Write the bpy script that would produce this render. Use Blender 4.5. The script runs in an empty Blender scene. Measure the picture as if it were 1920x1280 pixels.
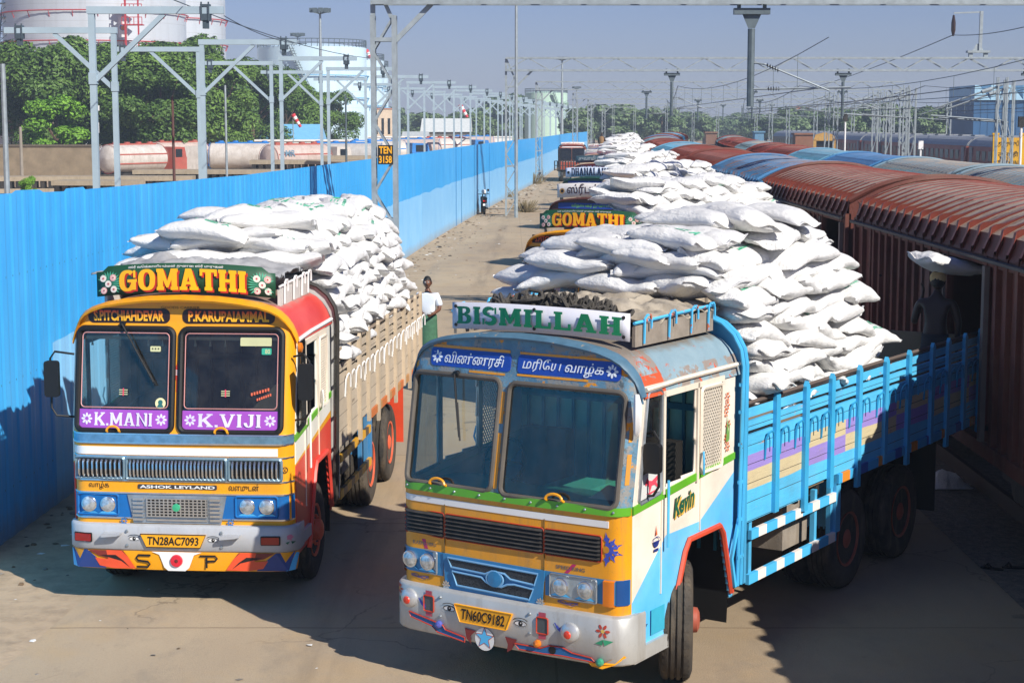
import bpy, bmesh, math, random
from mathutils import Vector, Matrix, noise as mnoise
random.seed(7)
R = math.radians
SC = bpy.context.scene
COL = SC.collection

# ------------------------------------------------------------------ camera
F_PX, CAM_H = 3280.0, 4.9
PITCH = math.atan((640 - 232) / F_PX)
cam_d = bpy.data.cameras.new('camera')
cam = bpy.data.objects.new('camera', cam_d)
COL.objects.link(cam)
cam.location = (0, 0, CAM_H)
cam.rotation_euler = (R(90) - PITCH, 0, 0)
cam_d.sensor_width = 36.0
cam_d.lens = F_PX / 1920 * 36.0
cam_d.clip_start = 0.2
cam_d.clip_end = 6000
SC.camera = cam
# ------------------------------------------------------------------ sky and sun
SUN_EL = R(37.0)
SUN_DIR = Vector((0.67 * math.cos(SUN_EL), -0.742 * math.cos(SUN_EL), math.sin(SUN_EL)))   # towards the sun
world = bpy.data.worlds.new('World')
SC.world = world
world.use_nodes = True
wn = world.node_tree.nodes
wl = world.node_tree.links
bg = wn['Background']
sky = wn.new('ShaderNodeTexSky')
sky.sky_type = 'NISHITA'
sky.sun_disc = False
sky.sun_elevation = SUN_EL
sky.sun_rotation = math.atan2(SUN_DIR.x, SUN_DIR.y)
sky.altitude = 50
sky.air_density = 1.0
sky.dust_density = 0.35
sky.ozone_density = 5.0
sky_tint = wn.new('ShaderNodeMix')          # the dusty violet cast of this sky
sky_tint.data_type = 'RGBA'
sky_tint.blend_type = 'MULTIPLY'
sky_tint.inputs[0].default_value = 1.0
sky_tint.inputs[7].default_value = (.84, .80, 1.10, 1)
wl.new(sky.outputs[0], sky_tint.inputs[6])
wl.new(sky_tint.outputs[2], bg.inputs[0])
bg.inputs[1].default_value = 0.06
sun_d = bpy.data.lights.new('sun', 'SUN')
sun = bpy.data.objects.new('sun', sun_d)
COL.objects.link(sun)
sun.rotation_euler = SUN_DIR.to_track_quat('Z', 'Y').to_euler()
sun.location = (30, -40, 60)
sun_d.energy = 4.7
sun_d.angle = R(0.5)
sun_d.color = (1.0, 0.955, 0.88)
SC.view_settings.view_transform = 'Standard'
SC.view_settings.look = 'None'
SC.view_settings.gamma = 1
SC.view_settings.exposure = 0.38
SC.cycles.max_bounces = 6
SC.cycles.transparent_max_bounces = 12

# ------------------------------------------------------------------ pixel to place
_Fw = Vector((0, math.cos(PITCH), -math.sin(PITCH)))
_Up = Vector((0, math.sin(PITCH), math.cos(PITCH)))


def _ray(u, v):
    return Vector(((u - 960) / F_PX, 0, 0)) + _Fw + _Up * ((640 - v) / F_PX)


def at(u, v, Y):
    d = _ray(u, v)
    return Vector((0, 0, CAM_H)) + d * (Y / d.y)


def gp(u, v, z=0.0):
    d = _ray(u, v)
    return Vector((0, 0, CAM_H)) + d * ((z - CAM_H) / d.z)


# ------------------------------------------------------------------ materials
def srgb(h, k=1.0):
    h = h.lstrip('#')
    out = []
    for i in (0, 2, 4):
        c = int(h[i:i + 2], 16) / 255
        c = c / 12.92 if c <= 0.04045 else ((c + 0.055) / 1.055) ** 2.4
        out.append(min(c * k, 1.0))
    return tuple(out) + (1.0,)


class NT:
    """small helper round a material's node tree"""

    def __init__(s, name):
        s.m = bpy.data.materials.new(name)
        s.m.use_nodes = True
        s.t = s.m.node_tree
        s.b = s.t.nodes['Principled BSDF']
        s.out = s.t.nodes['Material Output']
        s._co = None

    def n(s, ty, **kw):
        x = s.t.nodes.new(ty)
        for k, v in kw.items():
            setattr(x, k, v)
        return x

    def l(s, a, b):
        s.t.links.new(a, b)

    def co(s):
        if s._co is None:
            tc = s.n('ShaderNodeTexCoord')
            oi = s.n('ShaderNodeObjectInfo')
            mu = s.n('ShaderNodeMath', operation='MULTIPLY')
            mu.inputs[1].default_value = 23.7
            s.l(oi.outputs['Random'], mu.inputs[0])
            ad = s.n('ShaderNodeVectorMath', operation='ADD')
            s.l(tc.outputs['Object'], ad.inputs[0])
            s.l(mu.outputs[0], ad.inputs[1])
            s._co = ad.outputs[0]
            s.obj = tc.outputs['Object']
        return s._co

    def objco(s):
        s.co()
        return s.obj

    def sep(s, v):
        x = s.n('ShaderNodeSeparateXYZ')
        s.l(v, x.inputs[0])
        return x.outputs

    def worldpos(s):
        return s.n('ShaderNodeNewGeometry').outputs['Position']

    def noise(s, scale, detail=5, rough=0.6, vec=None, stretch=None):
        v = vec if vec is not None else s.co()
        if stretch:
            mp = s.n('ShaderNodeMapping')
            mp.inputs['Scale'].default_value = stretch
            s.l(v, mp.inputs[0])
            v = mp.outputs[0]
        x = s.n('ShaderNodeTexNoise')
        x.inputs['Scale'].default_value = scale
        x.inputs['Detail'].default_value = detail
        x.inputs['Roughness'].default_value = rough
        s.l(v, x.inputs['Vector'])
        return x.outputs['Fac']

    def ramp(s, fac, a, b, ca=(0, 0, 0, 1), cb=(1, 1, 1, 1)):
        x = s.n('ShaderNodeMapRange')
        x.inputs[1].default_value = a
        x.inputs[2].default_value = b
        s.l(fac, x.inputs[0])
        return x.outputs[0]

    def math(s, op, a, b=None, c=None):
        x = s.n('ShaderNodeMath', operation=op)
        for i, v in enumerate((a, b, c)):
            if v is None:
                continue
            if isinstance(v, (int, float)):
                x.inputs[i].default_value = v
            else:
                s.l(v, x.inputs[i])
        return x.outputs[0]

    def mix(s, fac, a, b):
        x = s.n('ShaderNodeMix', data_type='RGBA')
        for sock, v in ((x.inputs[0], fac), (x.inputs[6], a), (x.inputs[7], b)):
            if isinstance(v, (int, float)):
                sock.default_value = v
            elif isinstance(v, tuple):
                sock.default_value = v
            else:
                s.l(v, sock)
        return x.outputs[2]

    def between(s, val, lo, hi):
        return s.math('MULTIPLY', s.math('GREATER_THAN', val, lo), s.math('LESS_THAN', val, hi))

    def finish(s, colour, rough=0.5, metal=0.0, bump=None, bd=0.02, spec=0.5):
        if isinstance(colour, tuple):
            s.b.inputs['Base Color'].default_value = colour
        else:
            s.l(colour, s.b.inputs['Base Color'])
        if isinstance(rough, (int, float)):
            s.b.inputs['Roughness'].default_value = rough
        else:
            s.l(rough, s.b.inputs['Roughness'])
        s.b.inputs['Metallic'].default_value = metal
        s.b.inputs['Specular IOR Level'].default_value = spec
        if bump is not None:
            bp = s.n('ShaderNodeBump')
            bp.inputs['Strength'].default_value = 1.0
            bp.inputs['Distance'].default_value = bd
            s.l(bump, bp.inputs['Height'])
            s.l(bp.outputs[0], s.b.inputs['Normal'])
        return s.m


_MC = {}


def mat(name, col, rough=0.5, metal=0.0, var=0.12, vs=2.5, chip=None, ct=0.62, cs=9.0, chip2=None, dirt=0.0, bump=0.0, bs=60.0, spec=0.5):
    """painted / plain surface: soft mottling, sharp-edged chips of another colour, dust blotches"""
    if name in _MC:
        return _MC[name]
    c = srgb(col) if isinstance(col, str) else tuple(col)
    t = NT(name)
    lo = tuple(x * (1 - var) for x in c[:3]) + (1,)
    hi = tuple(min(1, x * (1 + var)) for x in c[:3]) + (1,)
    k = t.mix(t.ramp(t.noise(vs), 0.3, 0.7), lo, hi)
    if dirt:
        k = t.mix(t.math('MULTIPLY', t.ramp(t.noise(1.3, 8, 0.7), 0.42, 0.75), dirt), k, srgb('#8d7c66'))
    if dirt:
        k = t.mix(t.math('MULTIPLY', t.ramp(t.noise(16, 8, 0.8), 0.58, 0.72), min(.45, dirt * 1.6)), k, srgb('#5e5142'))
        k = t.mix(t.math('MULTIPLY', t.ramp(t.noise(4, 6, 0.7, stretch=(2.2, 2.2, .25)), 0.52, 0.75), min(.5, dirt * 1.8)), k, srgb('#7d6c55'))
    if chip:
        k = t.mix(t.ramp(t.noise(cs, 6, 0.65), ct, ct + 0.02), k, srgb(chip))
    if chip2:
        k = t.mix(t.ramp(t.noise(cs * 1.7, 6, 0.7), ct + 0.03, ct + 0.05), k, srgb(chip2))
    t.finish(k, rough, metal, t.noise(bs, 3) if bump else None, bump, spec)
    _MC[name] = t.m
    return t.m


def glass(name, tint, alpha=0.55, rough=0.03):
    if name in _MC:
        return _MC[name]
    t = NT(name)
    tr = t.n('ShaderNodeBsdfTransparent')
    tr.inputs[0].default_value = tint
    gl = t.n('ShaderNodeBsdfGlossy')
    gl.inputs['Roughness'].default_value = rough
    fr = t.n('ShaderNodeFresnel')
    fr.inputs[0].default_value = 1.5
    f2 = t.math('MULTIPLY_ADD', fr.outputs[0], 1.0, alpha)
    mx = t.n('ShaderNodeMixShader')
    t.l(f2, mx.inputs[0])
    t.l(tr.outputs[0], mx.inputs[1])
    t.l(gl.outputs[0], mx.inputs[2])
    du = t.n('ShaderNodeBsdfDiffuse')               # a film of road dust
    du.inputs[0].default_value = (.62, .58, .50, 1)
    m2 = t.n('ShaderNodeMixShader')
    film = t.math('MULTIPLY_ADD', t.ramp(t.noise(3.2, 7, .7), .42, .78), .045, .010)
    t.l(film, m2.inputs[0])
    t.l(mx.outputs[0], m2.inputs[1])
    t.l(du.outputs[0], m2.inputs[2])
    t.l(m2.outputs[0], t.out.inputs[0])
    _MC[name] = t.m
    return t.m


# ------------------------------------------------------------------ mesh builder
class MB:
    def __init__(s):
        s.v, s.f, s.mi, s.sm = [], [], [], []

    def add(s, vs, fs, m=0, smooth=False):
        o = len(s.v)
        s.v += [tuple(p) for p in vs]
        for f in fs:
            s.f.append([o + i for i in f])
            s.mi.append(m)
            s.sm.append(smooth)
        return s

    def box(s, x0, x1, y0, y1, z0, z1, m=0):
        p = [(x, y, z) for x in (x0, x1) for y in (y0, y1) for z in (z0, z1)]
        return s.add(p, [(0, 1, 3, 2), (4, 6, 7, 5), (0, 4, 5, 1), (2, 3, 7, 6), (0, 2, 6, 4), (1, 5, 7, 3)], m)

    def beam(s, a, b, w, h=None, m=0, up=(0, 0, 1)):
        h = w if h is None else h
        a, b = Vector(a), Vector(b)
        d = (b - a).normalized()
        u = Vector(up)
        if abs(d.dot(u)) > 0.98:
            u = Vector((0, 1, 0))
        x = d.cross(u).normalized() * w / 2
        y = x.normalized().cross(d).normalized() * h / 2
        p = [q + i * x + j * y for q in (a, b) for i in (-1, 1) for j in (-1, 1)]
        return s.add(p, [(0, 1, 3, 2), (4, 6, 7, 5), (0, 4, 5, 1), (2, 3, 7, 6), (0, 2, 6, 4), (1, 5, 7, 3)], m)

    def tube(s, pts, r, n=6, m=0, closed=False, cap=True):
        pts = [Vector(p) for p in pts]
        k = len(pts)
        rs = r if isinstance(r, (list, tuple)) else [r] * k
        vs, prev = [], None
        for i, p in enumerate(pts):
            a = pts[i - 1] if (i or closed) else p
            b = pts[(i + 1) % k] if (i < k - 1 or closed) else p
            d = (b - a)
            d = d.normalized() if d.length > 1e-9 else Vector((0, 0, 1))
            if prev is None:
                u = Vector((0, 0, 1)) if abs(d.z) < 0.9 else Vector((1, 0, 0))
                x = d.cross(u).normalized()
            else:
                x = (prev - d * prev.dot(d))
                x = x.normalized() if x.length > 1e-6 else d.orthogonal().normalized()
            prev = x
            y = d.cross(x)
            for j in range(n):
                t = 2 * math.pi * j / n
                vs.append(p + (x * math.cos(t) + y * math.sin(t)) * rs[i])
        fs = []
        for i in range(k if closed else k - 1):
            i2 = (i + 1) % k
            for j in range(n):
                j2 = (j + 1) % n
                fs.append((i * n + j, i * n + j2, i2 * n + j2, i2 * n + j))
        if cap and not closed:
            fs.append(tuple(range(n))[::-1])
            fs.append(tuple((k - 1) * n + j for j in range(n)))
        return s.add(vs, fs, m, n > 4)

    def lathe(s, prof, c=(0, 0, 0), axis='Z', n=16, m=0, smooth=True):
        vs = []
        for r, h in prof:
            for j in range(n):
                t = 2 * math.pi * j / n
                a, b = r * math.cos(t), r * math.sin(t)
                q = {'Z': (a, b, h), 'X': (h, a, b), 'Y': (a, h, b)}[axis]
                vs.append((c[0] + q[0], c[1] + q[1], c[2] + q[2]))
        fs = []
        for i in range(len(prof) - 1):
            for j in range(n):
                j2 = (j + 1) % n
                fs.append((i * n + j, i * n + j2, (i + 1) * n + j2, (i + 1) * n + j))
        if prof[0][0] > 1e-4:
            fs.append(tuple(range(n))[::-1])
        if prof[-1][0] > 1e-4:
            fs.append(tuple((len(prof) - 1) * n + j for j in range(n)))
        return s.add(vs, fs, m, smooth)

    def prism(s, poly, fn, t0, t1, m=0):
        k = len(poly)
        vs = [fn(a, b, t0) for a, b in poly] + [fn(a, b, t1) for a, b in poly]
        fs = [tuple(range(k))[::-1], tuple(range(k, 2 * k))]
        fs += [(i, (i + 1) % k, k + (i + 1) % k, k + i) for i in range(k)]
        return s.add(vs, fs, m)

    def grid(s, us, vs_, fn, hole=None, m=0, smooth=True):
        nu, nv = len(us), len(vs_)
        pts = [fn(u, v) for u in us for v in vs_]
        fs = []
        for i in range(nu - 1):
            for j in range(nv - 1):
                if hole and hole((us[i] + us[i + 1]) / 2, (vs_[j] + vs_[j + 1]) / 2):
                    continue
                fs.append((i * nv + j, (i + 1) * nv + j, (i + 1) * nv + j + 1, i * nv + j + 1))
        return s.add(pts, fs, m, smooth)

    def poly2(s, polys, fn, m=0, step=0.0004):
        """flat 2-D polygons laid on a surface by fn(a, b, lift); each a hair above the last"""
        for i, pl in enumerate(polys):
            s.add([fn(a, b, i * step) for a, b in pl], [tuple(range(len(pl)))], m)
        return s

    def build(s, name, mats, parent=None, angle=40, solid=0.0):
        me = bpy.data.meshes.new(name)
        me.from_pydata(s.v, [], s.f)
        for mm in (mats if isinstance(mats, (list, tuple)) else [mats]):
            me.materials.append(mm)
        me.polygons.foreach_set('material_index', s.mi)
        me.polygons.foreach_set('use_smooth', s.sm)
        me.update()
        if any(s.sm):
            me.set_sharp_from_angle(angle=R(angle))
        o = bpy.data.objects.new(name, me)
        COL.objects.link(o)
        if parent is not None:
            o.parent = parent
        if solid:
            md = o.modifiers.new('thickness', 'SOLIDIFY')
            md.thickness = solid
            md.offset = 0
        return o


def tag(o, label=None, cat=None, group=None, kind=None):
    if label:
        o['label'] = label
    if cat:
        o['category'] = cat
    if group:
        o['group'] = group
    if kind:
        o['kind'] = kind
    return o


def thing(name, label, cat, loc=(0, 0, 0), rz=0.0, group=None):
    o = bpy.data.objects.new(name, None)
    COL.objects.link(o)
    o.empty_display_size = 0.3
    o.location = loc
    o.rotation_euler = (0, 0, rz)
    return tag(o, label, cat, group)


def dup(root, loc, rz=None, scale=None, label=None, group=None):
    def rec(o, par):
        c = o.copy()
        COL.objects.link(c)
        c.parent = par
        for ch in kids.get(o.name, []):
            rec(ch, c)
        return c
    kids = {}
    stack = [root]
    while stack:
        o = stack.pop()
        kids[o.name] = list(o.children)
        stack += kids[o.name]
    r = rec(root, None)
    r.location = loc
    if rz is not None:
        r.rotation_euler = (0, 0, rz)
    if scale is not None:
        r.scale = (scale,) * 3 if isinstance(scale, (int, float)) else scale
    return tag(r, label, None, group)


# ------------------------------------------------------------------ lettering
_TX = {}


def text2d(s, bold=0.0, shear=0.0):
    """polygons of a line of built-in lettering, scaled to a unit-high box; returns (polys, aspect)"""
    key = (s, bold, shear)
    if key in _TX:
        return _TX[key]
    cu = bpy.data.curves.new('lettering', 'FONT')
    cu.body = s
    cu.offset = bold
    cu.shear = shear
    cu.resolution_u = 3
    o = bpy.data.objects.new('lettering', cu)
    COL.objects.link(o)
    dg = bpy.context.evaluated_depsgraph_get()
    me = bpy.data.meshes.new_from_object(o.evaluated_get(dg))
    vs = [v.co for v in me.vertices]
    x0, x1 = min(v.x for v in vs), max(v.x for v in vs)
    y0, y1 = min(v.y for v in vs), max(v.y for v in vs)
    h = y1 - y0
    res = ([(v.x - x0) / h for v in vs], [(v.y - y0) / h for v in vs], [tuple(p.vertices) for p in me.polygons], (x1 - x0) / h)
    bpy.data.objects.remove(o)
    bpy.data.meshes.remove(me)
    bpy.data.curves.remove(cu)
    _TX[key] = res
    return res


def put_text(mb, s, x0, x1, z0, z1, fn, m=0, bold=0.0, shear=0.0, slope=0.0):
    X, Y, fs, asp = text2d(s, bold, shear)
    vs = []
    for x, y in zip(X, Y):
        t = x / asp
        vs.append(fn(x0 + (x1 - x0) * t, z0 + (z1 - z0) * y + slope * t, 0.0))
    mb.add(vs, fs, m)


def _rc(x0, y0, x1, y1):
    return [(x0, y0), (x1, y0), (x1, y1), (x0, y1)]


def stroke2(pts, w, closed=False):
    """a thick line as quads"""
    out = []
    n = len(pts)
    ws = w if isinstance(w, list) else [w] * n
    L, Rr = [], []
    for i, (x, y) in enumerate(pts):
        a = pts[i - 1] if (i or closed) else pts[i]
        b = pts[(i + 1) % n] if (i < n - 1 or closed) else pts[i]
        dx, dy = b[0] - a[0], b[1] - a[1]
        q = math.hypot(dx, dy) or 1
        nx, ny = -dy / q * ws[i] / 2, dx / q * ws[i] / 2
        L.append((x + nx, y + ny))
        Rr.append((x - nx, y - ny))
    for i in range(n if closed else n - 1):
        j = (i + 1) % n
        out.append([Rr[i], Rr[j], L[j], L[i]])
    return out


def arc2(cx, cy, rx, ry, a0, a1, n=14, p=2.0):
    out = []
    for i in range(n + 1):
        t = R(a0 + (a1 - a0) * i / n)
        c, s_ = math.cos(t), math.sin(t)
        out.append((cx + rx * math.copysign(abs(c) ** (2 / p), c), cy + ry * math.copysign(abs(s_) ** (2 / p), s_)))
    return out


def ring2(outer, inner):
    return [[outer[i], outer[i + 1], inner[i + 1], inner[i]] for i in range(len(outer) - 1)]


def slab_glyph(ch, s=0.26, t=0.15, e=0.07):
    """slab-serif capitals: stem s, slab thickness t, slab overhang e; returns (polys, width)"""
    def stem(x, top=True, bot=True):
        q = [_rc(x, t if bot else 0, x + s, 1 - t if top else 1)]
        if bot:
            q.append(_rc(x - e, 0, x + s + e, t))
        if top:
            q.append(_rc(x - e, 1 - t, x + s + e, 1))
        return q
    b = t * 0.95
    if ch == 'I':
        return stem(e), s + 2 * e
    if ch == 'H':
        w = 0.86
        return stem(e) + stem(w - e - s) + [_rc(e + s, .5 - b / 2, w - e - s, .5 + b / 2)], w
    if ch == 'T':
        w = 0.82
        return [_rc(w / 2 - s / 2, t, w / 2 + s / 2, 1 - b), _rc(w / 2 - s / 2 - e, 0, w / 2 + s / 2 + e, t), _rc(0, 1 - b, w, 1),
                _rc(0, .68, t * .8, 1 - b), _rc(w - t * .8, .68, w, 1 - b)], w
    if ch == 'L':
        w = 0.72
        return stem(e, True, False) + [_rc(0, 0, e, t), _rc(e + s, 0, w, b), _rc(w - t * .85, b, w, .36)], w
    if ch == 'A':
        w = 0.92
        return [[(.08, t), (.08 + s * .8, t), (w / 2 + .09, 1), (w / 2 - .16, 1)], [(w - .08, t), (w / 2 + .13, 1), (w / 2 - .12, 1), (w - .08 - s * 1.05, t)],
                _rc(.28, .27, w - .28, .27 + b * .8), _rc(0, 0, .08 + s + .03, t), _rc(w - .16 - s, 0, w, t)], w
    if ch == 'V':
        w = 0.9
        return [[(.06, 1 - t), (w / 2 - .12, 0), (w / 2 + .1, 0), (.06 + s, 1 - t)], [(w - .06, 1 - t), (w - .06 - s * .75, 1 - t), (w / 2 - .05, 0), (w / 2 + .12, 0)],
                _rc(-.02, 1 - t, .06 + s + .07, 1), _rc(w - .13 - s * .75, 1 - t, w + .02, 1)], w
    if ch == 'M':
        w = 1.06
        return stem(e, False) + stem(w - e - s, False) + [_rc(0, 1 - t, e + .02, 1), _rc(w - e - .02, 1 - t, w, 1),
                [(e + s - .06, 1), (e + s - .06, .62), (w / 2 - .05, .12), (w / 2, .12), (w / 2, .42), (e + s + .02, 1)],
                [(w / 2, .42), (w / 2, .12), (w / 2 + .05, .12), (w - e - s + .06, .62), (w - e - s + .06, 1), (w - e - s - .02, 1)]], w
    if ch == 'N':
        w = 0.92
        return stem(e, False) + stem(w - e - s * .8, True, False)[:1] + [_rc(w - 2 * e - s * .9, 1 - t, w, 1), _rc(0, 1 - t, e + .02, 1),
                [(e + s * .7, 1), (e + s * .3, 1), (w - e - s * .55, 0), (w - e, 0), (w - e, .04)]], w
    if ch == 'K':
        w = 0.9
        return stem(e) + [[(e + s, .36), (e + s + .17, .48), (w - .08, 1 - t), (w - .26, 1 - t), (e + s, .56)], [(e + s + .05, .46), (w - .3, t), (w - .03, t), (e + s + .22, .6)],
                _rc(w - .38, 1 - t, w - .01, 1), _rc(w - .38, 0, w + .02, t)], w
    if ch in 'OGDB':
        w = 0.86
        if ch == 'O':
            return ring2(arc2(w / 2, .5, w / 2, .5, 0, 360, 28, 2.5), arc2(w / 2, .5, w / 2 - s, .5 - b, 0, 360, 28, 2.3)), w
        if ch == 'G':
            q = ring2(arc2(w / 2, .5, w / 2, .5, 48, 345, 24, 2.5), arc2(w / 2, .5, w / 2 - s, .5 - b, 42, 330, 24, 2.3))
            return q + [_rc(w - s * .92, .06, w + .0, .42), _rc(w * .5, .42, w + .05, .42 + b * .9), _rc(w - t * .8, .62, w - .01, .97)], w + .05
        if ch == 'D':
            return stem(e, False, False)[:1] + [_rc(0, 0, e, t), _rc(0, 1 - t, e, 1)] + ring2(arc2(.42, .5, w - .42, .5, -90, 90, 16, 2.4), arc2(.42, .5, w - .42 - s, .5 - b, -90, 90, 16, 2.2)) + [_rc(e + s, 0, .42, b), _rc(e + s, 1 - b, .42, 1)], w
        w = 0.78
        return stem(e, False, False)[:1] + [_rc(0, 0, e, t), _rc(0, 1 - t, e, 1), _rc(e + s, 0, .44, b), _rc(e + s, 1 - b, .42, 1), _rc(e + s, .47, .44, .47 + b)] + \
            ring2(arc2(.44, .285, w - .44, .285, -90, 90, 12, 2.4), arc2(.44, .285, w - .44 - s * .95, .285 - b, -90, 90, 12)) + \
            ring2(arc2(.42, .77, w - .46, .23, -90, 90, 12, 2.4), arc2(.42, .77, w - .46 - s * .9, .23 - b * .9, -90, 90, 12)), w
    if ch == 'S':
        w = 0.72
        c = arc2(w / 2, .73, w / 2 - s * .45, .27 - b / 2, 35, 250, 14) + arc2(w / 2, .27, w / 2 - s * .45, .27 - b / 2, 70, -145, 14)
        return stroke2(c, [b + (s * 1.0 - b) * abs(math.sin(i / 14.5 * math.pi)) ** 1.5 for i in range(len(c))]) + [_rc(w - t * .75, .62, w - .01, .99), _rc(.01, .01, t * .75, .36)], w
    if ch == 'J':
        w = 0.62
        return [_rc(w - e - s, .25, w - e, 1 - t), _rc(w - s - 2 * e - .06, 1 - t, w, 1)] + ring2(arc2(.3, .27, w - e - .3, .27, 0, -180, 14), arc2(.3, .27, w - e - .3 - s, .27 - b, 0, -180, 14)) + [_rc(.02, .2, .2, .36)], w
    if ch == '.':
        return [_rc(0, 0, s * .9, s * .8)], s * .9
    return [], 0.35


def slab_text(s, x0, x1, z0, z1, gap=0.1, stem=0.26, t=0.15, e=0.07):
    """list of polygons of a slab-serif word filling the box"""
    g = [slab_glyph(c, stem, t, e) for c in s]
    tot = sum(w for _, w in g) + gap * (len(g) - 1)
    k = (x1 - x0) / tot
    out, x = [], 0.0
    for pl, w in g:
        for p in pl:
            out.append([(x0 + (x + a) * k, z0 + b * (z1 - z0)) for a, b in p])
        x += w + gap
    return out


def rrect(x0, x1, z0, z1, r, n=5):
    out = []
    for cx, cz, a in ((x1 - r, z1 - r, 0), (x0 + r, z1 - r, 90), (x0 + r, z0 + r, 180), (x1 - r, z0 + r, 270)):
        for i in range(n + 1):
            t = R(a + 90 * i / n)
            out.append((cx + r * math.cos(t), cz + r * math.sin(t)))
    return out


def in_rr(x, z, x0, x1, z0, z1, r):
    if not (x0 < x < x1 and z0 < z < z1):
        return False
    dx = max(x0 + r - x, x - (x1 - r), 0)
    dz = max(z0 + r - z, z - (z1 - r), 0)
    return dx * dx + dz * dz < r * r


def frange(a, b, n):
    return [a + (b - a) * i / n for i in range(n + 1)]
# ================================================================== setting: ground, road, fence
def lerp_tab(tab, v):
    if v <= tab[0][0]:
        (a, b), (c, d) = tab[0], tab[1]
        return b + (d - b) * (v - a) / (c - a)
    for (a, b), (c, d) in zip(tab, tab[1:]):
        if v <= c:
            return b + (d - b) * (v - a) / (c - a)
    return d + (d - b) * (v - c) / (c - a)


FENCE = [(8, -6.25), (20, -6.0), (30, -5.62), (40, -5.12), (50, -4.62), (60, -4.12), (68, -3.70), (78, -3.12), (88.6, -2.43), (98, -1.75), (108, -1.02), (126, .35), (144, 1.75), (166, 3.2), (189, 4.6), (230, 7.2), (300, 13.5)]
FTOP = [(8, 4.12), (20, 4.10), (23, 4.02), (28, 3.96), (35, 3.88), (50, 3.83), (68, 3.77), (105, 3.77), (195, 3.66), (300, 3.6)]


def fx(Y):
    return lerp_tab(FENCE, Y)


def rail_off(Y):
    return 0 if Y < 38 else 4.6e-4 * (Y - 38) ** 2 if Y < 260 else 22.67 + .204 * (Y - 260)


def m_ground():
    t = NT('dry_yard_ground')
    p = t.worldpos()
    n1 = t.noise(.18, 6, .6, p)
    n2 = t.noise(3.5, 8, .7, p)
    k = t.mix(t.ramp(n1, .3, .7), srgb('#a48d70'), srgb('#bda588'))
    k = t.mix(t.ramp(n2, .45, .75), k, srgb('#8c7962'))
    k = t.mix(t.math('MULTIPLY', t.ramp(t.noise(.6, 4, .6, p), .55, .75), .6), k, srgb('#6f6653'))
    return t.finish(k, 0.95, 0, n2, .02)


def m_road():
    t = NT('dusty_concrete_road')
    p = t.worldpos()
    big = t.noise(.35, 6, .62, p, (1, .35, 1))
    k = t.mix(t.ramp(big, .35, .68), srgb('#a38f76'), srgb('#b8a385'))
    k = t.mix(t.math('MULTIPLY', t.ramp(t.noise(.8, 7, .65, p), .50, .70), .55), k, srgb('#b5986f'))
    k = t.mix(t.math('MULTIPLY', t.ramp(t.noise(1.7, 8, .7, p, (1, .5, 1)), .52, .72), .5), k, srgb('#83786a'))
    k = t.mix(t.math('MULTIPLY', t.ramp(t.noise(.55, 5, .6, p, (1, .25, 1)), .6, .72), .45), k, srgb('#6f675d'))
    s = t.sep(p)
    k = t.mix(t.math('MULTIPLY', t.ramp(t.noise(45, 4, .7, p), .5, .8), .35), k, srgb('#7a6d5c'))
    wob = t.math('MULTIPLY', t.math('SUBTRACT', t.noise(1.5, 3, .5, p), .5), .06)
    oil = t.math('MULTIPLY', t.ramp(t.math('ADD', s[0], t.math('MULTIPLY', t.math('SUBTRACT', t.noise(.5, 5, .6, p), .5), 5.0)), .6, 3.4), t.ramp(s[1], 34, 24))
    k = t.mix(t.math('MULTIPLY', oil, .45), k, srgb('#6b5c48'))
    vo = t.n('ShaderNodeTexVoronoi', feature='DISTANCE_TO_EDGE')
    vo.inputs['Scale'].default_value = .42
    wp = t.n('ShaderNodeVectorMath', operation='ADD')
    nz = t.n('ShaderNodeTexNoise')
    nz.inputs['Scale'].default_value = 1.6
    nz.inputs['Detail'].default_value = 5
    t.l(p, nz.inputs['Vector'])
    t.l(p, wp.inputs[0])
    t.l(nz.outputs['Color'], wp.inputs[1])
    t.l(wp.outputs[0], vo.inputs['Vector'])
    crack = t.math('MULTIPLY', t.math('LESS_THAN', vo.outputs['Distance'], .006), t.ramp(t.noise(.22, 3, .5, p), .5, .56))
    k = t.mix(t.math('MULTIPLY', crack, .45), k, srgb('#5d5143'))
    lane = t.math('SUBTRACT', s[0], t.math('MULTIPLY', s[1], .02))
    trk = t.math('MAXIMUM', t.ramp(t.math('ABSOLUTE', t.math('ADD', lane, 2.05)), .34, .1), t.ramp(t.math('ABSOLUTE', t.math('ADD', lane, .25)), .34, .1))
    trk = t.math('MULTIPLY', trk, t.ramp(t.noise(.9, 6, .65, p, (2.5, .18, 1)), .42, .62))
    k = t.mix(t.math('MULTIPLY', trk, .38), k, srgb('#6a5e50'))
    spl = t.ramp(t.noise(1.1, 7, .6, p), .665, .70)
    k = t.mix(t.math('MULTIPLY', spl, .5), k, srgb('#54493d'))
    jy = t.math('LESS_THAN', t.math('MODULO', t.math('ADD', t.math('ADD', s[1], wob), 1.35), 4.5), .028)
    jx = t.math('LESS_THAN', t.math('ABSOLUTE', t.math('ADD', t.math('SUBTRACT', s[0], .4), t.math('MULTIPLY', wob, .4))), .012)
    k = t.mix(t.math('MULTIPLY', t.math('MAXIMUM', jy, t.math('MULTIPLY', jx, .5)), .75), k, srgb('#74624b'))
    return t.finish(k, 0.9, 0, t.noise(60, 5, .7, p), .006)


def m_ballast():
    t = NT('dark_track_ballast')
    p = t.worldpos()
    k = t.mix(t.ramp(t.noise(9, 6, .8, p), .3, .7), srgb('#4e4740'), srgb('#857a6c'))
    return t.finish(k, 0.95, 0, t.noise(14, 4, .7, p), .05)


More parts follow.
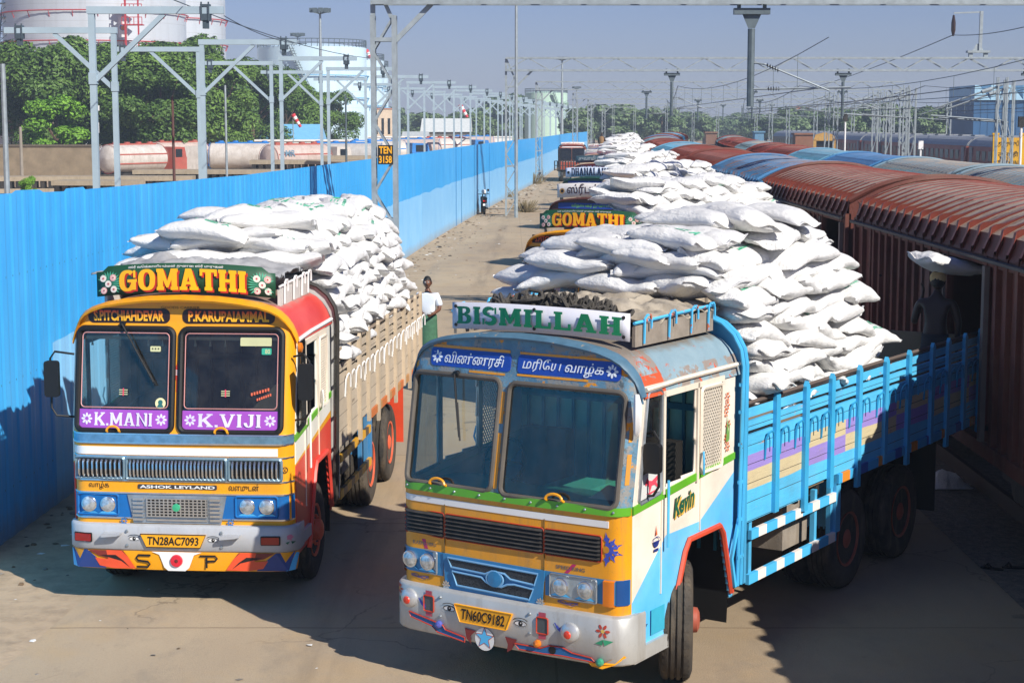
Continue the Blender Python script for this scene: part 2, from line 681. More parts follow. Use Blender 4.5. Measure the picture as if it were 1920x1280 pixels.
b = MB()
b.add([(-900, -60, 0), (1100, -60, 0), (1100, 1500, 0), (-900, 1500, 0)], [(0, 1, 2, 3)])
tag(b.build('ground', m_ground()), kind='structure')
b = MB()
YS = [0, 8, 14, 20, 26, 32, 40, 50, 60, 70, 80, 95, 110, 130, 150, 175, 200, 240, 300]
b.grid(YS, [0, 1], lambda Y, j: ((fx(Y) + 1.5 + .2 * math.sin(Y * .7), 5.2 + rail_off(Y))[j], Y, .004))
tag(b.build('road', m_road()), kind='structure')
b = MB()
b.grid(YS + [400, 600], [0, 1], lambda Y, j: ((5.2 + rail_off(Y), 60 + rail_off(Y))[j], Y, .008))
tag(b.build('track_bed', m_ballast()), kind='structure')


def m_fence():
    t = NT('blue_sheet_fence_paint')
    p = t.worldpos()
    s = t.sep(p)
    k = t.mix(t.ramp(t.noise(.8, 5, .6, p), .3, .7), srgb('#38a9f0'), srgb('#46b6fa'))
    pid = t.math('FLOOR', t.math('DIVIDE', s[1], 1.07))
    wn_ = t.n('ShaderNodeTexWhiteNoise', noise_dimensions='1D')
    t.l(pid, wn_.inputs['W'])
    k = t.mix(t.math('MULTIPLY', t.ramp(wn_.outputs['Value'], .55, 1.0), .22), k, srgb('#6cbcf2'))
    k = t.mix(t.math('MULTIPLY', t.math('LESS_THAN', t.math('MODULO', s[1], 1.07), .014), .4), k, srgb('#1f73b4'))
    bolt = t.math('MULTIPLY', t.math('LESS_THAN', t.math('MODULO', s[1], .267), .022), t.math('LESS_THAN', t.math('ABSOLUTE', t.math('SUBTRACT', t.math('MODULO', s[2], 1.25), .6)), .012))
    k = t.mix(t.math('MULTIPLY', bolt, .7), k, srgb('#3d566a'))
    strk = t.noise(2.2, 6, .7, p, (1.6, 1.6, .12))
    k = t.mix(t.math('MULTIPLY', t.ramp(strk, .50, .80), .45), k, srgb('#2b86c4'))
    k = t.mix(t.math('MULTIPLY', t.ramp(t.noise(6, 7, .75, p, (1.4, 1.4, .22)), .66, .74), .5), k, srgb('#8a6a52'))
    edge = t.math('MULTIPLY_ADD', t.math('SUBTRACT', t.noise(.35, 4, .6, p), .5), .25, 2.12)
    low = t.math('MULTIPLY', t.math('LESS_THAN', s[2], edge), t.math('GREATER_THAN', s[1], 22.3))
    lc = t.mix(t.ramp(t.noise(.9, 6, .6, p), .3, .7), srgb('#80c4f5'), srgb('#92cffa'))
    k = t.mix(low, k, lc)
    foot = t.math('MULTIPLY', t.ramp(t.math('ADD', s[2], t.math('MULTIPLY', t.noise(2, 6, .7, p), .5)), .62, .25), .55)
    k = t.mix(foot, k, srgb('#9b8a72'))
    k = t.mix(t.ramp(t.noise(11, 5, .7, p), .745, .755), k, srgb('#dfe6ea'))
    return t.finish(k, 0.42, 0, None, 0, .35)


fence = thing('sheet_metal_fence', 'tall blue corrugated metal fence running along the left of the road', 'fence', (fx(40), 40, 0))
b = MB()
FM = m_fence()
Y = 9.0
pts = []
i = 0
while Y < 290:
    st_ = .16 if Y < 70 else (.4 if Y < 120 else 3.0)
    ph = i % 4
    dx = (0, 0, .010, .010)[ph] if Y < 70 else 0
    pts.append((fx(Y) + dx, Y))
    Y += st_ if ph in (0, 2) or Y > 70 else st_ * .4
    i += 1


def ftop(Y):
    q = 0
    if Y < 24:
        q = .035 * (int(Y / 1.1) % 2)
    return lerp_tab(FTOP, Y) + q


zz = [0.0, .3, 1.0, 2.0, 3.0]
b.grid(list(range(len(pts))), list(range(6)), lambda a, j: (pts[a][0], pts[a][1], zz[j] if j < 5 else ftop(pts[a][1])), smooth=False)
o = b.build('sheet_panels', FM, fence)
o.matrix_parent_inverse = Matrix.Translation((-fx(40), -40, 0))
FPOST = mat('fence_steel', '#3f6f96', .5, .2)
for Y in list(range(12, 60, 4)) + list(range(60, 200, 10)):
    b = MB()
    b.box(fx(Y) - .14, fx(Y) - .06, Y - .04, Y + .04, 0, ftop(Y) - .1)
    b.beam((fx(Y) - .03, Y, .6), (fx(Y + 4) - .03, Y + 4, .6), .04)
    o = b.build('fence_post', FPOST, fence)
    o.matrix_parent_inverse = Matrix.Translation((-fx(40), -40, 0))

# seams showing as dark verticals on the far stretch
for Y in (84.5, 87.2, 103.5):
    b = MB()
    b.box(fx(Y) + .002, fx(Y) + .02, Y - .05, Y + .05, 0, ftop(Y) - .05)
    o = b.build('fence_joint', mat('joint_blue', '#1d6ea8', .5), fence)
    o.matrix_parent_inverse = Matrix.Translation((-fx(40), -40, 0))

# litter and rubble along the foot of the fence
b = MB()
rnd = random.Random(5)
LC = [mat('litter_white', '#d9d6cf', .7), mat('litter_grey', '#7e766b', .8), mat('rubble_brown', '#6d5943', .9), mat('litter_dark', '#3a342e', .8)]
for i in range(750):
    Y = 9 + rnd.random() ** 1.6 * 150
    x = fx(Y) + .1 + abs(rnd.gauss(0, .75)) + (rnd.random() * 2.2 if rnd.random() < .15 else 0)
    s_ = rnd.uniform(.012, .042) * (1 + Y / 55)
    m_ = rnd.choice((0, 1, 1, 2, 2, 2, 3))
    a = rnd.random() * 6.28
    n = rnd.randint(4, 6)
    h = s_ * (rnd.uniform(.05, .2) if m_ == 0 else rnd.uniform(.15, .45))
    lo = [(x + s_ * math.cos(a + 6.28 * q / n) * rnd.uniform(.6, 1.2), Y + s_ * math.sin(a + 6.28 * q / n) * rnd.uniform(.6, 1.2), .004) for q in range(n)]
    hi = [(x + (p[0] - x) * .6, Y + (p[1] - Y) * .6, .004 + h * rnd.uniform(.7, 1.2)) for p in lo]
    b.add(lo + hi, [tuple(range(n, 2 * n))] + [(q, (q + 1) % n, n + (q + 1) % n, n + q) for q in range(n)], m_)
for i in range(170):
    Y = 10 + rnd.random() ** 1.4 * 70
    x = fx(Y) + 1.5 + rnd.random() * (3.0 + Y * .05)
    s_ = rnd.uniform(.008, .03) * (1 + Y / 60)
    a = rnd.random() * 6.28
    b.add([(x + s_ * math.cos(a + q * 1.57) * rnd.uniform(.5, 1.3), Y + s_ * math.sin(a + q * 1.57) * rnd.uniform(.5, 1.3), .008 + rnd.random() * s_ * .3) for q in range(4)], [(0, 1, 2, 3)], rnd.choice((0, 0, 1, 2, 3)))
tag(b.build('litter', LC), 'litter and small rubble along the foot of the blue fence', 'litter', kind='stuff')
# ================================================================== lorries
RUBBER = mat('tyre_rubber', '#2b2927', 0.85, var=0.25, vs=6, dirt=0.35, bump=0.004, bs=90)
BLACK = mat('black_rubber', '#101010', 0.6, var=0.2)
DARK = mat('dark_metal', '#1b1a19', 0.6, var=0.3, dirt=0.15)
CHROME = mat('chrome', '#d5d5d5', 0.18, 0.9, var=0.1, vs=9)
STEEL = mat('steel_trim', '#9fa6ab', 0.35, 0.6, var=0.2, vs=8)
GREYBUMP = mat('grey_bumper_paint', '#b2b3b5', 0.45, 0.1, var=0.08, dirt=0.15)
WHITE = mat('white_paint', '#e8e6e2', 0.5, var=0.05)
CREAM = mat('cream_paint', '#e9dcc8', 0.45, var=0.05, dirt=0.12, chip='#8c8378', ct=0.74, cs=5)
YELLOW = mat('yellow_paint', '#f0a20e', 0.36, var=0.08, vs=1.5, dirt=0.14)
YELLOWOLD = mat('worn_yellow_paint', '#e89c12', 0.42, var=0.12, vs=1.8, dirt=0.30, chip='#8e7a55', ct=0.76, cs=4)
NAVY = mat('deep_blue_paint', '#1565a8', 0.35, var=0.15)
SKY = mat('sky_blue_paint', '#3fb4e6', 0.45, var=0.1, dirt=0.1, chip='#a9927c', ct=0.72, cs=6)
SKYFLAT = mat('sky_blue_enamel', '#55bdf0', 0.4, var=0.08, dirt=0.08)
RED = mat('red_paint', '#dd4536', 0.42, var=0.12, dirt=0.15, chip='#a8897a', ct=0.75, cs=4)
ORANGE = mat('orange_paint', '#e8622a', 0.5, var=0.12)
GREEN = mat('green_paint', '#5faa25', 0.45, var=0.12, dirt=0.08)
PURPLE = mat('purple_film', '#a24fb8', 0.4, var=0.05)
LENS = mat('lamp_lens', '#b9c0c4', 0.15, 0.55, var=0.45, vs=22)
AMBER = mat('amber_lens', '#d8771f', 0.2, var=0.15)
REDLENS = mat('red_lens', '#9d2415', 0.22, var=0.2)
PLATE = mat('plate_yellow', '#f0a818', 0.5, var=0.08)
INK = mat('black_ink', '#17130f', 0.6, var=0.1)
CANVAS = mat('canvas_tarpaulin', '#a79d8c', 0.9, var=0.16, vs=4, dirt=0.3, bump=0.004, bs=40)
CANVASG = mat('grey_tarpaulin', '#97989a', 0.85, var=0.18, vs=4, dirt=0.15, bump=0.004, bs=40)
ROPE = mat('dark_rope', '#4a4640', 0.95, var=0.35, vs=40, bump=0.006, bs=120)
TEAL = mat('teal_interior', '#86c2b6', 0.6, var=0.15)
TEALG = mat('green_dashboard', '#2f7d69', 0.6, var=0.15)
SEATM = mat('dark_seat', '#33302c', 0.8, var=0.3, vs=8)
WOODG = mat('grey_weathered_wood', '#8d8377', 0.85, var=0.2, vs=6, dirt=0.25, bump=0.004, bs=30)
GLASSB = glass('windscreen_glass', (0.74, 0.80, 0.74, 1), 0.03)
GLASSD = glass('side_glass', (0.45, 0.47, 0.45, 1), 0.05)


def m_worn_blue():
    """steel blue cab frame with bare and yellow patches"""
    t = NT('worn_blue_frame')
    k = t.mix(t.ramp(t.noise(4), .3, .7), srgb('#4f7790'), srgb('#6f97ac'))
    k = t.mix(t.ramp(t.noise(6, 6, .7), .50, .54), k, srgb('#8a8a86'))
    k = t.mix(t.ramp(t.noise(11, 7, .75), .57, .60), k, srgb('#5d6a70'))
    k = t.mix(t.ramp(t.noise(3.1, 5, .6, stretch=(1, 1, 2.2)), .60, .62), k, srgb('#e0930f'))
    k = t.mix(t.ramp(t.noise(15, 6, .7), .64, .66), k, srgb('#5b4a3a'))
    return t.finish(k, 0.5, 0, t.noise(50, 3), .004)


def m_roof_old():
    t = NT('worn_blue_roof')
    k = t.mix(t.ramp(t.noise(2), .3, .7), srgb('#78919c'), srgb('#93a9b1'))
    k = t.mix(t.ramp(t.noise(5, 7, .7, stretch=(2.5, .6, 2.5)), .62, .64), k, srgb('#b9603f'))
    p = t.sep(t.objco())
    edge = t.math('ADD', t.math('MULTIPLY', t.math('LESS_THAN', p[1], .75), .22), t.math('MULTIPLY', t.math('LESS_THAN', p[2], 2.82), .16))
    k = t.mix(t.ramp(t.math('ADD', t.noise(7, 7, .7), edge), .66, .69), k, srgb('#8f8379'))
    k = t.mix(t.ramp(t.math('ADD', t.noise(9, 7, .7), edge), .76, .78), k, srgb('#c4532c'))
    up = t.math('ABSOLUTE', t.sep(t.n('ShaderNodeNewGeometry').outputs['Normal'])[2])
    k = t.mix(t.math('MULTIPLY', t.ramp(t.math('ADD', up, t.math('MULTIPLY', t.noise(6), .3)), .98, 1.1), .95), k, srgb('#7d7468'))
    return t.finish(k, 0.5, 0, t.noise(40, 3), .004)


def m_roof_red():
    t = NT('red_roof')
    k = t.mix(t.ramp(t.noise(2), .3, .7), srgb('#cf3b32'), srgb('#e2554a'))
    up = t.math('ABSOLUTE', t.sep(t.n('ShaderNodeNewGeometry').outputs['Normal'])[2])
    k = t.mix(t.math('MULTIPLY', t.ramp(t.math('ADD', up, t.math('MULTIPLY', t.noise(6), .3)), .98, 1.12), .9), k, srgb('#8f8478'))
    return t.finish(k, 0.4)


def m_side_blue():
    """cream cab side with the sky blue diagonal"""
    t = NT('cream_and_sky_side')
    y, z = t.sep(t.objco())[1:3]
    l1 = t.math('MULTIPLY_ADD', y, .786, .96 - .786 * .22)
    l2 = t.math('MAXIMUM', 1.41, t.math('MULTIPLY_ADD', y, .49, 1.41 - .49 * 1.43))
    b = t.math('MAXIMUM', t.math('LESS_THAN', z, .91), t.math('LESS_THAN', z, t.math('MINIMUM', l1, l2)))
    c = t.mix(t.ramp(t.noise(2), .3, .7), srgb('#e6d6c4'), srgb('#f0e3d3'))
    s = t.mix(t.ramp(t.noise(2), .3, .7), srgb('#58b6ea'), srgb('#78cbf4'))
    k = t.mix(b, c, s)
    k = t.mix(t.math('MULTIPLY', t.ramp(t.noise(1.6, 8, .7), .5, .8), .35), k, srgb('#8d7c66'))
    k = t.mix(t.ramp(t.noise(7, 7, .7), .73, .75), k, srgb('#8a7f76'))
    return t.finish(k, 0.4)


def m_side_red():
    t = NT('cream_and_red_side')
    y, z = t.sep(t.objco())[1:3]
    b = t.math('LESS_THAN', z, t.math('MULTIPLY_ADD', y, .10, 1.42))
    o = t.math('LESS_THAN', z, t.math('MULTIPLY_ADD', y, .13, 1.43))
    c = t.mix(t.ramp(t.noise(2), .3, .7), srgb('#e2dfd0'), srgb('#eeebe0'))
    k = t.mix(o, c, srgb('#e9a21a'))
    k = t.mix(b, k, t.mix(t.ramp(t.noise(2), .3, .7), srgb('#d8402f'), srgb('#e25443')))
    k = t.mix(t.math('MULTIPLY', t.ramp(t.noise(1.6, 8, .7), .5, .8), .3), k, srgb('#8d7c66'))
    return t.finish(k, 0.4)


def m_body(name, base, band1, band2, chip, alt):
    """plank side boards: base colour with two painted bands, seams and bare wood"""
    t = NT(name)
    p = t.sep(t.objco())
    y, z = p[1], p[2]
    w = t.math('MULTIPLY', t.math('SUBTRACT', t.noise(1.2), .5), .05)
    z2 = t.math('ADD', z, w)
    k = t.mix(t.ramp(t.noise(2.2), .3, .7), srgb(base, .85), srgb(base, 1.1))
    if alt:
        sw = t.math('GREATER_THAN', t.math('MODULO', t.math('ADD', y, .3), 2.45), 1.45)
        c1, c2 = t.mix(sw, srgb(band1), srgb(band2)), t.mix(sw, srgb(band2), srgb(band1))
        k = t.mix(t.between(z2, 1.72, 1.87), k, c1)
        k = t.mix(t.between(z2, 1.54, 1.72), k, c2)
    seam = t.math('LESS_THAN', t.math('MODULO', z, .178), .006)
    k = t.mix(seam, k, srgb('#2c2722'))
    k = t.mix(t.ramp(t.noise(5, 8, .72, stretch=(1, .35, 2.4)), .635, .65), k, srgb(chip))
    k = t.mix(t.math('MULTIPLY', t.ramp(t.noise(1.6, 8, .7), .5, .8), .3), k, srgb('#8d7c66'))
    return t.finish(k, 0.6, 0, t.noise(26, 5, stretch=(1, .12, 1)), .005)


def m_dashes(name, a, b, period, share, c=None):
    t = NT(name)
    y = t.sep(t.objco())[1]
    w = t.math('MODULO', y, period)
    f = t.math('LESS_THAN', w, period * share)
    k = t.mix(f, srgb(a), srgb(b))
    if c:
        k = t.mix(t.math('LESS_THAN', t.math('MODULO', y, period * 2), period * share), k, srgb(c))
    k = t.mix(t.ramp(t.noise(9, 7, .7), .66, .68), k, srgb('#8a7a6c'))
    return t.finish(k, 0.5)


M_WORN, M_ROOFOLD, M_ROOFRED = m_worn_blue(), m_roof_old(), m_roof_red()
M_SIDEB, M_SIDER = m_side_blue(), m_side_red()
M_BODYB = m_body('sky_blue_planks', '#56bce8', '#9a86cc', '#cdbd96', '#a8958a', True)
M_BODYC = m_body('cream_planks', '#bfb09a', '#bfb09a', '#bfb09a', '#8f7f6c', False)
M_BODYK = m_body('dark_planks', '#3c4a50', '#d8c9b0', '#d8c9b0', '#5a5148', False)
M_GUARDB = m_dashes('sky_and_white_bar', '#4fb8ea', '#f0e6dc', .42, .42)
M_GUARDY = m_dashes('yellow_and_grey_bar', '#d9a02a', '#5a4c3c', .5, .45)
M_SILLB = m_dashes('sky_orange_sill', '#3fa9dc', '#e08a2a', .5, .4, '#2f5fb0')
M_SILLC = m_dashes('orange_sill', '#c9713a', '#b98a58', .8, .5)

BR, BZ = 1.15, 1.75            # cab half width, belt height


def F(x, z):
    """depth of the cab's front skin"""
    y = .05 + (.2 * min(z - BZ, 1.15) / 1.15 if z > BZ else 0) + .03 * (x / BR) ** 2
    a = abs(x) - (BR - .14)
    if a > 0:
        y += .14 - math.sqrt(max(.14 ** 2 - a * a, 0))
    return y


def lift(off):
    return lambda x, z, l=0.0: (x, F(x, z) - off - l, z)


def FB(x):
    """front face of the bumper"""
    y = -.05 + .05 * (x / 1.2) ** 2
    a = abs(x) - 1.0
    if a > 0:
        y += .2 - math.sqrt(max(.2 ** 2 - a * a, 0))
    return y


def arch(x, top):
    px = [(0, 0), (.35, .012), (.6, .04), (.8, .075), (.92, .115), (1.0, .16), (1.06, .22), (1.11, .30), (1.145, .38), (1.17, .46)]
    a = abs(x)
    for (x0, d0), (x1, d1) in zip(px, px[1:]):
        if a <= x1:
            return top - (d0 + (d1 - d0) * (a - x0) / (x1 - x0))
    return top - .46


ARX = [-1.17, -1.145, -1.11, -1.06, -1.0, -.92, -.8, -.6, -.35, 0, .35, .6, .8, .92, 1.0, 1.06, 1.11, 1.145, 1.17]


def band(root, name, z0, z1, m, out=.012, x0=-1.145, x1=1.145, n=40, label=None):
    b = MB()
    xs = frange(x0, x1, n)
    lp = [(z0, -.006), (z0, out), (z1, out), (z1, -.006)]
    b.grid(xs, [0, 1, 2, 3], lambda x, j: (x, F(x, lp[j][0]) - lp[j][1], lp[j][0]))
    b.add([(x0, F(x0, z) - o, z) for z, o in lp] + [(x1, F(x1, z) - o, z) for z, o in lp], [(0, 1, 2, 3), (7, 6, 5, 4)])
    o = b.build(name, m, root)
    if label:
        o['label'] = label
    return o


def loop_tube(pts2, fn, r, n=6):
    b = MB()
    b.tube([fn(x, z, 0) for x, z in pts2], r, n, closed=True)
    return b


def disc(b, x, z, r, fn, l, m, n=14):
    b.add([fn(x + r * math.cos(2 * math.pi * i / n), z + r * math.sin(2 * math.pi * i / n), l) for i in range(n)], [tuple(range(n))], m)


def flower(b, x, z, r, fn, m, k=8, core=None):
    for i in range(k):
        a = 2 * math.pi * i / k
        c = (x + .62 * r * math.cos(a), z + .62 * r * math.sin(a))
        pts = []
        for j in range(7):
            t = 2 * math.pi * j / 7
            u, w = .36 * r * math.cos(t), .2 * r * math.sin(t)
            pts.append(fn(c[0] + u * math.cos(a) - w * math.sin(a), c[1] + u * math.sin(a) + w * math.cos(a), 0))
        b.add(pts, [tuple(range(7))], m)
    if core is not None:
        disc(b, x, z, r * .26, fn, .0006, core, 10)


def star(b, x, z, r, fn, l, m, rot=90, inner=.42):
    pts = []
    for i in range(10):
        a = R(rot + 36 * i)
        q = r if i % 2 == 0 else r * inner
        pts.append(fn(x + q * math.cos(a), z + q * math.sin(a), l))
    b.add(pts, [tuple(range(10))], m)


def eye(root, x, z, w, fn, flip=1):
    b = MB()
    up = [(x + w * math.cos(t) * flip, z + .42 * w * math.sin(t)) for t in [math.pi * i / 10 for i in range(11)]]
    lo = [(x + w * math.cos(t) * flip, z - .34 * w * math.sin(t)) for t in [math.pi * i / 10 for i in range(11)]]
    b.add([fn(*p, 0) for p in up + lo[::-1][1:-1]], [tuple(range(20))], 1)
    disc(b, x, z, w * .36, fn, .0008, 0)
    disc(b, x + .05 * w, z + .1 * w, w * .1, fn, .0016, 1, 8)
    b.poly2(stroke2(up, w * .12), lambda a, c, l: fn(a, c, .0012 + l))
    b.poly2(stroke2(lo, w * .06), lambda a, c, l: fn(a, c, .0012 + l))
    br = [(x + 1.25 * w * math.cos(t) * flip, z + .3 * w + .5 * w * math.sin(t)) for t in [math.pi * (.08 + .8 * i / 10) for i in range(11)]]
    b.poly2(stroke2(br, w * .1), lambda a, c, l: fn(a, c, .0012 + l))
    for i in range(5):
        q = x + w * (-.8 + .4 * i)
        b.poly2([[(q, z - .25 * w), (q + .05 * w, z - .25 * w), (q + .02 * w, z - .6 * w)]], lambda a, c, l: fn(a, c, .0024))
    return b.build('painted_eye', [INK, WHITE], root)


_WH = {}


def wheel_meshes(rim_mat, front):
    key = (rim_mat.name, front)
    if key in _WH:
        return _WH[key]
    b = MB()
    pr = [(.28, -.115), (.34, -.14), (.45, -.147), (.505, -.128), (.53, -.095)]
    for c in (-.055, 0, .055):
        pr += [(.531, c - .012), (.514, c - .008), (.514, c + .008), (.531, c + .012)]
    pr += [(.53, .095), (.505, .128), (.45, .147), (.34, .14), (.28, .115)]
    b.lathe(pr, axis='X', n=40)
    for i in range(44):                       # shoulder lugs
        t = 2 * math.pi * i / 44
        for sx in (-1, 1):
            c, s_ = math.cos(t), math.sin(t)
            c2, s2 = math.cos(t + .07), math.sin(t + .07)
            q = [(sx * x, r * a, r * d) for x, r, a, d in ((.07, .536, c, s_), (.07, .536, c2, s2), (.118, .523, c2, s2), (.118, .523, c, s_))]
            b.add(q, [(0, 1, 2, 3) if sx > 0 else (3, 2, 1, 0)])
    tyre = b.build('tyre', RUBBER)
    b = MB()
    if front:
        b.lathe([(.285, .11), (.29, .135), (.265, .13), (.25, .05), (.2, .06), (.17, .1), (.12, .11), (.11, .19), (.07, .21), (0, .215)], axis='X', n=24)
        rr, xx = .155, .10
    else:
        b.lathe([(.285, .11), (.295, .135), (.27, .13), (.25, .0), (.2, -.03), (.14, -.03), (.12, .0), (.1, .12), (.06, .14), (0, .14)], axis='X', n=24)
        rr, xx = .17, -.03
    for i in range(8):
        t = 2 * math.pi * i / 8
        b.lathe([(.018, xx), (.018, xx + .05), (0, xx + .052)], (0, rr * math.cos(t), rr * math.sin(t)), 'X', 6)
    rim = b.build('rim', rim_mat)
    COL.objects.unlink(tyre)
    COL.objects.unlink(rim)
    _WH[key] = (tyre, rim)
    return _WH[key]


def wheel(root, x, y, side, rim_mat, front=False, steer=0.0):
    w = bpy.data.objects.new('wheel', None)
    COL.objects.link(w)
    w.parent = root
    w.location = (x, y, .53)
    w.rotation_euler = (0, 0, steer + (0 if side > 0 else math.pi))
    w.empty_display_size = .2
    for src in wheel_meshes(rim_mat, front):
        c = src.copy()
        COL.objects.link(c)
        c.parent = w
    return w


def lorry(st, x, y, th, label, cat='truck', group=None):
    """an Indian long-haul lorry: cab, roof rack with name board, head board, plank body, wheels"""
    root = thing('cargo_truck', label, cat, (x, y, 0), -th, group)
    far = st.get('far', False)
    top = st['top']
    NX, NZ = (26, 24) if far else (116, 66)
    fl, fr = st['wsl'], st['wsr']              # windscreens (x0, x1, z0, z1)

    # --- front skin
    b = MB()
    xs = frange(-BR, BR, 20 if far else 60)
    b.grid(xs, [.84, 1.0, 1.2, 1.45, BZ], lambda a, z: (a, F(a, z), z))
    b.build('front_panel', st['front'], root)
    b = MB()

    def zt(a, t):
        return BZ + t * (arch(a, top) - .012 - BZ)

    def hole(a, t):
        z = zt(a, t)
        return any(in_rr(a, z, q[0] + .008, q[1] - .008, q[2] + .008, q[3] - .008, .06) for q in (fl, fr))
    b.grid(frange(-BR, BR, NX), frange(0, 1, NZ), lambda a, t: (a, F(a, zt(a, t)), zt(a, t)), hole)
    b.build('windscreen_frame', st['frame'], root)
    # --- brow along the roof's front edge
    b = MB()
    ov = st.get('brow', .06)
    sec = [(.03, -.035), (-ov, -.03), (-ov - .015, -.008), (-ov * .5, .02), (.08, .022)]
    bx = [a for i, a0 in enumerate(ARX[:-1]) for a in (a0, (a0 + ARX[i + 1]) / 2)] + [ARX[-1]]
    b.grid(bx, [0, 1, 2, 3, 4], lambda a, j: (a * (1 + .004), F(max(-1.1, min(1.1, a)), 2.9) + sec[j][0] * (1 - (.9 * min(1, abs(a) / 1.16) ** 7 if j in (1, 2, 3) else 0)) + .0, arch(a, top) + sec[j][1]))
    b.build('roof_brow', st['browm'], root)
    # --- roof
    b = MB()
    ys = [0, .08, .3, .6, 1.0]
    b.grid(ARX, ys, lambda a, t: (a, F(max(-1.1, min(1.1, a)), 2.9) + .06 + t * (2.12 - .3), arch(a, top) + .004 - .01 * t))
    b.build('roof', st['roof'], root)
    # --- sides
    for s in (-1, 1):
        b = MB()

        def y0(z):
            return F(BR, z) - .012

        def fy(u, z):
            return y0(z) + u * (2.12 - y0(z))

        def hs(u, z):
            yy = fy(u, z)
            gl = .09 * (yy - .24)
            if in_rr(yy, z, .43 - .15 * max(0, 2.68 - z), .68, 1.76 + gl, 2.68, .05):
                return True
            if .735 < yy < 1.32 and 1.79 + gl < z < 2.62:
                return True
            if st.get('mesh', True) and 1.40 < yy < 1.80 and 1.84 < z < 2.60:
                return True
            if z < 1.27 and .82 + .36 * (z - .5) / .78 < yy < 2.08 - .24 * (z - .5) / .78:
                return True
            return z < .56 and yy > 2.0 or z < .5
        b.grid(frange(0, 1, 22 if far else 84), frange(.5, 2.74, 28 if far else 96), lambda u, z: (s * BR, fy(u, z), z), hs)
        sd = b.build('cab_side', st['side'], root)
        if not far:
            sd.modifiers.new('thickness', 'SOLIDIFY').thickness = .02
        b = MB()                                    # drip rail
        b.tube([(s * 1.165, F(BR, 2.7) + .0, 2.715), (s * 1.17, 1.0, 2.735), (s * 1.17, 2.13, 2.735)], .022, 6)
        b.build('drip_rail', st['trim'], root)
        if far:
            continue
        b = MB()                                    # waist stripe
        b.add([(s * (BR + .014), .2, 1.695), (s * (BR + .014), 2.11, 1.865), (s * (BR + .014), 2.11, 1.925), (s * (BR + .014), .2, 1.765),
               (s * (BR - .01), .2, 1.695), (s * (BR - .01), 2.11, 1.865), (s * (BR - .01), 2.11, 1.925), (s * (BR - .01), .2, 1.765)],
              [(0, 1, 2, 3), (3, 2, 6, 7), (0, 4, 5, 1), (0, 3, 7, 4)])
        b.build('waist_stripe', st['waist'], root)
        b = MB()                                    # wheel-arch lip
        b.tube([(s * 1.16, .80, .45), (s * 1.165, 1.12, 1.2), (s * 1.165, 1.20, 1.29), (s * 1.165, 1.80, 1.30), (s * 1.165, 1.87, 1.22), (s * 1.16, 2.07, .62)], .028, 6)
        b.build('wheel_arch_lip', st['archm'], root)
        b = MB()                                    # inner arch and mud flap
        b.box(s * .5, s * 1.13, .9, 2.05, 1.30, 1.33)
        b.add([(s * 1.14, 2.09, 1.3), (s * .55, 2.09, 1.3), (s * .55, 2.02, .34), (s * 1.14, 2.02, .34)], [(0, 1, 2, 3)])
        b.add([(s * .5, .7, .5), (s * .5, 2.1, .5), (s * .5, 2.1, 1.32), (s * .5, .7, 1.32)], [(0, 1, 2, 3)])
        b.build('mud_flap', BLACK, root)
        # quarter light, door frame, door mesh
        b = MB()
        b.add([(s * (BR - .005), .29, 1.77), (s * (BR - .005), .69, 1.79), (s * (BR - .005), .69, 2.69), (s * (BR - .005), .43, 2.69)], [(0, 1, 2, 3)])
        q = b.build('quarter_window', GLASSD, root)
        b = MB()
        b.tube([(s * (BR + .004), *p) for p in ((.32, 1.765), (.66, 1.80), (.685, 1.83), (.685, 2.66), (.66, 2.69), (.46, 2.69), (.435, 2.66), (.30, 1.80))], .018, 6, closed=True)
        b.build('window_rubber', STEEL if st['kind'] == 'blue' else BLACK, q)
        b = MB()
        for yy in (.72, 1.345):
            b.beam((s * (BR + .006), yy, 1.78), (s * (BR + .006), yy, 2.66), .03, .035)
        b.beam((s * (BR + .006), .7, 2.64), (s * (BR + .006), 1.85, 2.64), .03, .05)
        b.beam((s * (BR + .004), .7, .92), (s * (BR + .004), .7, 1.78), .012, .012)
        b.beam((s * (BR + .004), 1.42, 1.33), (s * (BR + .004), 1.42, 1.86), .012, .012)
        dr = b.build('door_frame', st['doorm'], root)
        b = MB()
        b.tube([(s * (BR + .02), p[0], p[1]) for p in rrect(1.40, 1.80, 1.85, 2.60, .03, 2)], .02, 5, closed=True)
        k = 0.055
        for i in range(-12, 24):
            for sl in (1, -1):
                seg = []
                for j in range(31):
                    yy = 1.40 + .4 * j / 30
                    zz = 1.85 + i * k + sl * (yy - 1.40) * 1.5 + (0 if sl > 0 else .55)
                    if 1.86 < zz < 2.59:
                        seg.append((s * (BR + .014), yy, zz))
                if len(seg) > 1:
                    b.beam(seg[0], seg[-1], .007, .007)
        b.build('window_mesh', st['doorm'], root)
        b = MB()
        b.tube([(s * (BR + .05), .74, 1.90), (s * (BR + .05), .74, 1.32)], .012, 6)
        b.build('grab_rail', st['rail'], root)
        b = MB()
        b.tube([(s * (BR + .055), 1.38, 2.05), (s * (BR + .07), 1.36, 1.95), (s * (BR + .05), 1.40, 1.84)], .01, 5)
        b.build('door_handle', st['rail'], root)
    # --- back wall, floor
    b = MB()
    b.box(-1.13, 1.13, 2.06, 2.11, 1.28, 2.72)
    b.box(-.5, .5, 2.06, 2.11, .75, 1.28)
    b.box(-1.1, 1.1, .3, .78, .88, .93)
    b.box(-.48, .48, .78, 2.06, .88, .93)
    b.build('cab_rear', st['inner'], root)
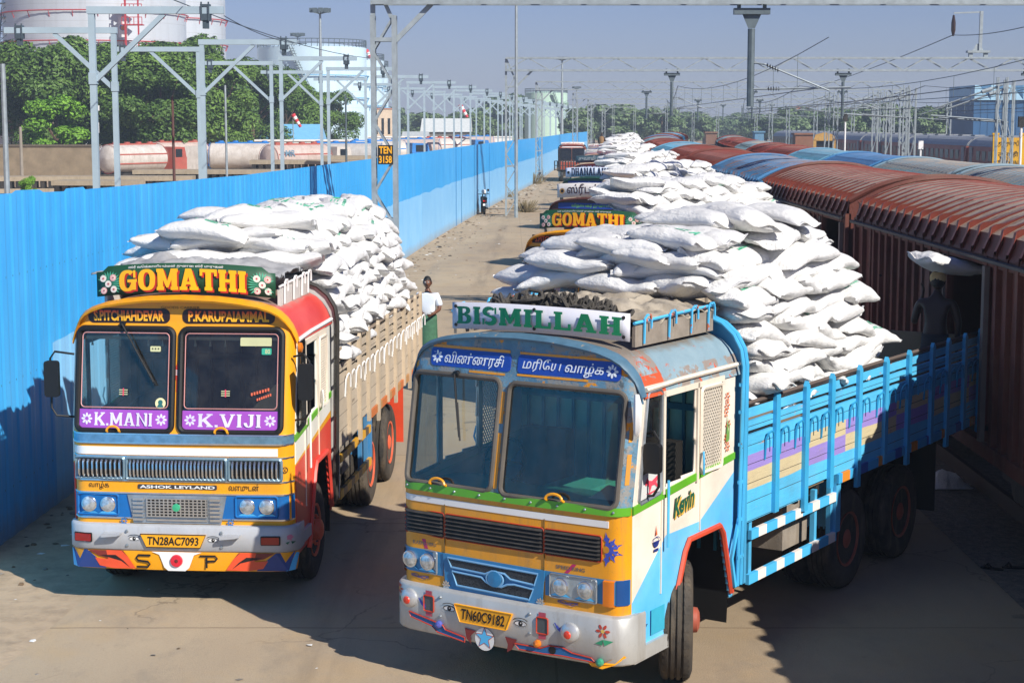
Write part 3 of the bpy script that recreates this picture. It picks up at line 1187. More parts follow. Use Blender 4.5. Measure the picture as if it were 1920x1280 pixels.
    # --- windscreens
    for q in (fl, fr):
        rr = rrect(*q, .07, 6)
        b = MB()
        n = len(rr)
        cx, cz = (q[0] + q[1]) / 2, (q[2] + q[3]) / 2
        us = [0, .34, .67, 1.0]
        vs = [[(cx + (a - cx) * u, cz + (c - cz) * u) for a, c in rr] for u in us[1:]]
        pts = [(cx, F(cx, cz) + .012, cz)] + [(a, F(a, c) + .012, c) for ring in vs for a, c in ring]
        fs = [(0, 1 + i, 1 + (i + 1) % n) for i in range(n)]
        for k in range(2):
            fs += [(1 + k * n + i, 1 + (k + 1) * n + i, 1 + (k + 1) * n + (i + 1) % n, 1 + k * n + (i + 1) % n) for i in range(n)]
        b.add(pts, fs, 0, True)
        g = b.build('windscreen', st.get('glass', GLASSB), root)
        loop_tube(rr, lift(.002), st.get('gr', .026), 8).build('window_rubber', st['gasket'], g)
        if st['kind'] == 'yellow':
            b = MB()
            b.tube([lift(.006)(*p) for p in rrect(q[0] + .045, q[1] - .045, q[2] + .235, q[3] - .045, .04, 4)], .006, 4, closed=True)
            b.build('window_beading', mat('pink_beading', '#c98f8b', .4), g)
    # --- bumper
    b = MB()
    bxs = [(a, FB(a)) for a in [-1.2, -1.195, -1.18, -1.15, -1.1, -1.0] + frange(-.9, .9, 12) + [1.0, 1.1, 1.15, 1.18, 1.195, 1.2]]
    bxs = [(-1.2, .36), (-1.2, .26)] + bxs + [(1.2, .26), (1.2, .36)]
    bz0, bz1 = st['bump']
    lp = [(bz1, .16), (bz1, .02), (bz1 - .02, 0), (bz0 + .02, 0), (bz0, .02), (bz0, .14)]
    b.grid(bxs, range(6), lambda a, j: (a[0] * (1 if j in (2, 3) else .992), a[1] + (lp[j][1] if abs(a[0]) < 1.2 else 0), lp[j][0]))
    for s in (-1, 1):
        zl = .42 if st['kind'] == 'blue' else bz0
        b.box(s * 1.13, s * 1.185, .2, .80, zl + .01, zl + .13)
        b.box(s * 1.13, s * 1.19, .2, .37, zl + .14, bz1 - .02)
    bump = b.build('bumper', st['bumpm'], root, 50)

    def fb(a, z, l=0.0):
        return (a, FB(a) - .003 - l, z)
    st['front_fn'](root, st, fb) if not far else None
    # --- number plate (all)
    if not far:
        b = MB()
        pc, pz, pw, ph = st['plate_at']
        sh = [(pc - pw / 2 - .04, pz + ph / 2), (pc - pw / 2 + .02, pz - ph / 2), (pc + pw / 2 - .02, pz - ph / 2), (pc + pw / 2 + .04, pz + ph / 2)]
        b.prism(sh, lambda a, z, t: (a, FB(a) - t, z), .0, .022)
        pl = b.build('number_plate', PLATE, root)
        b = MB()
        put_text(b, st['plate'], pc - pw / 2 + .035, pc + pw / 2 - .035, pz - ph * .32, pz + ph * .32, lambda a, z, l: (a, FB(a) - .0245, z), 0, .018, .15 if st['kind'] == 'blue' else .1)
        b.build('plate_number', INK, pl)
        b = MB()
        b.tube([(a, FB(a) - .024, z) for a, z in sh], .005, 4, closed=True)
        b.build('plate_border', INK if st['kind'] == 'yellow' else PLATE, pl)
    # --- roof rack and name board
    rk = MB()
    for s in (-1, 1):
        rk.box(s * .9, s * .93, .62, 2.08, 3.03, 3.21, 0)
        rk.tube([(s * .93, .6, 3.235), (s * .93, 2.1, 3.265)], .015, 5, 1)
        for yy in (.75, 1.2, 1.62, 1.95):
            hk = [(s * .945, yy, 3.05), (s * .95, yy, 3.26), (s * .955, yy + .03, 3.29), (s * .96, yy + .08, 3.29), (s * .96, yy + .1, 3.24), (s * .96, yy + .1, 3.17)]
            rk.tube(hk, .011, 5, 1)
    rk.box(-.9, .9, 2.04, 2.07, 3.06, 3.19, 0)
    rk.build('roof_rack', [st['rackm'], st['rackt']], root)
    x0, x1, z0, z1 = st['board_at']

    def fn(a, z, l=0.0):
        u = (a - (x0 + x1) / 2) / ((x1 - x0) / 2)
        return (a, .44 + .10 * u * u - l, z + st.get('sag', .0) * (1 - u * u))
    b = MB()
    if st.get('notch'):
        ov_ = lambda u: z1 - (.05 if abs(u) > .86 else 0)
    else:
        ov_ = lambda u: z1
    us = frange(x0, x1, 28)
    b.grid(us, [0, 1], lambda a, j: fn(a, (z0, ov_((a - (x0 + x1) / 2) / ((x1 - x0) / 2)))[j]))
    nb = b.build('name_board', st['boardm'], root, 30)
    sm = nb.modifiers.new('thickness', 'SOLIDIFY')
    sm.thickness = .02
    sm.offset = -1 if nb.data.polygons[0].normal.y < 0 else 1
    b = MB()
    for pl in (st['board_polys'] or []):
        b.poly2(pl[0], lambda a, z, l: fn(a, z, .002 + pl[2] + l), pl[1], .0002)
    for tx in st.get('board_text', []):
        put_text(b, tx[0], tx[1], tx[2], tx[3], tx[4], lambda a, z, l: fn(a, z, .006), tx[5], .012)
    for (fx, fz, rr_, mi) in st.get('board_discs', []):
        disc(b, fx, fz, rr_, lambda a, z, l: fn(a, z, .008 + l), 0, mi, 12)
        disc(b, fx + rr_ * .1, fz, rr_ * .6, lambda a, z, l: fn(a, z, .0095 + l), 0, 6, 9)
        disc(b, fx, fz, rr_ * .3, lambda a, z, l: fn(a, z, .011 + l), 0, 3, 8)
    b.build('board_lettering', st['board_mats'], nb)
    # --- head board
    hb = [(-1.22, .68), (1.22, .68), (1.22, 2.62)] + [(.78 + .44 * math.cos(R(t)), 2.72 + .44 * math.sin(R(t))) for t in (0, 20, 40, 60, 80, 90)] + \
         [(-.78 - .44 * math.cos(R(t)), 2.72 + .44 * math.sin(R(t))) for t in (90, 80, 60, 40, 20, 0)] + [(-1.22, 2.62)]
    b = MB()
    b.prism(hb, lambda a, z, t: (a, 2.2 + t, z), 0, .05, 0)
    for off in ((2.17, 0), (2.10, -.0)):
        pth = [(1.205, off[0] - .0, .68)] + [(a + .015, off[0], z) for a, z in hb[2:9]]
        b.tube(pth, .018, 6, 1)
        b.tube([(-a, q, z) for a, q, z in pth], .018, 6, 1)
    for s in (-1, 1):
        for zz in (.95, 1.3, 1.65, 2.0, 2.3, 2.55):
            b.beam((s * 1.21, 2.08, zz), (s * 1.21, 2.2, zz), .02, .03, 1)
        b.tube([(s * 1.2, 2.06, .68), (s * 1.2, 1.98, .66 + .3), (s * 1.2, 2.12, 1.3)], .02, 5, 1)
    b.build('head_board', [st['headm'], st['frameb']], root)
    # --- plank body
    ys_ = [2.84, 3.53, 4.17, 4.90, 5.66, 6.35, 7.11, 7.65, 8.24, 8.8]
    for s in (-1, 1):
        b = MB()
        b.box(s * 1.185, s * 1.215, 2.26, 8.94, 1.34, 2.06, 0)
        b.box(s * 1.185, s * 1.215, 2.26, 8.94, 2.10, 2.19, 0)
        b.box(s * 1.185, s * 1.215, 2.26, 8.94, 2.225, 2.32, 0)
        b.box(s * 1.185, s * 1.215, 2.26, 3.5, 1.24, 1.34, 0)
        sb = b.build('side_board', st['body'], root)
        b = MB()
        b.tube([(s * 1.2, 2.25, 2.355), (s * 1.2, 5.5, 2.36), (s * 1.2, 8.95, 2.355)], .024, 5)
        b.build('top_rail', st['railm'], sb)
        for i, yy in enumerate(ys_):
            b = MB()
            low = 1.12 if i % 2 else 1.24
            pf = [(yy - .045, low), (yy + .045, low), (yy + .045, 2.36), (yy, 2.41), (yy - .045, 2.36)]
            b.prism(pf, lambda a, z, t: (s * t, a, z), 1.215, 1.255)
            b.build('stake', st['stake'], sb)
        if far:
            continue
        for i, yy in enumerate(ys_):
            for dy in (-.17, .17):
                q = yy + dy
                b = MB()
                b.tube([(s * 1.222, q - .055, 1.78), (s * 1.235, q - .055, 1.98), (s * 1.25, q - .035, 2.03), (s * 1.262, q + .0, 2.045), (s * 1.265, q + .035, 2.03), (s * 1.268, q + .055, 1.98), (s * 1.268, q + .055, 1.88)], .011, 5)
                b.build('rope_hook', st['hook'], sb)
    b = MB()
    b.box(-1.18, 1.18, 2.26, 8.94, 1.3, 1.345)
    b.box(-1.18, 1.18, 8.9, 8.94, 1.345, 2.3)
    b.build('load_bed', st['bed'], root)
    b = MB()
    for s in (-1, 1):
        b.box(s * 1.12, s * 1.235, 4.4, 8.95, 1.235, 1.335)
    b.build('sill', st['sill'], root)
    # --- chassis and guards
    b = MB()
    for s in (-1, 1):
        b.box(s * .36, s * .44, .45, 8.8, .78, 1.02)
    for yy in (1.4, 2.6, 3.8, 5.0, 6.55, 8.4):
        b.box(-.4, .4, yy - .05, yy + .05, .8, 1.0)
    for yy in frange(2.5, 8.7, 12):
        b.box(-1.15, 1.15, yy - .04, yy + .04, 1.18, 1.3)
    b.tube([(-.98, 1.4, .53), (.98, 1.4, .53)], .06, 6)
    for yy in (4.98, 6.55):
        b.tube([(-.95, yy, .53), (.95, yy, .53)], .09, 6)
        b.lathe([(0, -.22), (.16, -.12), (.2, 0), (.16, .12), (0, .22)], (0, yy, .53), 'Y', 10)
    b.box(-.95, -.45, 2.7, 3.8, .62, 1.1)
    b.build('chassis', DARK, root)
    if not far:
        b = MB()
        b.box(.5, 1.0, 3.55, 4.15, .68, 1.15)
        b.build('tool_box', WOODG, root)
    for s in (-1, 1):
        for q in ((2.36, 1.06, 1.15), (2.32, .64, .735)):
            b = MB()
            b.box(s * 1.18, s * 1.22, q[0], 4.4, q[1], q[2])
            b.build('side_guard', st['guard'], root)
        for yy in (2.42, 3.95, 4.36):
            b = MB()
            b.box(s * 1.13, s * 1.178, yy - .03, yy + .03, .64, 1.25)
            b.build('guard_post', st['stake2'], root)
        b = MB()
        b.add([(s * 1.2, 4.42, 1.3), (s * .45, 4.42, 1.3), (s * .45, 4.5, .72), (s * 1.2, 4.5, .72)], [(0, 1, 2, 3)])
        b.box(s * 1.14, s * 1.21, 4.40, 4.52, .72, 1.3)
        b.build('mudguard', st['stake2'], root)
    for s in (-1, 1):
        b = MB()
        b.box(s * .5, s * 1.15, 7.55, 7.57, .35, 1.25)
        b.build('rear_flap', st['flap'], root)
    for s in (-1, 1):
        wheel(root, s * 1.0, 1.28, s, st['rim'], True, st.get('steer', 0))
        for yy in (4.98, 6.55):
            wheel(root, s * .985, yy, s, st['rim'])
            if not far:
                wheel(root, s * .66, yy, -s, st['rim'])
    if far:
        b = MB()
        for q in st.get('fronts', []):
            x0_, x1_, z0_, z1_, mi = q
            b.grid(frange(x0_, x1_, 8), [z0_, z1_], lambda a, z: (a, (F(a, z) if z0_ > .84 else FB(a)) - .012, z), m=mi)
        for q in st.get('ftext', []):
            put_text(b, q[0], q[1], q[2], q[3], q[4], lift(.02), q[5], .012)
        b.build('front_trim', st['fmats'], root)
    # --- inside of the cab
    b = MB()
    b.box(-1.08, 1.08, .32, .62, 1.3, 1.62)
    b.grid(frange(-1.08, 1.08, 16), frange(0, 1, 6), lambda a, t: (a, .24 + .62 * t, 1.735 - .05 * t + .02 * math.sin(a * 5) * t + .05 * math.exp(-((a + .55) / .25) ** 2) * t))
    b.box(-.2, .25, .7, 1.5, 1.2, 1.66)
    b.build('dashboard', st['dash'], root)
    if st['kind'] == 'blue':
        b = MB()
        b.grid(frange(0, 1, 10), frange(0, 1, 8), lambda a, t: (.62 + .34 * a, .38 + .24 * t, 1.75 + .10 * math.sin(math.pi * a) * math.sin(math.pi * t) * (1 + .6 * mnoise.noise(Vector((a * 4, t * 4, 2))))))
        b.build('folded_cloth', mat('pale_cloth', '#d8d2bd', .8), root)
    b = MB()
    for cx in (-.6, .55):
        b.box(cx - .26, cx + .26, 1.15, 1.7, 1.15, 1.42)
        b.box(cx - .25, cx + .25, 1.62, 1.76, 1.42, 2.05)
    b.build('cab_seat', SEATM, root)
    if not far:
        b = MB()
        b.tube([(-.55 + .22 * math.cos(t), .86 + .09 * math.sin(t), 1.86 + .2 * math.sin(t)) for t in [2 * math.pi * i / 20 for i in range(20)]], .016, 6, closed=True)
        b.tube([(-.55, .62, 1.5), (-.55, .86, 1.86)], .03, 6)
        b.beam((-.75, .86, 1.86), (-.35, .86, 1.86), .03, .02)
        b.build('steering_wheel', BLACK, root)
        b = MB()
        for i in range(13):
            xx = -1.05 + i * .17
            b.box(xx, xx + .028, 2.03, 2.055, 1.0, 2.6)
        b.box(-1.1, 1.1, 2.025, 2.058, 2.28, 2.34)
        b.build('rear_slats', st['slat'], root)
    return root


def mirror(root, x, y0, z0, z1, m=BLACK):
    s = 1 if x > 0 else -1
    b = MB()
    b.prism(rrect(x - .075, x + .075, z0, z1, .03, 3), lambda a, z, t: (a, y0 + t, z), 0, .06)
    b.tube([(s * 1.14, y0 + .12, z1 + .06), (x - s * .02, y0 + .08, z1 + .09), (x + s * .03, y0 + .08, z1 + .02), (x + s * .03, y0 + .08, z0 - .12), (x - s * .02, y0 + .08, z0 - .2), (s * 1.15, y0 + .12, z0 - .22)], .012, 6)
    return b.build('wing_mirror', m, root)


def headlight(root, x, z, r, y):
    b = MB()
    b.lathe([(r * 1.05, .02), (r * 1.08, -.012), (r * .98, -.018)], (x, y, z), 'Y', 20, 1)
    b.lathe([(r * .98, -.012), (r * .85, -.020), (r * .6, -.026), (r * .3, -.029), (.0, -.030)], (x, y, z), 'Y', 20, 0)
    return b.build('headlight', [LENS, CHROME, WHITE], root)


def wiper(root, x, z, x2, z2):
    b = MB()
    b.lathe([(.03, -.04), (.03, .02)], (x, F(x, z), z), 'Y', 8)
    b.tube([lift(.05)(x, z), lift(.045)((x + x2) / 2, (z + z2) / 2), lift(.03)(x2, z2)], .01, 5)
    b.beam(lift(.028)(x + (x2 - x) * .45, z + (z2 - z) * .45), lift(.022)(x2 + (x2 - x) * .06, z2 + (z2 - z) * .06), .012, .02)
    return b.build('wiper', BLACK, root)


def handle(root, x, z, m, w=.13):
    b = MB()
    b.tube([lift(-.01)(x - w / 2, z), lift(.03)(x - w / 2, z + .02)] + [lift(.05)(x - w / 2 * math.cos(math.pi * i / 8), z + .03 + .045 * math.sin(math.pi * i / 8)) for i in range(9)] + [lift(.03)(x + w / 2, z + .02), lift(-.01)(x + w / 2, z)], .0125, 6)
    return b.build('grab_handle', m, root)


# ------------------------------------------------------------------ the yellow lorry's face
def front_yellow(root, st, fb):
    band(root, 'chrome_waist', 1.685, 1.775, mat('blue_steel_strip', '#7aa3bb', .25, .6, .25, 12), .02)
    for z in (1.775, 1.683, 1.545, 1.297, 1.165, .905):
        band(root, 'chrome_strip', z - .008, z + .008, CHROME, .022 if z > 1.6 else .014)
    band(root, 'white_stripe', 1.56, 1.64, WHITE, .006, -1.13, 1.0)
    band(root, 'blue_band', .912, 1.158, NAVY, .006)
    # upper ventilator grille
    fm = mat('blue_grey_frame', '#7f98a5', .35, .4, .15, 8)
    for x0, x1, n in ((-1.09, -.6, 10), (-.55, .46, 25), (.51, 1.02, 11)):
        b = MB()
        b.grid(frange(x0, x1, 8), [1.325, 1.515], lambda a, z: (a, F(a, z) - .008, z), m=0)
        b.tube([lift(.016)(*p) for p in rrect(x0 - .012, x1 + .012, 1.312, 1.528, .02, 2)], .02, 4, m=1, closed=True)
        for i in range(n):
            xx = x0 + .03 + (x1 - x0 - .06) * i / (n - 1)
            b.tube([lift(.012)(xx, 1.335), lift(.034)(xx, 1.36), lift(.034)(xx, 1.48), lift(.012)(xx, 1.505)], .0125, 6, 2)
        b.build('ventilator_grille', [INK, fm, CHROME], root)
    # radiator grille
    b = MB()
    b.prism([(-.56, 1.15), (.47, 1.15), (.41, .86), (-.5, .86)], lambda a, z, t: (a, F(a, z) - t, z), .0, .02, 1)
    b.prism([(-.36, 1.12), (.27, 1.12), (.27, .93), (-.36, .93)], lambda a, z, t: (a, F(a, z) - t, z), .021, .024, 0)
    for i in range(15):
        x = -.35 + .61 * i / 14
        b.beam(lift(.03)(x, 1.12), lift(.03)(x, .93), .014, .02, 2)
    for j in range(7):
        z = .935 + .18 * j / 6
        b.beam(lift(.032)(-.36, z), lift(.032)(.27, z), .02, .012, 2)
    for s, xa, xb in ((-1, -.52, -.39), (1, .30, .43)):
        for j in range(6):
            z = .90 + j * .042
            b.beam(lift(.03)(xa + (.02 if s < 0 else 0), z), lift(.03)(xb - (.02 if s > 0 else 0), z), .02, .024, 2)
    b.beam(lift(.026)(-.36, .895), lift(.026)(.27, .895), .01, .02, 2)
    g = b.build('radiator_grille', [INK, STEEL, CHROME], root)
    b = MB()
    b.lathe([(.04, .0), (.04, -.012), (.0, -.016)], (-.045, F(0, 1) - .04, 1.03), 'Y', 14)
    b.build('grille_badge', mat('badge_green', '#3fae7d', .4), g)
    for sx in (-1, 1):
        b = MB()
        xa, xb = (-1.09, -.66) if sx < 0 else (.56, .99)
        b.tube([lift(.012)(*p) for p in rrect(xa, xb, .935, 1.145, .02, 2)], .014, 4, closed=True)
        for xc in ((xa + .12), (xb - .11)):
            b.add([lift(.012)(xc - .1, .945), lift(.012)(xc + .1, .945), lift(.02)(xc + .06, .97), lift(.02)(xc - .06, .97)], [(0, 1, 2, 3)], 1)
            headlight(root, xc, 1.042, .074, F(xc, 1.04) - .006)
        b.build('headlight_surround', [NAVY, SKYFLAT], root)
        b = MB()
        flower(b, -.6 if sx < 0 else .51, .875, .04, lift(.03), 0)
        b.build('flower_boss', mat('metal_blue', '#2f7fc0', .3, .4), root)
    # badges and writing
    b = MB()
    b.prism(rrect(-.45, .37, 1.212, 1.258, .01, 2), lambda a, z, t: (a, F(a, z) - t, z), 0, .008)
    mb_ = b.build('maker_badge', mat('badge_dark', '#3a3a3e', .4), root)
    b = MB()
    put_text(b, 'ASHOK LEYLAND', -.43, .35, 1.219, 1.251, lift(.011), 0, .03)
    b.build('badge_lettering', WHITE, mb_)
    b = MB()
    put_text(b, 'வாழ்க', -.97, -.755, 1.195, 1.275, lift(.004), 0, .006)
    b.build('painted_words', INK, root)
    b = MB()
    put_text(b, 'வளமுடன்', .49, .80, 1.205, 1.275, lift(.004), 0, .006)
    b.build('painted_words', INK, root)
    for xx in (-1.112, 1.068):
        b = MB()
        b.poly2(stroke2(arc2(xx, 1.42, .024, .03, 0, 360, 12), .008), lift(.004))
        b.poly2([[(xx - .014, 1.40), (xx - .009, 1.40), (xx + .014, 1.44), (xx + .009, 1.44)]], lift(.008))
        b.poly2([[(xx + .014, 1.40), (xx + .009, 1.40), (xx - .014, 1.44), (xx - .009, 1.44)]], lift(.009))
        b.build('painted_roundel', INK, root)
    b = MB()
    put_text(b, 'GOODS CARRIER', -.22, .18, 3.035, 3.06, lift(.004), 0, .0)
    b.build('brow_words', INK, root)
    # bumper furniture
    for x in (-1.02, .93):
        b = MB()
        b.prism(rrect(x - .1, x + .1, .665, .76, .01, 2), lambda a, z, t: (a, FB(a) - t, z), 0, .014, 1)
        b.prism(rrect(x - .09, x + .09, .675, .75, .01, 2), lambda a, z, t: (a, FB(a) - t, z), .015, .026, 0)
        b.build('bumper_lamp', [REDLENS, INK], root)
    for x in (-.7, .53):
        b = MB()
        b.prism([(x - .1, .735), (x + .06, .75), (x + .1, .762), (x + .1, .775), (x - .08, .775), (x - .1, .765)], lambda a, z, t: (a, FB(a) - t, z), 0, .09)
        b.build('bumper_step', GREYBUMP, root)
    for x in (-.55, .43):
        for z in (.64, .79):
            b = MB()
            b.lathe([(.018, 0), (.014, -.014), (0, -.016)], (x, FB(x), z), 'Y', 8)
            b.build('bumper_bolt', STEEL, root)
    eye(root, -.475, .712, .052, fb)
    eye(root, .345, .712, .052, fb, -1)
    # painted valance under the bumper
    VR = mat('valance_red', '#e2512c', .45)
    VB = mat('valance_blue', '#27407e', .45)
    MAR = mat('valance_maroon', '#7b2a20', .45)
    b = MB()
    vx = [-1.19, -1.18, -1.15, -1.08] + frange(-.95, .95, 16) + [1.08, 1.15, 1.18, 1.19]
    b.grid(vx, [0, 1, 2], lambda a, j: (a * (1, .99, .975)[j], FB(a) + .02 + (0, .0, .012)[j], (.583, .46, .385)[j]))
    va = b.build('front_valance', [YELLOW], root)

    def fv(a, z, l=0.0):
        return (a, FB(a) + .012 - l, z)
    b = MB()
    for s in (-1, 1):
        P = lambda pts: [[(s * a - .0, z) for a, z in pts]]
        b.poly2(P([(1.17, .575), (1.19, .56), (1.16, .395), (1.08, .39)]), fv, 2)
        b.poly2(P([(1.16, .58), (.98, .58), (.88, .5), (.78, .395), (1.1, .39)]), lambda a, z, l: fv(a, z, .001 + l), 1)
        b.poly2(P([(.97, .58), (.6, .58), (.55, .52), (.72, .49), (.86, .52)]), lambda a, z, l: fv(a, z, .002 + l), 3)
        b.poly2(P([(.78, .583), (.62, .583), (.55, .52), (.47, .4), (.7, .395), (.85, .42), (.9, .5), (.76, .49)]), lambda a, z, l: fv(a, z, .003 + l), 0)
        b.poly2(P([(.84, .53), (.68, .535), (.6, .48), (.53, .41), (.62, .475), (.74, .505)]), lambda a, z, l: fv(a, z, .005 + l), 4)
    b.poly2([[(-.3, .58), (.22, .58), (.14, .55), (.09, .42), (.05, .385), (-.13, .385), (-.17, .42), (-.22, .55)]], lambda a, z, l: fv(a, z, .004 + l), 5)
    b.poly2(stroke2([(-.31, .54), (-.44, .54), (-.46, .51), (-.44, .485), (-.34, .475), (-.32, .45), (-.34, .42), (-.46, .42)], .022), lambda a, z, l: fv(a, z, .006 + l), 4)
    b.poly2(stroke2([(.27, .42), (.27, .53)], .022) + stroke2([(.2, .545), (.36, .545), (.38, .52), (.36, .495), (.27, .49)], .02), lambda a, z, l: fv(a, z, .006 + l), 4)
    b.build('valance_painting', [VR, VB, SKYFLAT, MAR, INK, WHITE], va)
    b = MB()
    b.lathe([(.065, .0), (.06, -.02), (.045, -.022)], (-.04, FB(0) + .01, .49), 'Y', 18, 0)
    b.lathe([(.045, -.01), (.04, -.02), (0, -.024)], (-.04, FB(0) + .01, .49), 'Y', 18, 1)
    b.build('valance_lamp', [mat('lamp_red', '#d8283a', .3), mat('lamp_dark', '#6b2c2a', .3, var=.5, vs=40)], va)
    b = MB()
    flower(b, 1.12, .74, .035, fb, 0, 5)
    disc(b, 1.12, .745, .026, fb, .003, 0)
    b.poly2([[(1.08, .69), (1.12, .7), (1.1, .67)], [(1.13, .7), (1.17, .69), (1.14, .67)]], lambda a, z, l: fb(a, z, .004 + l), 1)
    b.build('painted_rose', [mat('rose_pink', '#c97a94', .5), mat('rose_leaf', '#2f6a4c', .5)], root)
    # name panels over the windscreens
    PB = mat('panel_black', '#2a1512', .4)
    GO = NT('orange_yellow_lettering')
    zz = GO.sep(GO.objco())[2]
    GO.finish(GO.mix(GO.ramp(zz, 2.935, 3.01), srgb('#f2b52a'), srgb('#e0431f')), .4)
    for s, x0, x1 in (('S.PITCHIAHDEVAR', -.99, -.13), ('P.KARUPAIAMMAL', .0, .95)):
        b = MB()
        rr = rrect(x0, x1, 2.885, 3.035, .06, 5)
        b.prism(rr, lambda a, z, t: (a, F(a, z) - t, z), 0, .006)
        pn = b.build('name_panel', PB, root)
        b = MB()
        put_text(b, s, x0 + .06, x1 - .06, 2.905, 3.015, lift(.009), 0, .04)
        b.build('panel_lettering', GO.m, pn)
    # film along the foot of each windscreen
    for s, (x0, x1, z0, z1) in (('K.MANI', st['wsl']), ('K.VIJI', st['wsr'])):
        b = MB()
        b.grid(frange(x0 + .03, x1 - .03, 10), [z0 + .02, z0 + .215], lambda a, z: (a, F(a, z) - .002, z))
        fm_ = b.build('windscreen_film', PURPLE, root)
        b = MB()
        b.poly2(slab_text(s, x0 + .19, x1 - .2, z0 + .055, z0 + .185, .12, .2, .09, .05), lift(.003), 0)
        flower(b, x0 + .11, z0 + .12, .062, lift(.003), 0)
        flower(b, x1 - .11, z0 + .12, .062, lift(.003), 0)
        b.build('film_lettering', mat('film_white', '#dcd6ec', .5), fm_)
        # tasselled fringe inside the glass
        b = MB()
        b.box(x0 + .06, x1 - .06, F(0, 2.75) + .05, F(0, 2.75) + .055, 2.715, 2.745)
        for i in range(6):
            q = x0 + .13 + (x1 - x0 - .26) * i / 5
            b.lathe([(.004, 2.73), (.008, 2.69), (.014, 2.65)], (q, F(q, 2.7) + .05, 0), 'Z', 6)
        b.build('tassel_fringe', mat('fringe', '#b9ad98', .8), root)
    SK_ = [mat('sticker_cream', '#e6dca8', .5), mat('sticker_teal', '#2c6a68', .5), mat('sticker_pale', '#c9c99a', .5), INK, mat('sticker_green', '#35a98b', .5), mat('sticker_red', '#d8455c', .5), mat('sticker_coral', '#e06a4a', .5)]
    b = MB()
    disc(b, -.21, 2.085, .055, lift(.008), 0, 0, 18)
    disc(b, -.21, 2.095, .025, lift(.0095), 0, 1, 12)
    b.poly2([[(-.245, 2.045), (-.175, 2.045), (-.19, 2.075), (-.23, 2.075)]], lift(.011), 1)
    b.build('windscreen_sticker', SK_, root)
    b = MB()
    b.poly2([rrect(-.33, -.22, 2.6, 2.655, .01, 2)], lift(.004), 2)
    for q in (-.31, -.28, -.25):
        disc(b, q + .005, 2.63, .008, lift(.006), 0, 3, 8)
    b.build('windscreen_sticker', SK_, root)
    b = MB()
    b.poly2([rrect(.6, .92, 2.665, 2.75, .01, 2)], lift(.004), 2)
    b.build('windscreen_sticker', SK_, root)
    b = MB()
    b.poly2([rrect(.82, .92, 2.58, 2.645, .01, 2)], lift(.004), 4)
    put_text(b, '80', .855, .905, 2.59, 2.635, lift(.006), 2, .01)
    b.build('windscreen_sticker', SK_, root)
    for xx in (-.6, .46):
        b = MB()
        for k in range(3):
            b.poly2([_rc(xx - .045, 2.165 + k * .022, xx + .045, 2.174 + k * .022)], lift(.008), 2)
        b.poly2([_rc(xx - .007, 2.155, xx + .007, 2.23)], lift(.0095), 5)
        b.build('painted_mark', SK_, root)
    b = MB()
    for k in range(7):
        b.poly2([_rc(.72 + .028 * k, 2.17 + k * .008, .738 + .028 * k, 2.2 + k * .008), _rc(.78 + .022 * k, 2.12 + k * .008, .795 + .022 * k, 2.145 + k * .008)], lift(.006), 6)
    b.build('windscreen_sticker', SK_, root)
    b = MB()
    b.poly2([[(-.06, 2.45), (-.04, 2.51), (-.02, 2.45)]], lift(.004), 0)
    b.poly2([_rc(-.058, 2.32, -.022, 2.45), _rc(-.052, 2.2, -.03, 2.32), _rc(-.045, 1.96, -.038, 2.2)], lift(.004), 0)
    for k in range(3):
        b.poly2([_rc(-.058, 2.37 + k * .02, -.022, 2.379 + k * .02)], lift(.007), 1)
    b.build('painted_pendant', [mat('pendant_red', '#cf3b22', .5), WHITE], root)
    wiper(root, -.62, 2.88, -.28, 2.3)
    handle(root, -.69, 1.78, YELLOW)
    handle(root, .43, 1.78, YELLOW)
    mirror(root, -1.35, .12, 2.13, 2.5)
    mirror(root, 1.28, .12, 2.13, 2.5)
    b = MB()
    b.lathe([(.055, 0), (.05, .03), (0, .045)], (1.16, .42, 2.63), 'X', 10)
    b.build('side_repeater', AMBER, root)


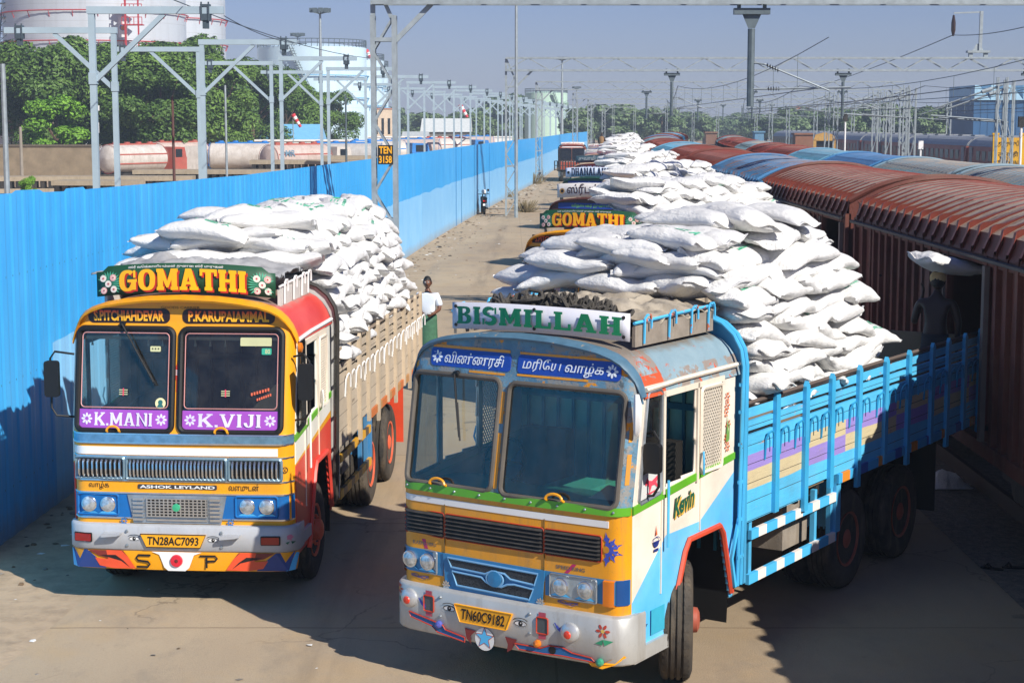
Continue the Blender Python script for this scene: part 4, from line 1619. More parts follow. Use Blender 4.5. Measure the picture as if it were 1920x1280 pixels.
# ------------------------------------------------------------------ the blue lorry's face
def front_blue(root, st, fb):
    band(root, 'green_waist', 1.695, 1.765, GREEN, .022)
    for i in range(9):
        b = MB()
        x = -1.05 + 2.1 * i / 8
        b.lathe([(.012, 0), (.008, -.01), (0, -.011)], (x, F(x, 1.73) - .022, 1.73), 'Y', 6)
        b.build('waist_rivet', STEEL, root)
    band(root, 'white_stripe', 1.592, 1.648, WHITE, .005, -1.13, 1.0)
    SL = mat('vent_slat', '#4b4742', .5, .3, .3, 12)
    REDL = mat('red_pinstripe', '#b23a24', .5)
    for x0, x1 in ((-1.10, -.655), (-.63, .375), (.40, .93)):
        b = MB()
        b.grid(frange(x0, x1, 8), [1.305, 1.51], lambda a, z: (a, F(a, z) - .006, z), m=0)
        for k in range(6):
            z = 1.322 + .035 * k
            b.grid(frange(x0, x1, 8), [0, 1, 2], lambda a, j: (a, F(a, z) - (.008, .028, .010)[j], z + (0, -.004, .012)[j]), m=1)
        b.tube([lift(.006)(*p) for p in rrect(x0 - .008, x1 + .008, 1.297, 1.518, .02, 2)], .006, 4, m=2, closed=True)
        b.build('ventilator_grille', [mat('vent_black', '#0c0c0c', .7), SL, REDL], root)
    for x in (-.643, .388):
        b = MB()
        b.beam(lift(.004)(x, .9), lift(.004)(x, 1.6), .006, .01)
        b.build('panel_joint', mat('joint_brown', '#6e5526', .6), root)  # thin dark yellow-brown line marking the panel joint
    # blue bands with the lamps and grille
    BL = mat('panel_blue', '#2c7cae', .4, var=.12, vs=5, dirt=.1)
    band(root, 'blue_band', .955, 1.165, BL, .006, -1.145, -.66, 16)
    band(root, 'blue_band', .945, 1.155, BL, .006, .40, 1.145, 16)
    b = MB()
    b.prism([(-.66, 1.165), (.40, 1.155), (.37, .848), (-.63, .848)], lambda a, z, t: (a, F(a, z) - t, z), 0, .014)
    gp_ = b.build('grille_panel', BL, root)
    b = MB()
    up = [(-.6, 1.135), (.335, 1.12), (.30, 1.02), (.06, 1.035), (.0, 1.075), (-.13, 1.08), (-.2, 1.045), (-.56, 1.055)]
    lo = [(-.55, 1.02), (-.24, 1.01), (-.19, .975), (-.13, .955), (-.03, .955), (.03, .985), (.1, .995), (.29, .98), (.25, .885), (-.5, .9)]
    for P in (up, lo):
        b.add([lift(.017)(a, z) for a, z in P], [tuple(range(len(P)))], 0)
        b.tube([lift(.02)(a, z) for a, z in P], .010, 5, 1, closed=True)
    b.lathe([(.075, .0), (.07, -.02), (0, -.024)], (-.1, F(0, 1) - .012, 1.015), 'Y', 18, 2)
    b.tube([(-.1 + .085 * math.cos(t), F(0, 1) - .022, 1.015 + .065 * math.sin(t)) for t in [2 * math.pi * i / 18 for i in range(18)]], .01, 5, 1, closed=True)
    mt = NT('black_mesh')
    mt.finish(mt.mix(mt.ramp(mt.noise(140, 1), .45, .5), srgb('#0a0c10'), srgb('#3d4043')), .6)
    b.build('grille_emblem', [mt.m, mat('pale_blue_trim', '#7fb2d8', .3, .3), BL], gp_)
    for xs_, zc in (((-1.025, -.83), 1.062), ((.555, .79), 1.042)):
        xa, xb = xs_[0] - .105, xs_[1] + .105
        b = MB()
        b.prism(rrect(xa, xb, zc - .1, zc + .1, .015, 2), lambda a, z, t: (a, F(a, z) - t, z), .0, .012, 0)
        b.tube([lift(.014)(*p) for p in rrect(xa, xb, zc - .1, zc + .1, .015, 2)], .009, 4, m=1, closed=True)
        for xc in xs_:
            b.add([lift(.015)(xc - .1, zc - .085), lift(.015)(xc + .095, zc - .085), lift(.016)(xc + .05, zc - .06), lift(.016)(xc - .05, zc - .06)], [(0, 1, 2, 3)], 2)
            headlight(root, xc, zc, .072, F(xc, zc) - .012)
        b.build('headlight_surround', [mat('silver_surround', '#aab6bd', .3, .5, .2, 14), STEEL, SKYFLAT], root)
    for x0, x1 in ((-1.148, -1.118), (.965, 1.065)):
        b = MB()
        b.grid(frange(x0, x1, 6), [0, 1, 2, 3], lambda a, j: (a, F(a, 1.04) - (.0, .03, .03, .0)[j], (.925, .935, 1.145, 1.155)[j]), m=0)
        b.build('indicator_lamp', AMBER, root)
    b = MB()
    b.grid(frange(1.07, 1.145, 5), [.94, 1.155], lambda a, z: (a, F(a, z) - .009, z))
    b.build('corner_patch', mat('corner_navy', '#1b4a86', .4), root)
    # words and painted flowers
    b = MB()
    put_text(b, 'BLAZING HERO', -1.0, -.74, 1.205, 1.235, lift(.003), 0, .02)
    b.build('badge_words', [mat('badge_grey', '#6d6a66', .4, .3), mat('magenta_stripe', '#b62560', .5)], root)
    b = MB()
    put_text(b, 'SPEED KING', .5, .78, 1.19, 1.222, lift(.003), 0, .02)
    b.poly2([[(.66, 1.245), (.70, 1.245), (.62, 1.16), (.58, 1.16)]], lift(.0015), 1)
    b.build('badge_words', [mat('badge_grey', '#6d6a66', .4, .3), mat('magenta_stripe', '#b62560', .5)], root)
    b = MB()
    b.poly2([[(-.9, 1.26), (-.86, 1.26), (-.83, 1.175), (-.87, 1.175)]], lift(.0015), 1)
    b.build('badge_words', [mat('badge_grey', '#6d6a66', .4, .3), mat('magenta_stripe', '#b62560', .5)], root)
    FB_ = mat('flower_blue', '#3d50b4', .5)
    b = MB()
    pf_ = [FB_, mat('flower_gold', '#c98a1a', .5), mat('scroll_violet', '#6f5a86', .5)]
    for (cx, cz, k) in ((1.0, 1.41, 1.0), (-1.125, 1.44, .75)):
        b = MB()
        for a0 in (100, 60, 25, -20, -60, -100):
            L = .12 * k * (1.25 if abs(a0) > 90 else 1)
            c, s_ = math.cos(R(a0)), math.sin(R(a0))
            sgn = 1 if cx > 0 else -1
            leaf = [(0, 0), (.3, .16), (.42, .08), (.62, .2), (.7, .08), (1, 0), (.7, -.08), (.62, -.2), (.42, -.08), (.3, -.16)]
            b.add([lift(.005)(min(1.14, max(-1.14, cx + sgn * L * (u * c - v * s_))), cz + L * (u * s_ + v * c)) for u, v in leaf], [tuple(range(10))], 0)
        disc(b, cx - .02, cz, .03 * k, lift(.007), 0, 1)
        b.build('painted_flower', pf_, root)
    for cx, zz in ((-.92, .915), (.62, .905)):
        b = MB()
        for q in range(3):
            b.poly2(stroke2([(cx - .1 + .2 * t, zz + .018 * math.sin(t * 7 + q * 1.5) * (1 - .3 * q)) for t in frange(0, 1, 10)], .007), lift(.004), 2)
        b.build('painted_scroll', pf_, root)
    for x, z in ((-.62, .885), (.36, .875)):
        b = MB()
        flower(b, x, z, .045, lift(.02), 0, 8, 0)
        b.build('flower_boss', CHROME, root)
    # bumper furniture
    for x, z in ((-.97, .735), (.70, .69)):
        b = MB()
        b.lathe([(.085, .01), (.082, -.03), (.06, -.05), (.038, -.055)], (x, FB(x), z), 'Y', 20, 0)
        b.lathe([(.038, -.05), (.03, -.065), (0, -.07)], (x, FB(x), z - .012), 'Y', 14, 1)
        b.build('bumper_lamp', [mat('lamp_silver', '#c3c5c7', .3, .5), mat('lamp_red_dot', '#d8402a', .3)], root)
    for x, z in ((-.755, .715), (.43, .705)):
        b = MB()
        b.poly2([rrect(x - .055, x + .055, z - .07, z + .07, .01, 2)], lambda a, c, l: fb(a, c, .002), 0)
        b.tube([fb(*p, .004) for p in rrect(x - .055, x + .055, z - .07, z + .07, .012, 2)], .007, 4, 1, closed=True)
        b.poly2([_rc(x - .035, z + .075, x + .035, z + .115), _rc(x - .035, z - .115, x + .035, z - .075)], lambda a, c, l: fb(a, c, .003), 2)
        b.build('bumper_slot', [mat('slot_dark', '#4c5356', .4), REDL, mat('slot_magenta', '#b3485a', .5)], root)
    eye(root, -.53, .705, .06, fb)
    eye(root, .215, .69, .06, fb, -1)
    DB = mat('slot_blue', '#1f5f94', .45)
    for P in ([(-.98, .61), (-.7, .565), (-.6, .545), (-.57, .51), (-.36, .475), (-.36, .435), (-.66, .475), (-.72, .52), (-.96, .565)],
              [(.16, .51), (.42, .51), (.5, .545), (.62, .55), (.72, .515), (.9, .50), (.94, .465), (.62, .475), (.44, .465), (.2, .465)]):
        b = MB()
        b.add([fb(a, z, .003) for a, z in P], [tuple(range(len(P)))], 0)
        b.tube([fb(a, z, .004) for a, z in P], .006, 4, 1, closed=True)
        b.build('bumper_painting', [DB, REDL, YELLOW], root)
    b = MB()
    P = [(.86, .47), (1.0, .46), (1.06, .5), (1.16, .535), (1.17, .52), (1.1, .46), (1.0, .42), (.9, .43)]
    b.add([fb(a, z, .003) for a, z in P], [tuple(range(len(P)))], 2)
    b.build('bumper_painting', [DB, REDL, YELLOW], root)
    for x, z, m_ in ((-.64, .545, 1), (.385, .545, 0), (.98, .475, 2)):
        b = MB()
        b.lathe([(.035, 0), (.03, -.03), (0, -.045)], (x, FB(x), z), 'Y', 12, m_)
        b.build('marker_lamp', [AMBER, mat('marker_violet', '#5a5fae', .3), mat('marker_green', '#3f9a78', .3), INK], root)
    b = MB()
    disc(b, .53, .51, .035, fb, .006, 0)
    b.build('tow_hole', INK, root)
    b = MB()
    disc(b, -.15, .495, .1, fb, .004, 3, 24)
    star(b, -.15, .505, .105, fb, .006, 1)
    star(b, -.15, .505, .09, fb, .0075, 0)
    b.build('painted_star', [SKYFLAT, REDL, mat('star_maroon', '#7a2a28', .5), WHITE], root)
    b = MB()
    b.poly2([[(-.36, .565), (-.24, .555), (-.3, .5), (-.29, .43), (-.34, .47)], [(.06, .555), (.18, .545), (.13, .45), (.08, .42), (.09, .49)]], lambda a, z, l: fb(a, z, .004 + l), 2)
    b.build('painted_wedges', [SKYFLAT, REDL, mat('star_maroon', '#7a2a28', .5), WHITE], root)
    b = MB()
    for cx, cz, k in ((1.0, .72, 1.0), (-1.12, .77, .8)):
        flower(b, cx, cz + .02, .065 * k, fb, 0, 6, 1)
        b.poly2([[(cx, cz - .05), (cx + .09 * k, cz - .06), (cx + .02, cz - .1)], [(cx, cz - .05), (cx - .07 * k, cz - .09), (cx, cz - .1)]], lambda a, z, l: fb(a, z, .002 + l), 2)
    for cx, cz in ((-.84, .70), (.58, .70)):
        for q in range(3):
            b.poly2(stroke2([(cx - .03 + .02 * q, cz + .05 - .02 * q), (cx + .02 * q, cz), (cx + .045, cz - .03)], .012), lambda a, z, l: fb(a, z, .002 + l), 3)
    b.build('bumper_flowers', [mat('petal_red', '#b8412f', .5), mat('petal_core', '#d9b65a', .5), mat('leaf_green', '#2f8a64', .5), FB_], root)
    for x in (-.63, .305):
        for z in (.62, .79):
            b = MB()
            b.lathe([(.015, 0), (.01, -.012), (0, -.014)], (x, FB(x), z), 'Y', 8)
            b.build('bumper_bolt', STEEL, root)
    # name panels
    PB = mat('panel_royal_blue', '#1f46a6', .4, var=.1)
    PW = mat('panel_white', '#e3ecf5', .5)
    for s, x0, x1, fx, t0, t1 in (('விண்ணரசி', -.92, -.07, -.85, -.77, -.14), ('மரிேய வாழ்க', .0, 1.0, .92, .05, .84)):
        b = MB()
        b.prism(rrect(x0, x1, 2.79, 2.945, .035, 4), lambda a, z, t: (a, F(a, z) - t, z), 0, .006)
        pn = b.build('name_panel', PB, root)
        b = MB()
        put_text(b, s, t0, t1, 2.80, 2.925, lift(.009), 0, .008, .2)
        flower(b, fx, 2.868, .06, lift(.009), 0)
        b.build('panel_lettering', PW, pn)
    for q in ((-.9, 2.95, -.08, 2.975), (.02, 2.95, .98, 2.97), (.0, 2.765, .7, 2.782), (-.5, 2.755, -.12, 2.775), (-.135, 2.35, -.10, 2.62), (-.135, 1.8, -.10, 2.27), (1.105, 1.95, 1.13, 2.2), (1.105, 2.3, 1.125, 2.45)):
        b = MB()
        b.grid(frange(q[0], q[2], 6), [q[1], q[3]], lambda a, z: lift(.004)(a, z))
        b.build('yellow_patch', YELLOWOLD, root)
    wiper(root, -.62, 2.735, -.52, 2.2)
    handle(root, -.70, 1.755, YELLOW, .16)
    handle(root, .5, 1.755, YELLOW, .16)
    mirror(root, 1.245, .34, 2.03, 2.28)
    b = MB()
    b.tube([(1.17, .22, 2.7), (1.19, .2, 2.62), (1.19, .2, 2.42), (1.17, .22, 2.36)], [.02, .035, .035, .015], 6)
    b.build('side_marker', WHITE, root)
    # near-side paint marks
    X = BR + .012

    def fs(y, z, l=0.0):
        return (X + l, y, z)
    b = MB()
    put_text(b, 'Kevin', .92, 1.30, 1.53, 1.70, lambda a, z, l: fs(a + .012, z - .015, .0), 1, .04, .25, .05)
    put_text(b, 'Kevin', .91, 1.29, 1.535, 1.705, lambda a, z, l: fs(a, z, .003), 0, .03, .25, .05)
    b.build('painted_name', [mat('name_green', '#1f5a41', .5), mat('name_gold', '#d9b04a', .5)], root)
    b = MB()
    b.poly2([arc2(.6, 1.40, .055, .055, 180, 360, 10), _rc(.56, 1.31, .64, 1.335)], fs, 0)
    b.poly2(stroke2(arc2(.6, 1.41, .06, .025, 0, 360, 14), .008), lambda a, z, l: fs(a, z, .002 + l), 0)
    b.poly2([[(.585, 1.45), (.615, 1.45), (.6, 1.54)]], lambda a, z, l: fs(a, z, .002), 1)
    SP_ = [mat('lamp_blue', '#27357c', .5), mat('lamp_flame', '#d0602a', .5), mat('star_blue', '#1d5f96', .5), mat('star_navy', '#123a66', .5), mat('step_teal', '#3aa7c4', .5), mat('side_flower', '#d2692c', .5), mat('side_leaf', '#6f9a4a', .5)]
    b.build('painted_oil_lamp', SP_, root)
    b = MB()
    star(b, .35, .68, .12, lambda a, z, l: fs(a, z, .001 + l), 0, 2)
    for i in range(5):
        a0 = R(90 + 72 * i)
        b.poly2([[(.35, .68), (.35 + .12 * math.cos(a0), .68 + .12 * math.sin(a0)), (.35 + .05 * math.cos(a0 + .63), .68 + .05 * math.sin(a0 + .63))]], lambda a, z, l: fs(a, z, .003 + l), 3)
    b.build('painted_side_star', SP_, root)
    b = MB()
    b.poly2([_rc(.52, .6, .76, .82)], lambda a, z, l: fs(a, z, .002), 4)
    b.build('step_panel', SP_, root)
    b = MB()
    for k, (yy, zz) in enumerate(((1.93, 2.46), (1.93, 2.38), (1.9, 2.32), (1.95, 2.2), (1.92, 2.08), (1.94, 2.0))):
        flower(b, yy, zz, .05, lambda a, z, l: fs(a, z, .002 + l), 5, 6)
    b.poly2([[(1.9, 2.05), (1.93, 2.3), (1.96, 2.05)], [(1.94, 2.1), (1.98, 2.26), (1.97, 2.05)]], lambda a, z, l: fs(a, z, .004 + l), 6)
    b.build('painted_garland', SP_, root)
    # running horse on the quarter window's foot
    b = MB()
    b.add([(X - .008, .32, 1.79), (X - .008, .67, 1.82), (X - .008, .67, 2.03), (X - .008, .35, 2.0)], [(0, 1, 2, 3)], 1)
    hs = [(.40, 1.93), (.44, 1.98), (.47, 1.95), (.52, 1.94), (.58, 1.96), (.66, 1.99), (.63, 1.95), (.60, 1.92), (.64, 1.86), (.60, 1.88), (.57, 1.9), (.52, 1.9), (.48, 1.84), (.47, 1.9), (.44, 1.92), (.42, 1.91)]
    b.add([(X - .004, a, z - .01) for a, z in hs], [tuple(range(len(hs)))], 0)
    b.add([(X - .003, .42, 1.835), (X - .003, .66, 1.85), (X - .003, .5, 1.82)], [(0, 1, 2)], 0)
    b.build('horse_sticker', [mat('horse_red', '#d8475a', .5), mat('frosted_film', '#c9cac6', .5)], root)
# ================================================================== the lorries in view
def gomathi_polys(x0, x1, z0, z1):
    w = x1 - x0
    base = slab_text('GOMATHI', x0 + w * .135, x1 - w * .155, z0 + .03, z1 - .055, .07, .27, .16, .05)
    sh = [[(a + .018, z - .018) for a, z in p] for p in base]
    leaf = []
    for s in (-1, 1):
        for i in range(26):
            q = 2 * math.pi * i / 26
            cx = (x0 + x1) / 2 + s * w * .43 - s * .01
            cz = (z0 + z1) / 2 - .035
            r0, r1 = .02, .145
            da = .07
            pl = [(cx + r0 * math.cos(q), cz + r0 * math.sin(q)), (cx + r1 * .75 * math.cos(q - da), cz + r1 * .75 * math.sin(q - da)), (cx + r1 * math.cos(q), cz + r1 * .95 * math.sin(q)), (cx + r1 * .75 * math.cos(q + da), cz + r1 * .75 * math.sin(q + da))]
            if all(x0 + .005 < a < x1 - .005 and z0 + .005 < c < z1 - .005 for a, c in pl):
                leaf.append(pl)
    return [(leaf, 2, 0.0), (sh, 1, .001), (base, 0, .004)]


def gomathi_discs(x0, x1, z0, z1):
    out = []
    for s in (-1, 1):
        cx = (x0 + x1) / 2 + s * (x1 - x0) * .43
        cz = (z0 + z1) / 2 - .03
        for dx, dz, m_ in ((-.055, .06, 4), (.055, .06, 5), (0, 0, 4), (-.05, -.065, 5), (.06, -.06, 4)):
            out.append((cx + dx, cz + dz, .036, m_))
    return out


GB = (-.98, .90, 3.12, 3.425)
SIGN_MATS = [mat('letter_gold', '#f5b30f', .45), mat('letter_red_shade', '#b9261a', .5), mat('leaf_mint', '#4fb08a', .5), mat('rose_red', '#b5405a', .5), mat('rose_white', '#eadfd2', .5), mat('rose_blush', '#e3a9a4', .5), mat('rose_mid', '#f0d9c4', .5), WHITE]
YEL = dict(kind='yellow', top=3.15, front=YELLOW, frame=YELLOW, browm=YELLOW, brow=.13, roof=M_ROOFRED, side=M_SIDER, trim=WHITE, gasket=BLACK,
           gr=.03, inner=mat('cab_inner_grey', '#4a4f55', .7), wsl=(-1.09, -.09, 1.80, 2.83), wsr=(-.01, 1.03, 1.80, 2.83), waist=GREEN, archm=RED, doorm=CREAM, rail=WHITE,
           bumpm=GREYBUMP, bump=(.583, .85), front_fn=front_yellow, plate='TN28AC7093', plate_at=(-.065, .70, .60, .135),
           rackm=mat('rack_white', '#cfcbc2', .6, dirt=.2), rackt=WHITE, board_at=GB, notch=True, sag=.06, boardm=mat('board_green', '#1f4d35', .45),
           board_polys=gomathi_polys(*GB), board_discs=gomathi_discs(*GB), board_text=[('ஸ்ரீ வெக்காளியம்மன் துணை ஸ்ரீ முருகன்', -.62, .38, 3.375, 3.412, 7)], board_mats=SIGN_MATS,
           headm=mat('head_board_white', '#c9c7c2', .6, dirt=.25), frameb=DARK, body=M_BODYC, railm=mat('rail_wood', '#8a7a68', .7), stake=mat('stake_cream', '#c2b198', .6, dirt=.2, chip='#a08a6c', ct=.7),
           hook=WHITE, bed=mat('bed_wood', '#7c6a55', .8), sill=M_SILLC, guard=M_GUARDY, stake2=mat('guard_blue', '#3f86b8', .5, dirt=.2), flap=mat('flap_orange', '#d8492a', .5),
           rim=mat('rim_coral', '#e8603c', .45, dirt=.2), dash=mat('dash_dark', '#2c3436', .6), slat=DARK, steer=0)
lorry_y = lorry(YEL, -3.37, 17.43, R(5), 'yellow fronted truck at left with purple strips across its windscreens', group=None)

BB = (-.89, .92, 3.085, 3.32)
BLU = dict(kind='blue', top=3.10, front=YELLOWOLD, frame=M_WORN, browm=mat('brow_steel_blue', '#4c6f84', .5, var=.2, vs=7, chip='#a09482', ct=.62, cs=8, chip2='#8e4a2c'), brow=.05, roof=M_ROOFOLD, side=M_SIDEB,
           trim=CREAM, gasket=mat('old_rubber', '#5a544c', .7, var=.3), gr=.024, inner=TEAL, wsl=(-1.09, -.16, 1.765, 2.72), wsr=(-.065, 1.06, 1.755, 2.70), waist=GREEN, archm=mat('arch_red', '#d24a2e', .45, dirt=.15),
           doorm=CREAM, rail=SKYFLAT, bumpm=mat('bumper_silver', '#b7b7b4', .42, .25, .1, 3, chip='#7a5a44', ct=.72, cs=7, dirt=.2), bump=(.44, .855), front_fn=front_blue, plate='TN60C9182', plate_at=(-.16, .69, .52, .15),
           rackm=WOODG, rackt=mat('rack_sky', '#4fb4e2', .5, chip='#b8694a', ct=.58, cs=10), board_at=BB, sag=.03, boardm=mat('board_white', '#dcdce4', .5, var=.03, dirt=.05),
           board_polys=[(slab_text('BISMILLAH', -.83, .86, 3.13, 3.285, .12, .25, .14, .06), 0, .0)],
           board_mats=[mat('letter_green', '#0f7a4c', .5, chip='#cfd4d4', ct=.72, cs=14), INK, INK, INK, INK, INK, INK, WHITE],
           headm=mat('head_board_blue', '#3f9fce', .5, dirt=.1), frameb=mat('frame_sky', '#49b2e2', .45, chip='#6e5a48', ct=.68, cs=9), body=M_BODYB, railm=mat('rail_rusty', '#5c5048', .7), stake=mat('stake_sky', '#3aa8d8', .5, dirt=.1, chip='#87776a', ct=.72),
           hook=mat('hook_sky', '#2f94c2', .45), bed=mat('bed_wood', '#7c6a55', .8), sill=M_SILLB, guard=M_GUARDB, stake2=mat('guard_sky', '#49acd8', .5, dirt=.15), flap=BLACK,
           rim=mat('rim_rust', '#a5503c', .6, dirt=.3), dash=TEALG, slat=mat('slat_teal', '#1f6f86', .6), steer=R(28))
lorry_b = lorry(BLU, -.08, 14.61, R(33), 'sky blue plank bodied truck with a white roof board, turned towards the wagons')
for o_, x in ((lorry_b, 0),):
    for xx in (-.84, .04, .87):
        for zz_ in (3.12, 3.285):
            b = MB()
            b.lathe([(.016, 0), (.016, -.006), (0, -.008)], (xx, .44 + .10 * (xx / .905) ** 2 - .003, zz_ + .03 * (1 - (xx / .905) ** 2)), 'Y', 8)
            b.build('board_bolt', DARK, o_)

FM_ = lambda **k: dict(far=True, kind='far', top=3.12, trim=WHITE, gasket=BLACK, gr=.03, inner=SEATM, wsl=(-1.09, -.10, 1.80, 2.80), wsr=(-.02, 1.05, 1.80, 2.80), bump=(.5, .85),
                       rackm=WOODG, rackt=WHITE, notch=False, sag=.04, headm=WOODG, frameb=DARK, body=M_BODYC, railm=DARK, stake=WOODG, bed=WOODG, sill=M_SILLC, guard=M_GUARDY, stake2=DARK, flap=BLACK,
                       rim=mat('rim_coral', '#e8603c'), dash=DARK, glass=GLASSB, board_polys=None, bumpm=GREYBUMP, **k)
st2 = FM_(front=YELLOW, frame=YELLOW, browm=YELLOW, brow=.13, roof=M_ROOFRED, side=M_SIDER, board_at=GB, boardm=mat('board_green', '#1f4d35'), board_mats=SIGN_MATS, board_discs=gomathi_discs(*GB),
          fronts=[(-.99, -.11, 2.89, 3.03, 0), (0, .95, 2.89, 3.03, 0)], ftext=[('S.PITCHIAHDEVAR', -.93, -.18, 2.91, 3.01, 1), ('P.KARUPAIAMMAL', .06, .89, 2.91, 3.01, 1)], fmats=[INK, mat('orange_letters', '#e8622a')],
          board_text=[('ஸ்ரீ வெக்காளியம்மன் துணை ஸ்ரீ முருகன்', -.62, .38, 3.375, 3.412, 7)])
st2['board_polys'] = gomathi_polys(*GB)
st2['notch'] = True
far_lorries = [lorry(st2, 1.12, 29.1, R(26), 'orange yellow truck with a green roof board, half hidden by the blue truck load')]
TB = (-1.0, .95, 3.1, 3.44)
st3 = FM_(front=mat('maroon_cab', '#54251c', .45), frame=mat('maroon_cab', '#54251c'), browm=mat('maroon_cab', '#54251c'), brow=.1, roof=mat('dusty_cab_roof', '#a08a72', .7), side=mat('maroon_cab', '#54251c'), board_at=TB, boardm=mat('board_pale', '#d8d2cc', .5),
          board_mats=[mat('letter_dark_maroon', '#3f1f22'), mat('letter_peacock', '#b98a4a'), INK, INK, INK, INK, INK, WHITE], board_text=[('ஸ்ரீபட்டார்ஸ்', -.72, .9, 3.13, 3.42, 0)], board_discs=[(-.86, 3.26, .07, 1)],
          fronts=[(-.85, .9, 2.86, 3.0, 0)], ftext=[('விநாயகர் துணை', -.5, .5, 2.88, 2.98, 1)], fmats=[mat('strip_blue', '#24408f'), mat('strip_green', '#7fbf4a')])
far_lorries.append(lorry(st3, 1.8, 42.0, R(24), 'maroon cab truck with a white Tamil board behind the orange yellow truck'))
DB_ = (-1.05, 1.05, 3.1, 3.42)
st4 = FM_(front=mat('cab_deep_green', '#0f4a3c', .45), frame=mat('cab_deep_green', '#0f4a3c'), browm=mat('cab_deep_green', '#0f4a3c'), brow=.08, roof=mat('cab_deep_green', '#0f4a3c'), side=mat('cab_blue_side', '#2a5f9a'), board_at=DB_, boardm=mat('board_bluish', '#d2dcec', .5),
          board_mats=[mat('letter_navy', '#1c2340'), INK, INK, INK, INK, INK, INK, WHITE], fronts=[(-.85, .9, 2.84, 3.0, 0)], ftext=[('கருப்பசாமி', -.5, .5, 2.86, 2.98, 1)], fmats=[mat('strip_blue', '#24408f'), mat('strip_pale', '#bcc8e8')])
st4['board_polys'] = [(slab_text('DHANALAKSHMI', -.83, 1.0, 3.14, 3.40, .1, .24, .13, .06), 0, .0)]
st4['board_discs'] = [(-.94, 3.26, .05, 1)]
far_lorries.append(lorry(st4, 2.55, 58.3, R(24), 'dark green cab truck with a white board of navy capitals in the queue'))
st5 = FM_(front=mat('cab_crimson', '#b3242c', .45), frame=mat('cab_crimson', '#b3242c'), browm=mat('cab_cream', '#d9b89a'), brow=.08, roof=mat('cab_crimson', '#b3242c'), side=mat('cab_crimson', '#b3242c'), board_at=DB_, boardm=mat('board_slate', '#3d5660', .5),
          board_mats=[mat('letter_pale', '#aeb6b4'), INK, INK, INK, INK, INK, INK, WHITE], board_text=[('சுவாமி துணை', -.9, .9, 3.14, 3.4, 0)], fronts=[(-.9, .9, 2.86, 3.0, 0)], ftext=[('SRI MURUGAN', -.7, .7, 2.88, 2.98, 1)], fmats=[mat('strip_maroon', '#6e1d22'), mat('strip_pale', '#bcc8e8')])
far_lorries.append(lorry(st5, 3.7, 80, R(22), 'crimson cab truck with a dark slate name board in the queue'))
st6 = FM_(front=mat('cab_cream_red', '#d9c3b0', .45), frame=mat('cab_cream_red', '#d9c3b0'), browm=mat('cab_blue_brow', '#5c78b8'), brow=.08, roof=mat('cab_cream', '#d9b89a'), side=mat('cab_cream_red', '#d9c3b0'), board_at=DB_, boardm=mat('board_cream', '#efe6da', .5),
          board_mats=[mat('letter_brick', '#b4453a'), INK, INK, INK, INK, INK, INK, WHITE], board_text=[('ஸ்ரீ சக்தி துணை', -.95, .95, 3.14, 3.4, 0)])
st6['fmats'] = [WHITE]
far_lorries.append(lorry(dict(st5, board_at=(-1.0, 1.0, 3.08, 3.36), boardm=mat('board_cream', '#efe6da')), 5.0, 103, R(21), 'second crimson cab truck, with a cream board, in the queue'))
far_lorries.append(lorry(st6, 6.3, 127, R(20), 'pale cab truck with a cream board of red letters far along the queue'))
st7 = dict(st5)
st7.update(front=mat('cab_brick', '#a8472c', .5), frame=mat('cab_brick', '#a8472c'), browm=mat('cab_brick', '#a8472c'), roof=mat('cab_brick', '#a8472c'), side=mat('cab_brick', '#a8472c'), board_at=(-1.0, 1.0, 3.08, 3.3), boardm=mat('board_cream', '#efe6da'), bump=(.4, .85), bumpm=mat('bumper_white', '#d8d4cc'),
           board_mats=[mat('letter_brick', '#b4453a')] + [INK] * 6 + [WHITE], board_text=[('ஸ்ரீ கணபதி துணை', -.9, .9, 3.11, 3.28, 0)], fronts=[(-1.1, 1.1, 2.88, 2.96, 0), (-1.1, 1.1, 1.68, 1.76, 0)], ftext=[], fmats=[WHITE, WHITE], body=M_BODYK, stake=DARK)
red_lorry = lorry(st7, 5.15, 150, R(2), 'brick red truck parked by itself on the open side of the queue')
tb = MB()
for i in range(14):
    xx = -1.5 + 3.0 * i / 13
    tb.beam((xx, -1.0, 1.0), (xx, -1.0, 1.75), .1, .05)
for zz_ in (1.0, 1.38, 1.75):
    tb.beam((-1.55, -1.0, zz_), (1.55, -1.0, zz_), .06, .06)
tb.beam((-1.5, -1.0, 1.0), (-1.5, .1, 1.0), .08)
tb.beam((1.5, -1.0, 1.0), (1.5, .1, 1.0), .08)
tb.box(-1.3, 1.3, -.95, .1, .9, .98)
for s in (-1, 1):
    tb.lathe([(.5, -.12), (.52, 0), (.5, .12)], (s * .9, -.5, .52), 'X', 20)
for xx, Y_, lab in ((8.9, 158, 'truck cab with a cream board beyond the cream lettered truck'), (11.9, 190, 'last truck cab showing at the end of the queue')):
    s8 = dict(st6)
    s8.update(side=mat('cab_brick', '#a8472c'), front=mat('cab_brick', '#a8472c'), board_text=[])
    far_lorries.append(lorry(s8, xx, Y_, R(11), lab))
fence_tail = tb.build('slatted_tail_frame', mat('frame_dark', '#24292b', .6), None)
fence_tail.location = (5.15, 150, 0)
fence_tail.parent = red_lorry
fence_tail.location = (0, 0, 0)

# ================================================================== sacks
def m_sack(name, dirty):
    t = NT(name)
    k = t.mix(t.ramp(t.noise(3), .3, .7), srgb('#d7d6d3'), srgb('#e4e3e0'))
    k = t.mix(t.math('MULTIPLY', t.ramp(t.noise(5, 7, .7), .52, .8), dirty), k, srgb('#bdb3a2'))
    cr = t.noise(8, 6, .62, stretch=(2.6, .9, 1.5))
    t.finish(k, 0.5, 0, t.math('ADD', t.math('MULTIPLY', cr, 1.0), t.math('MULTIPLY', t.noise(130, 2), .06)), .030, .35)
    return t.m


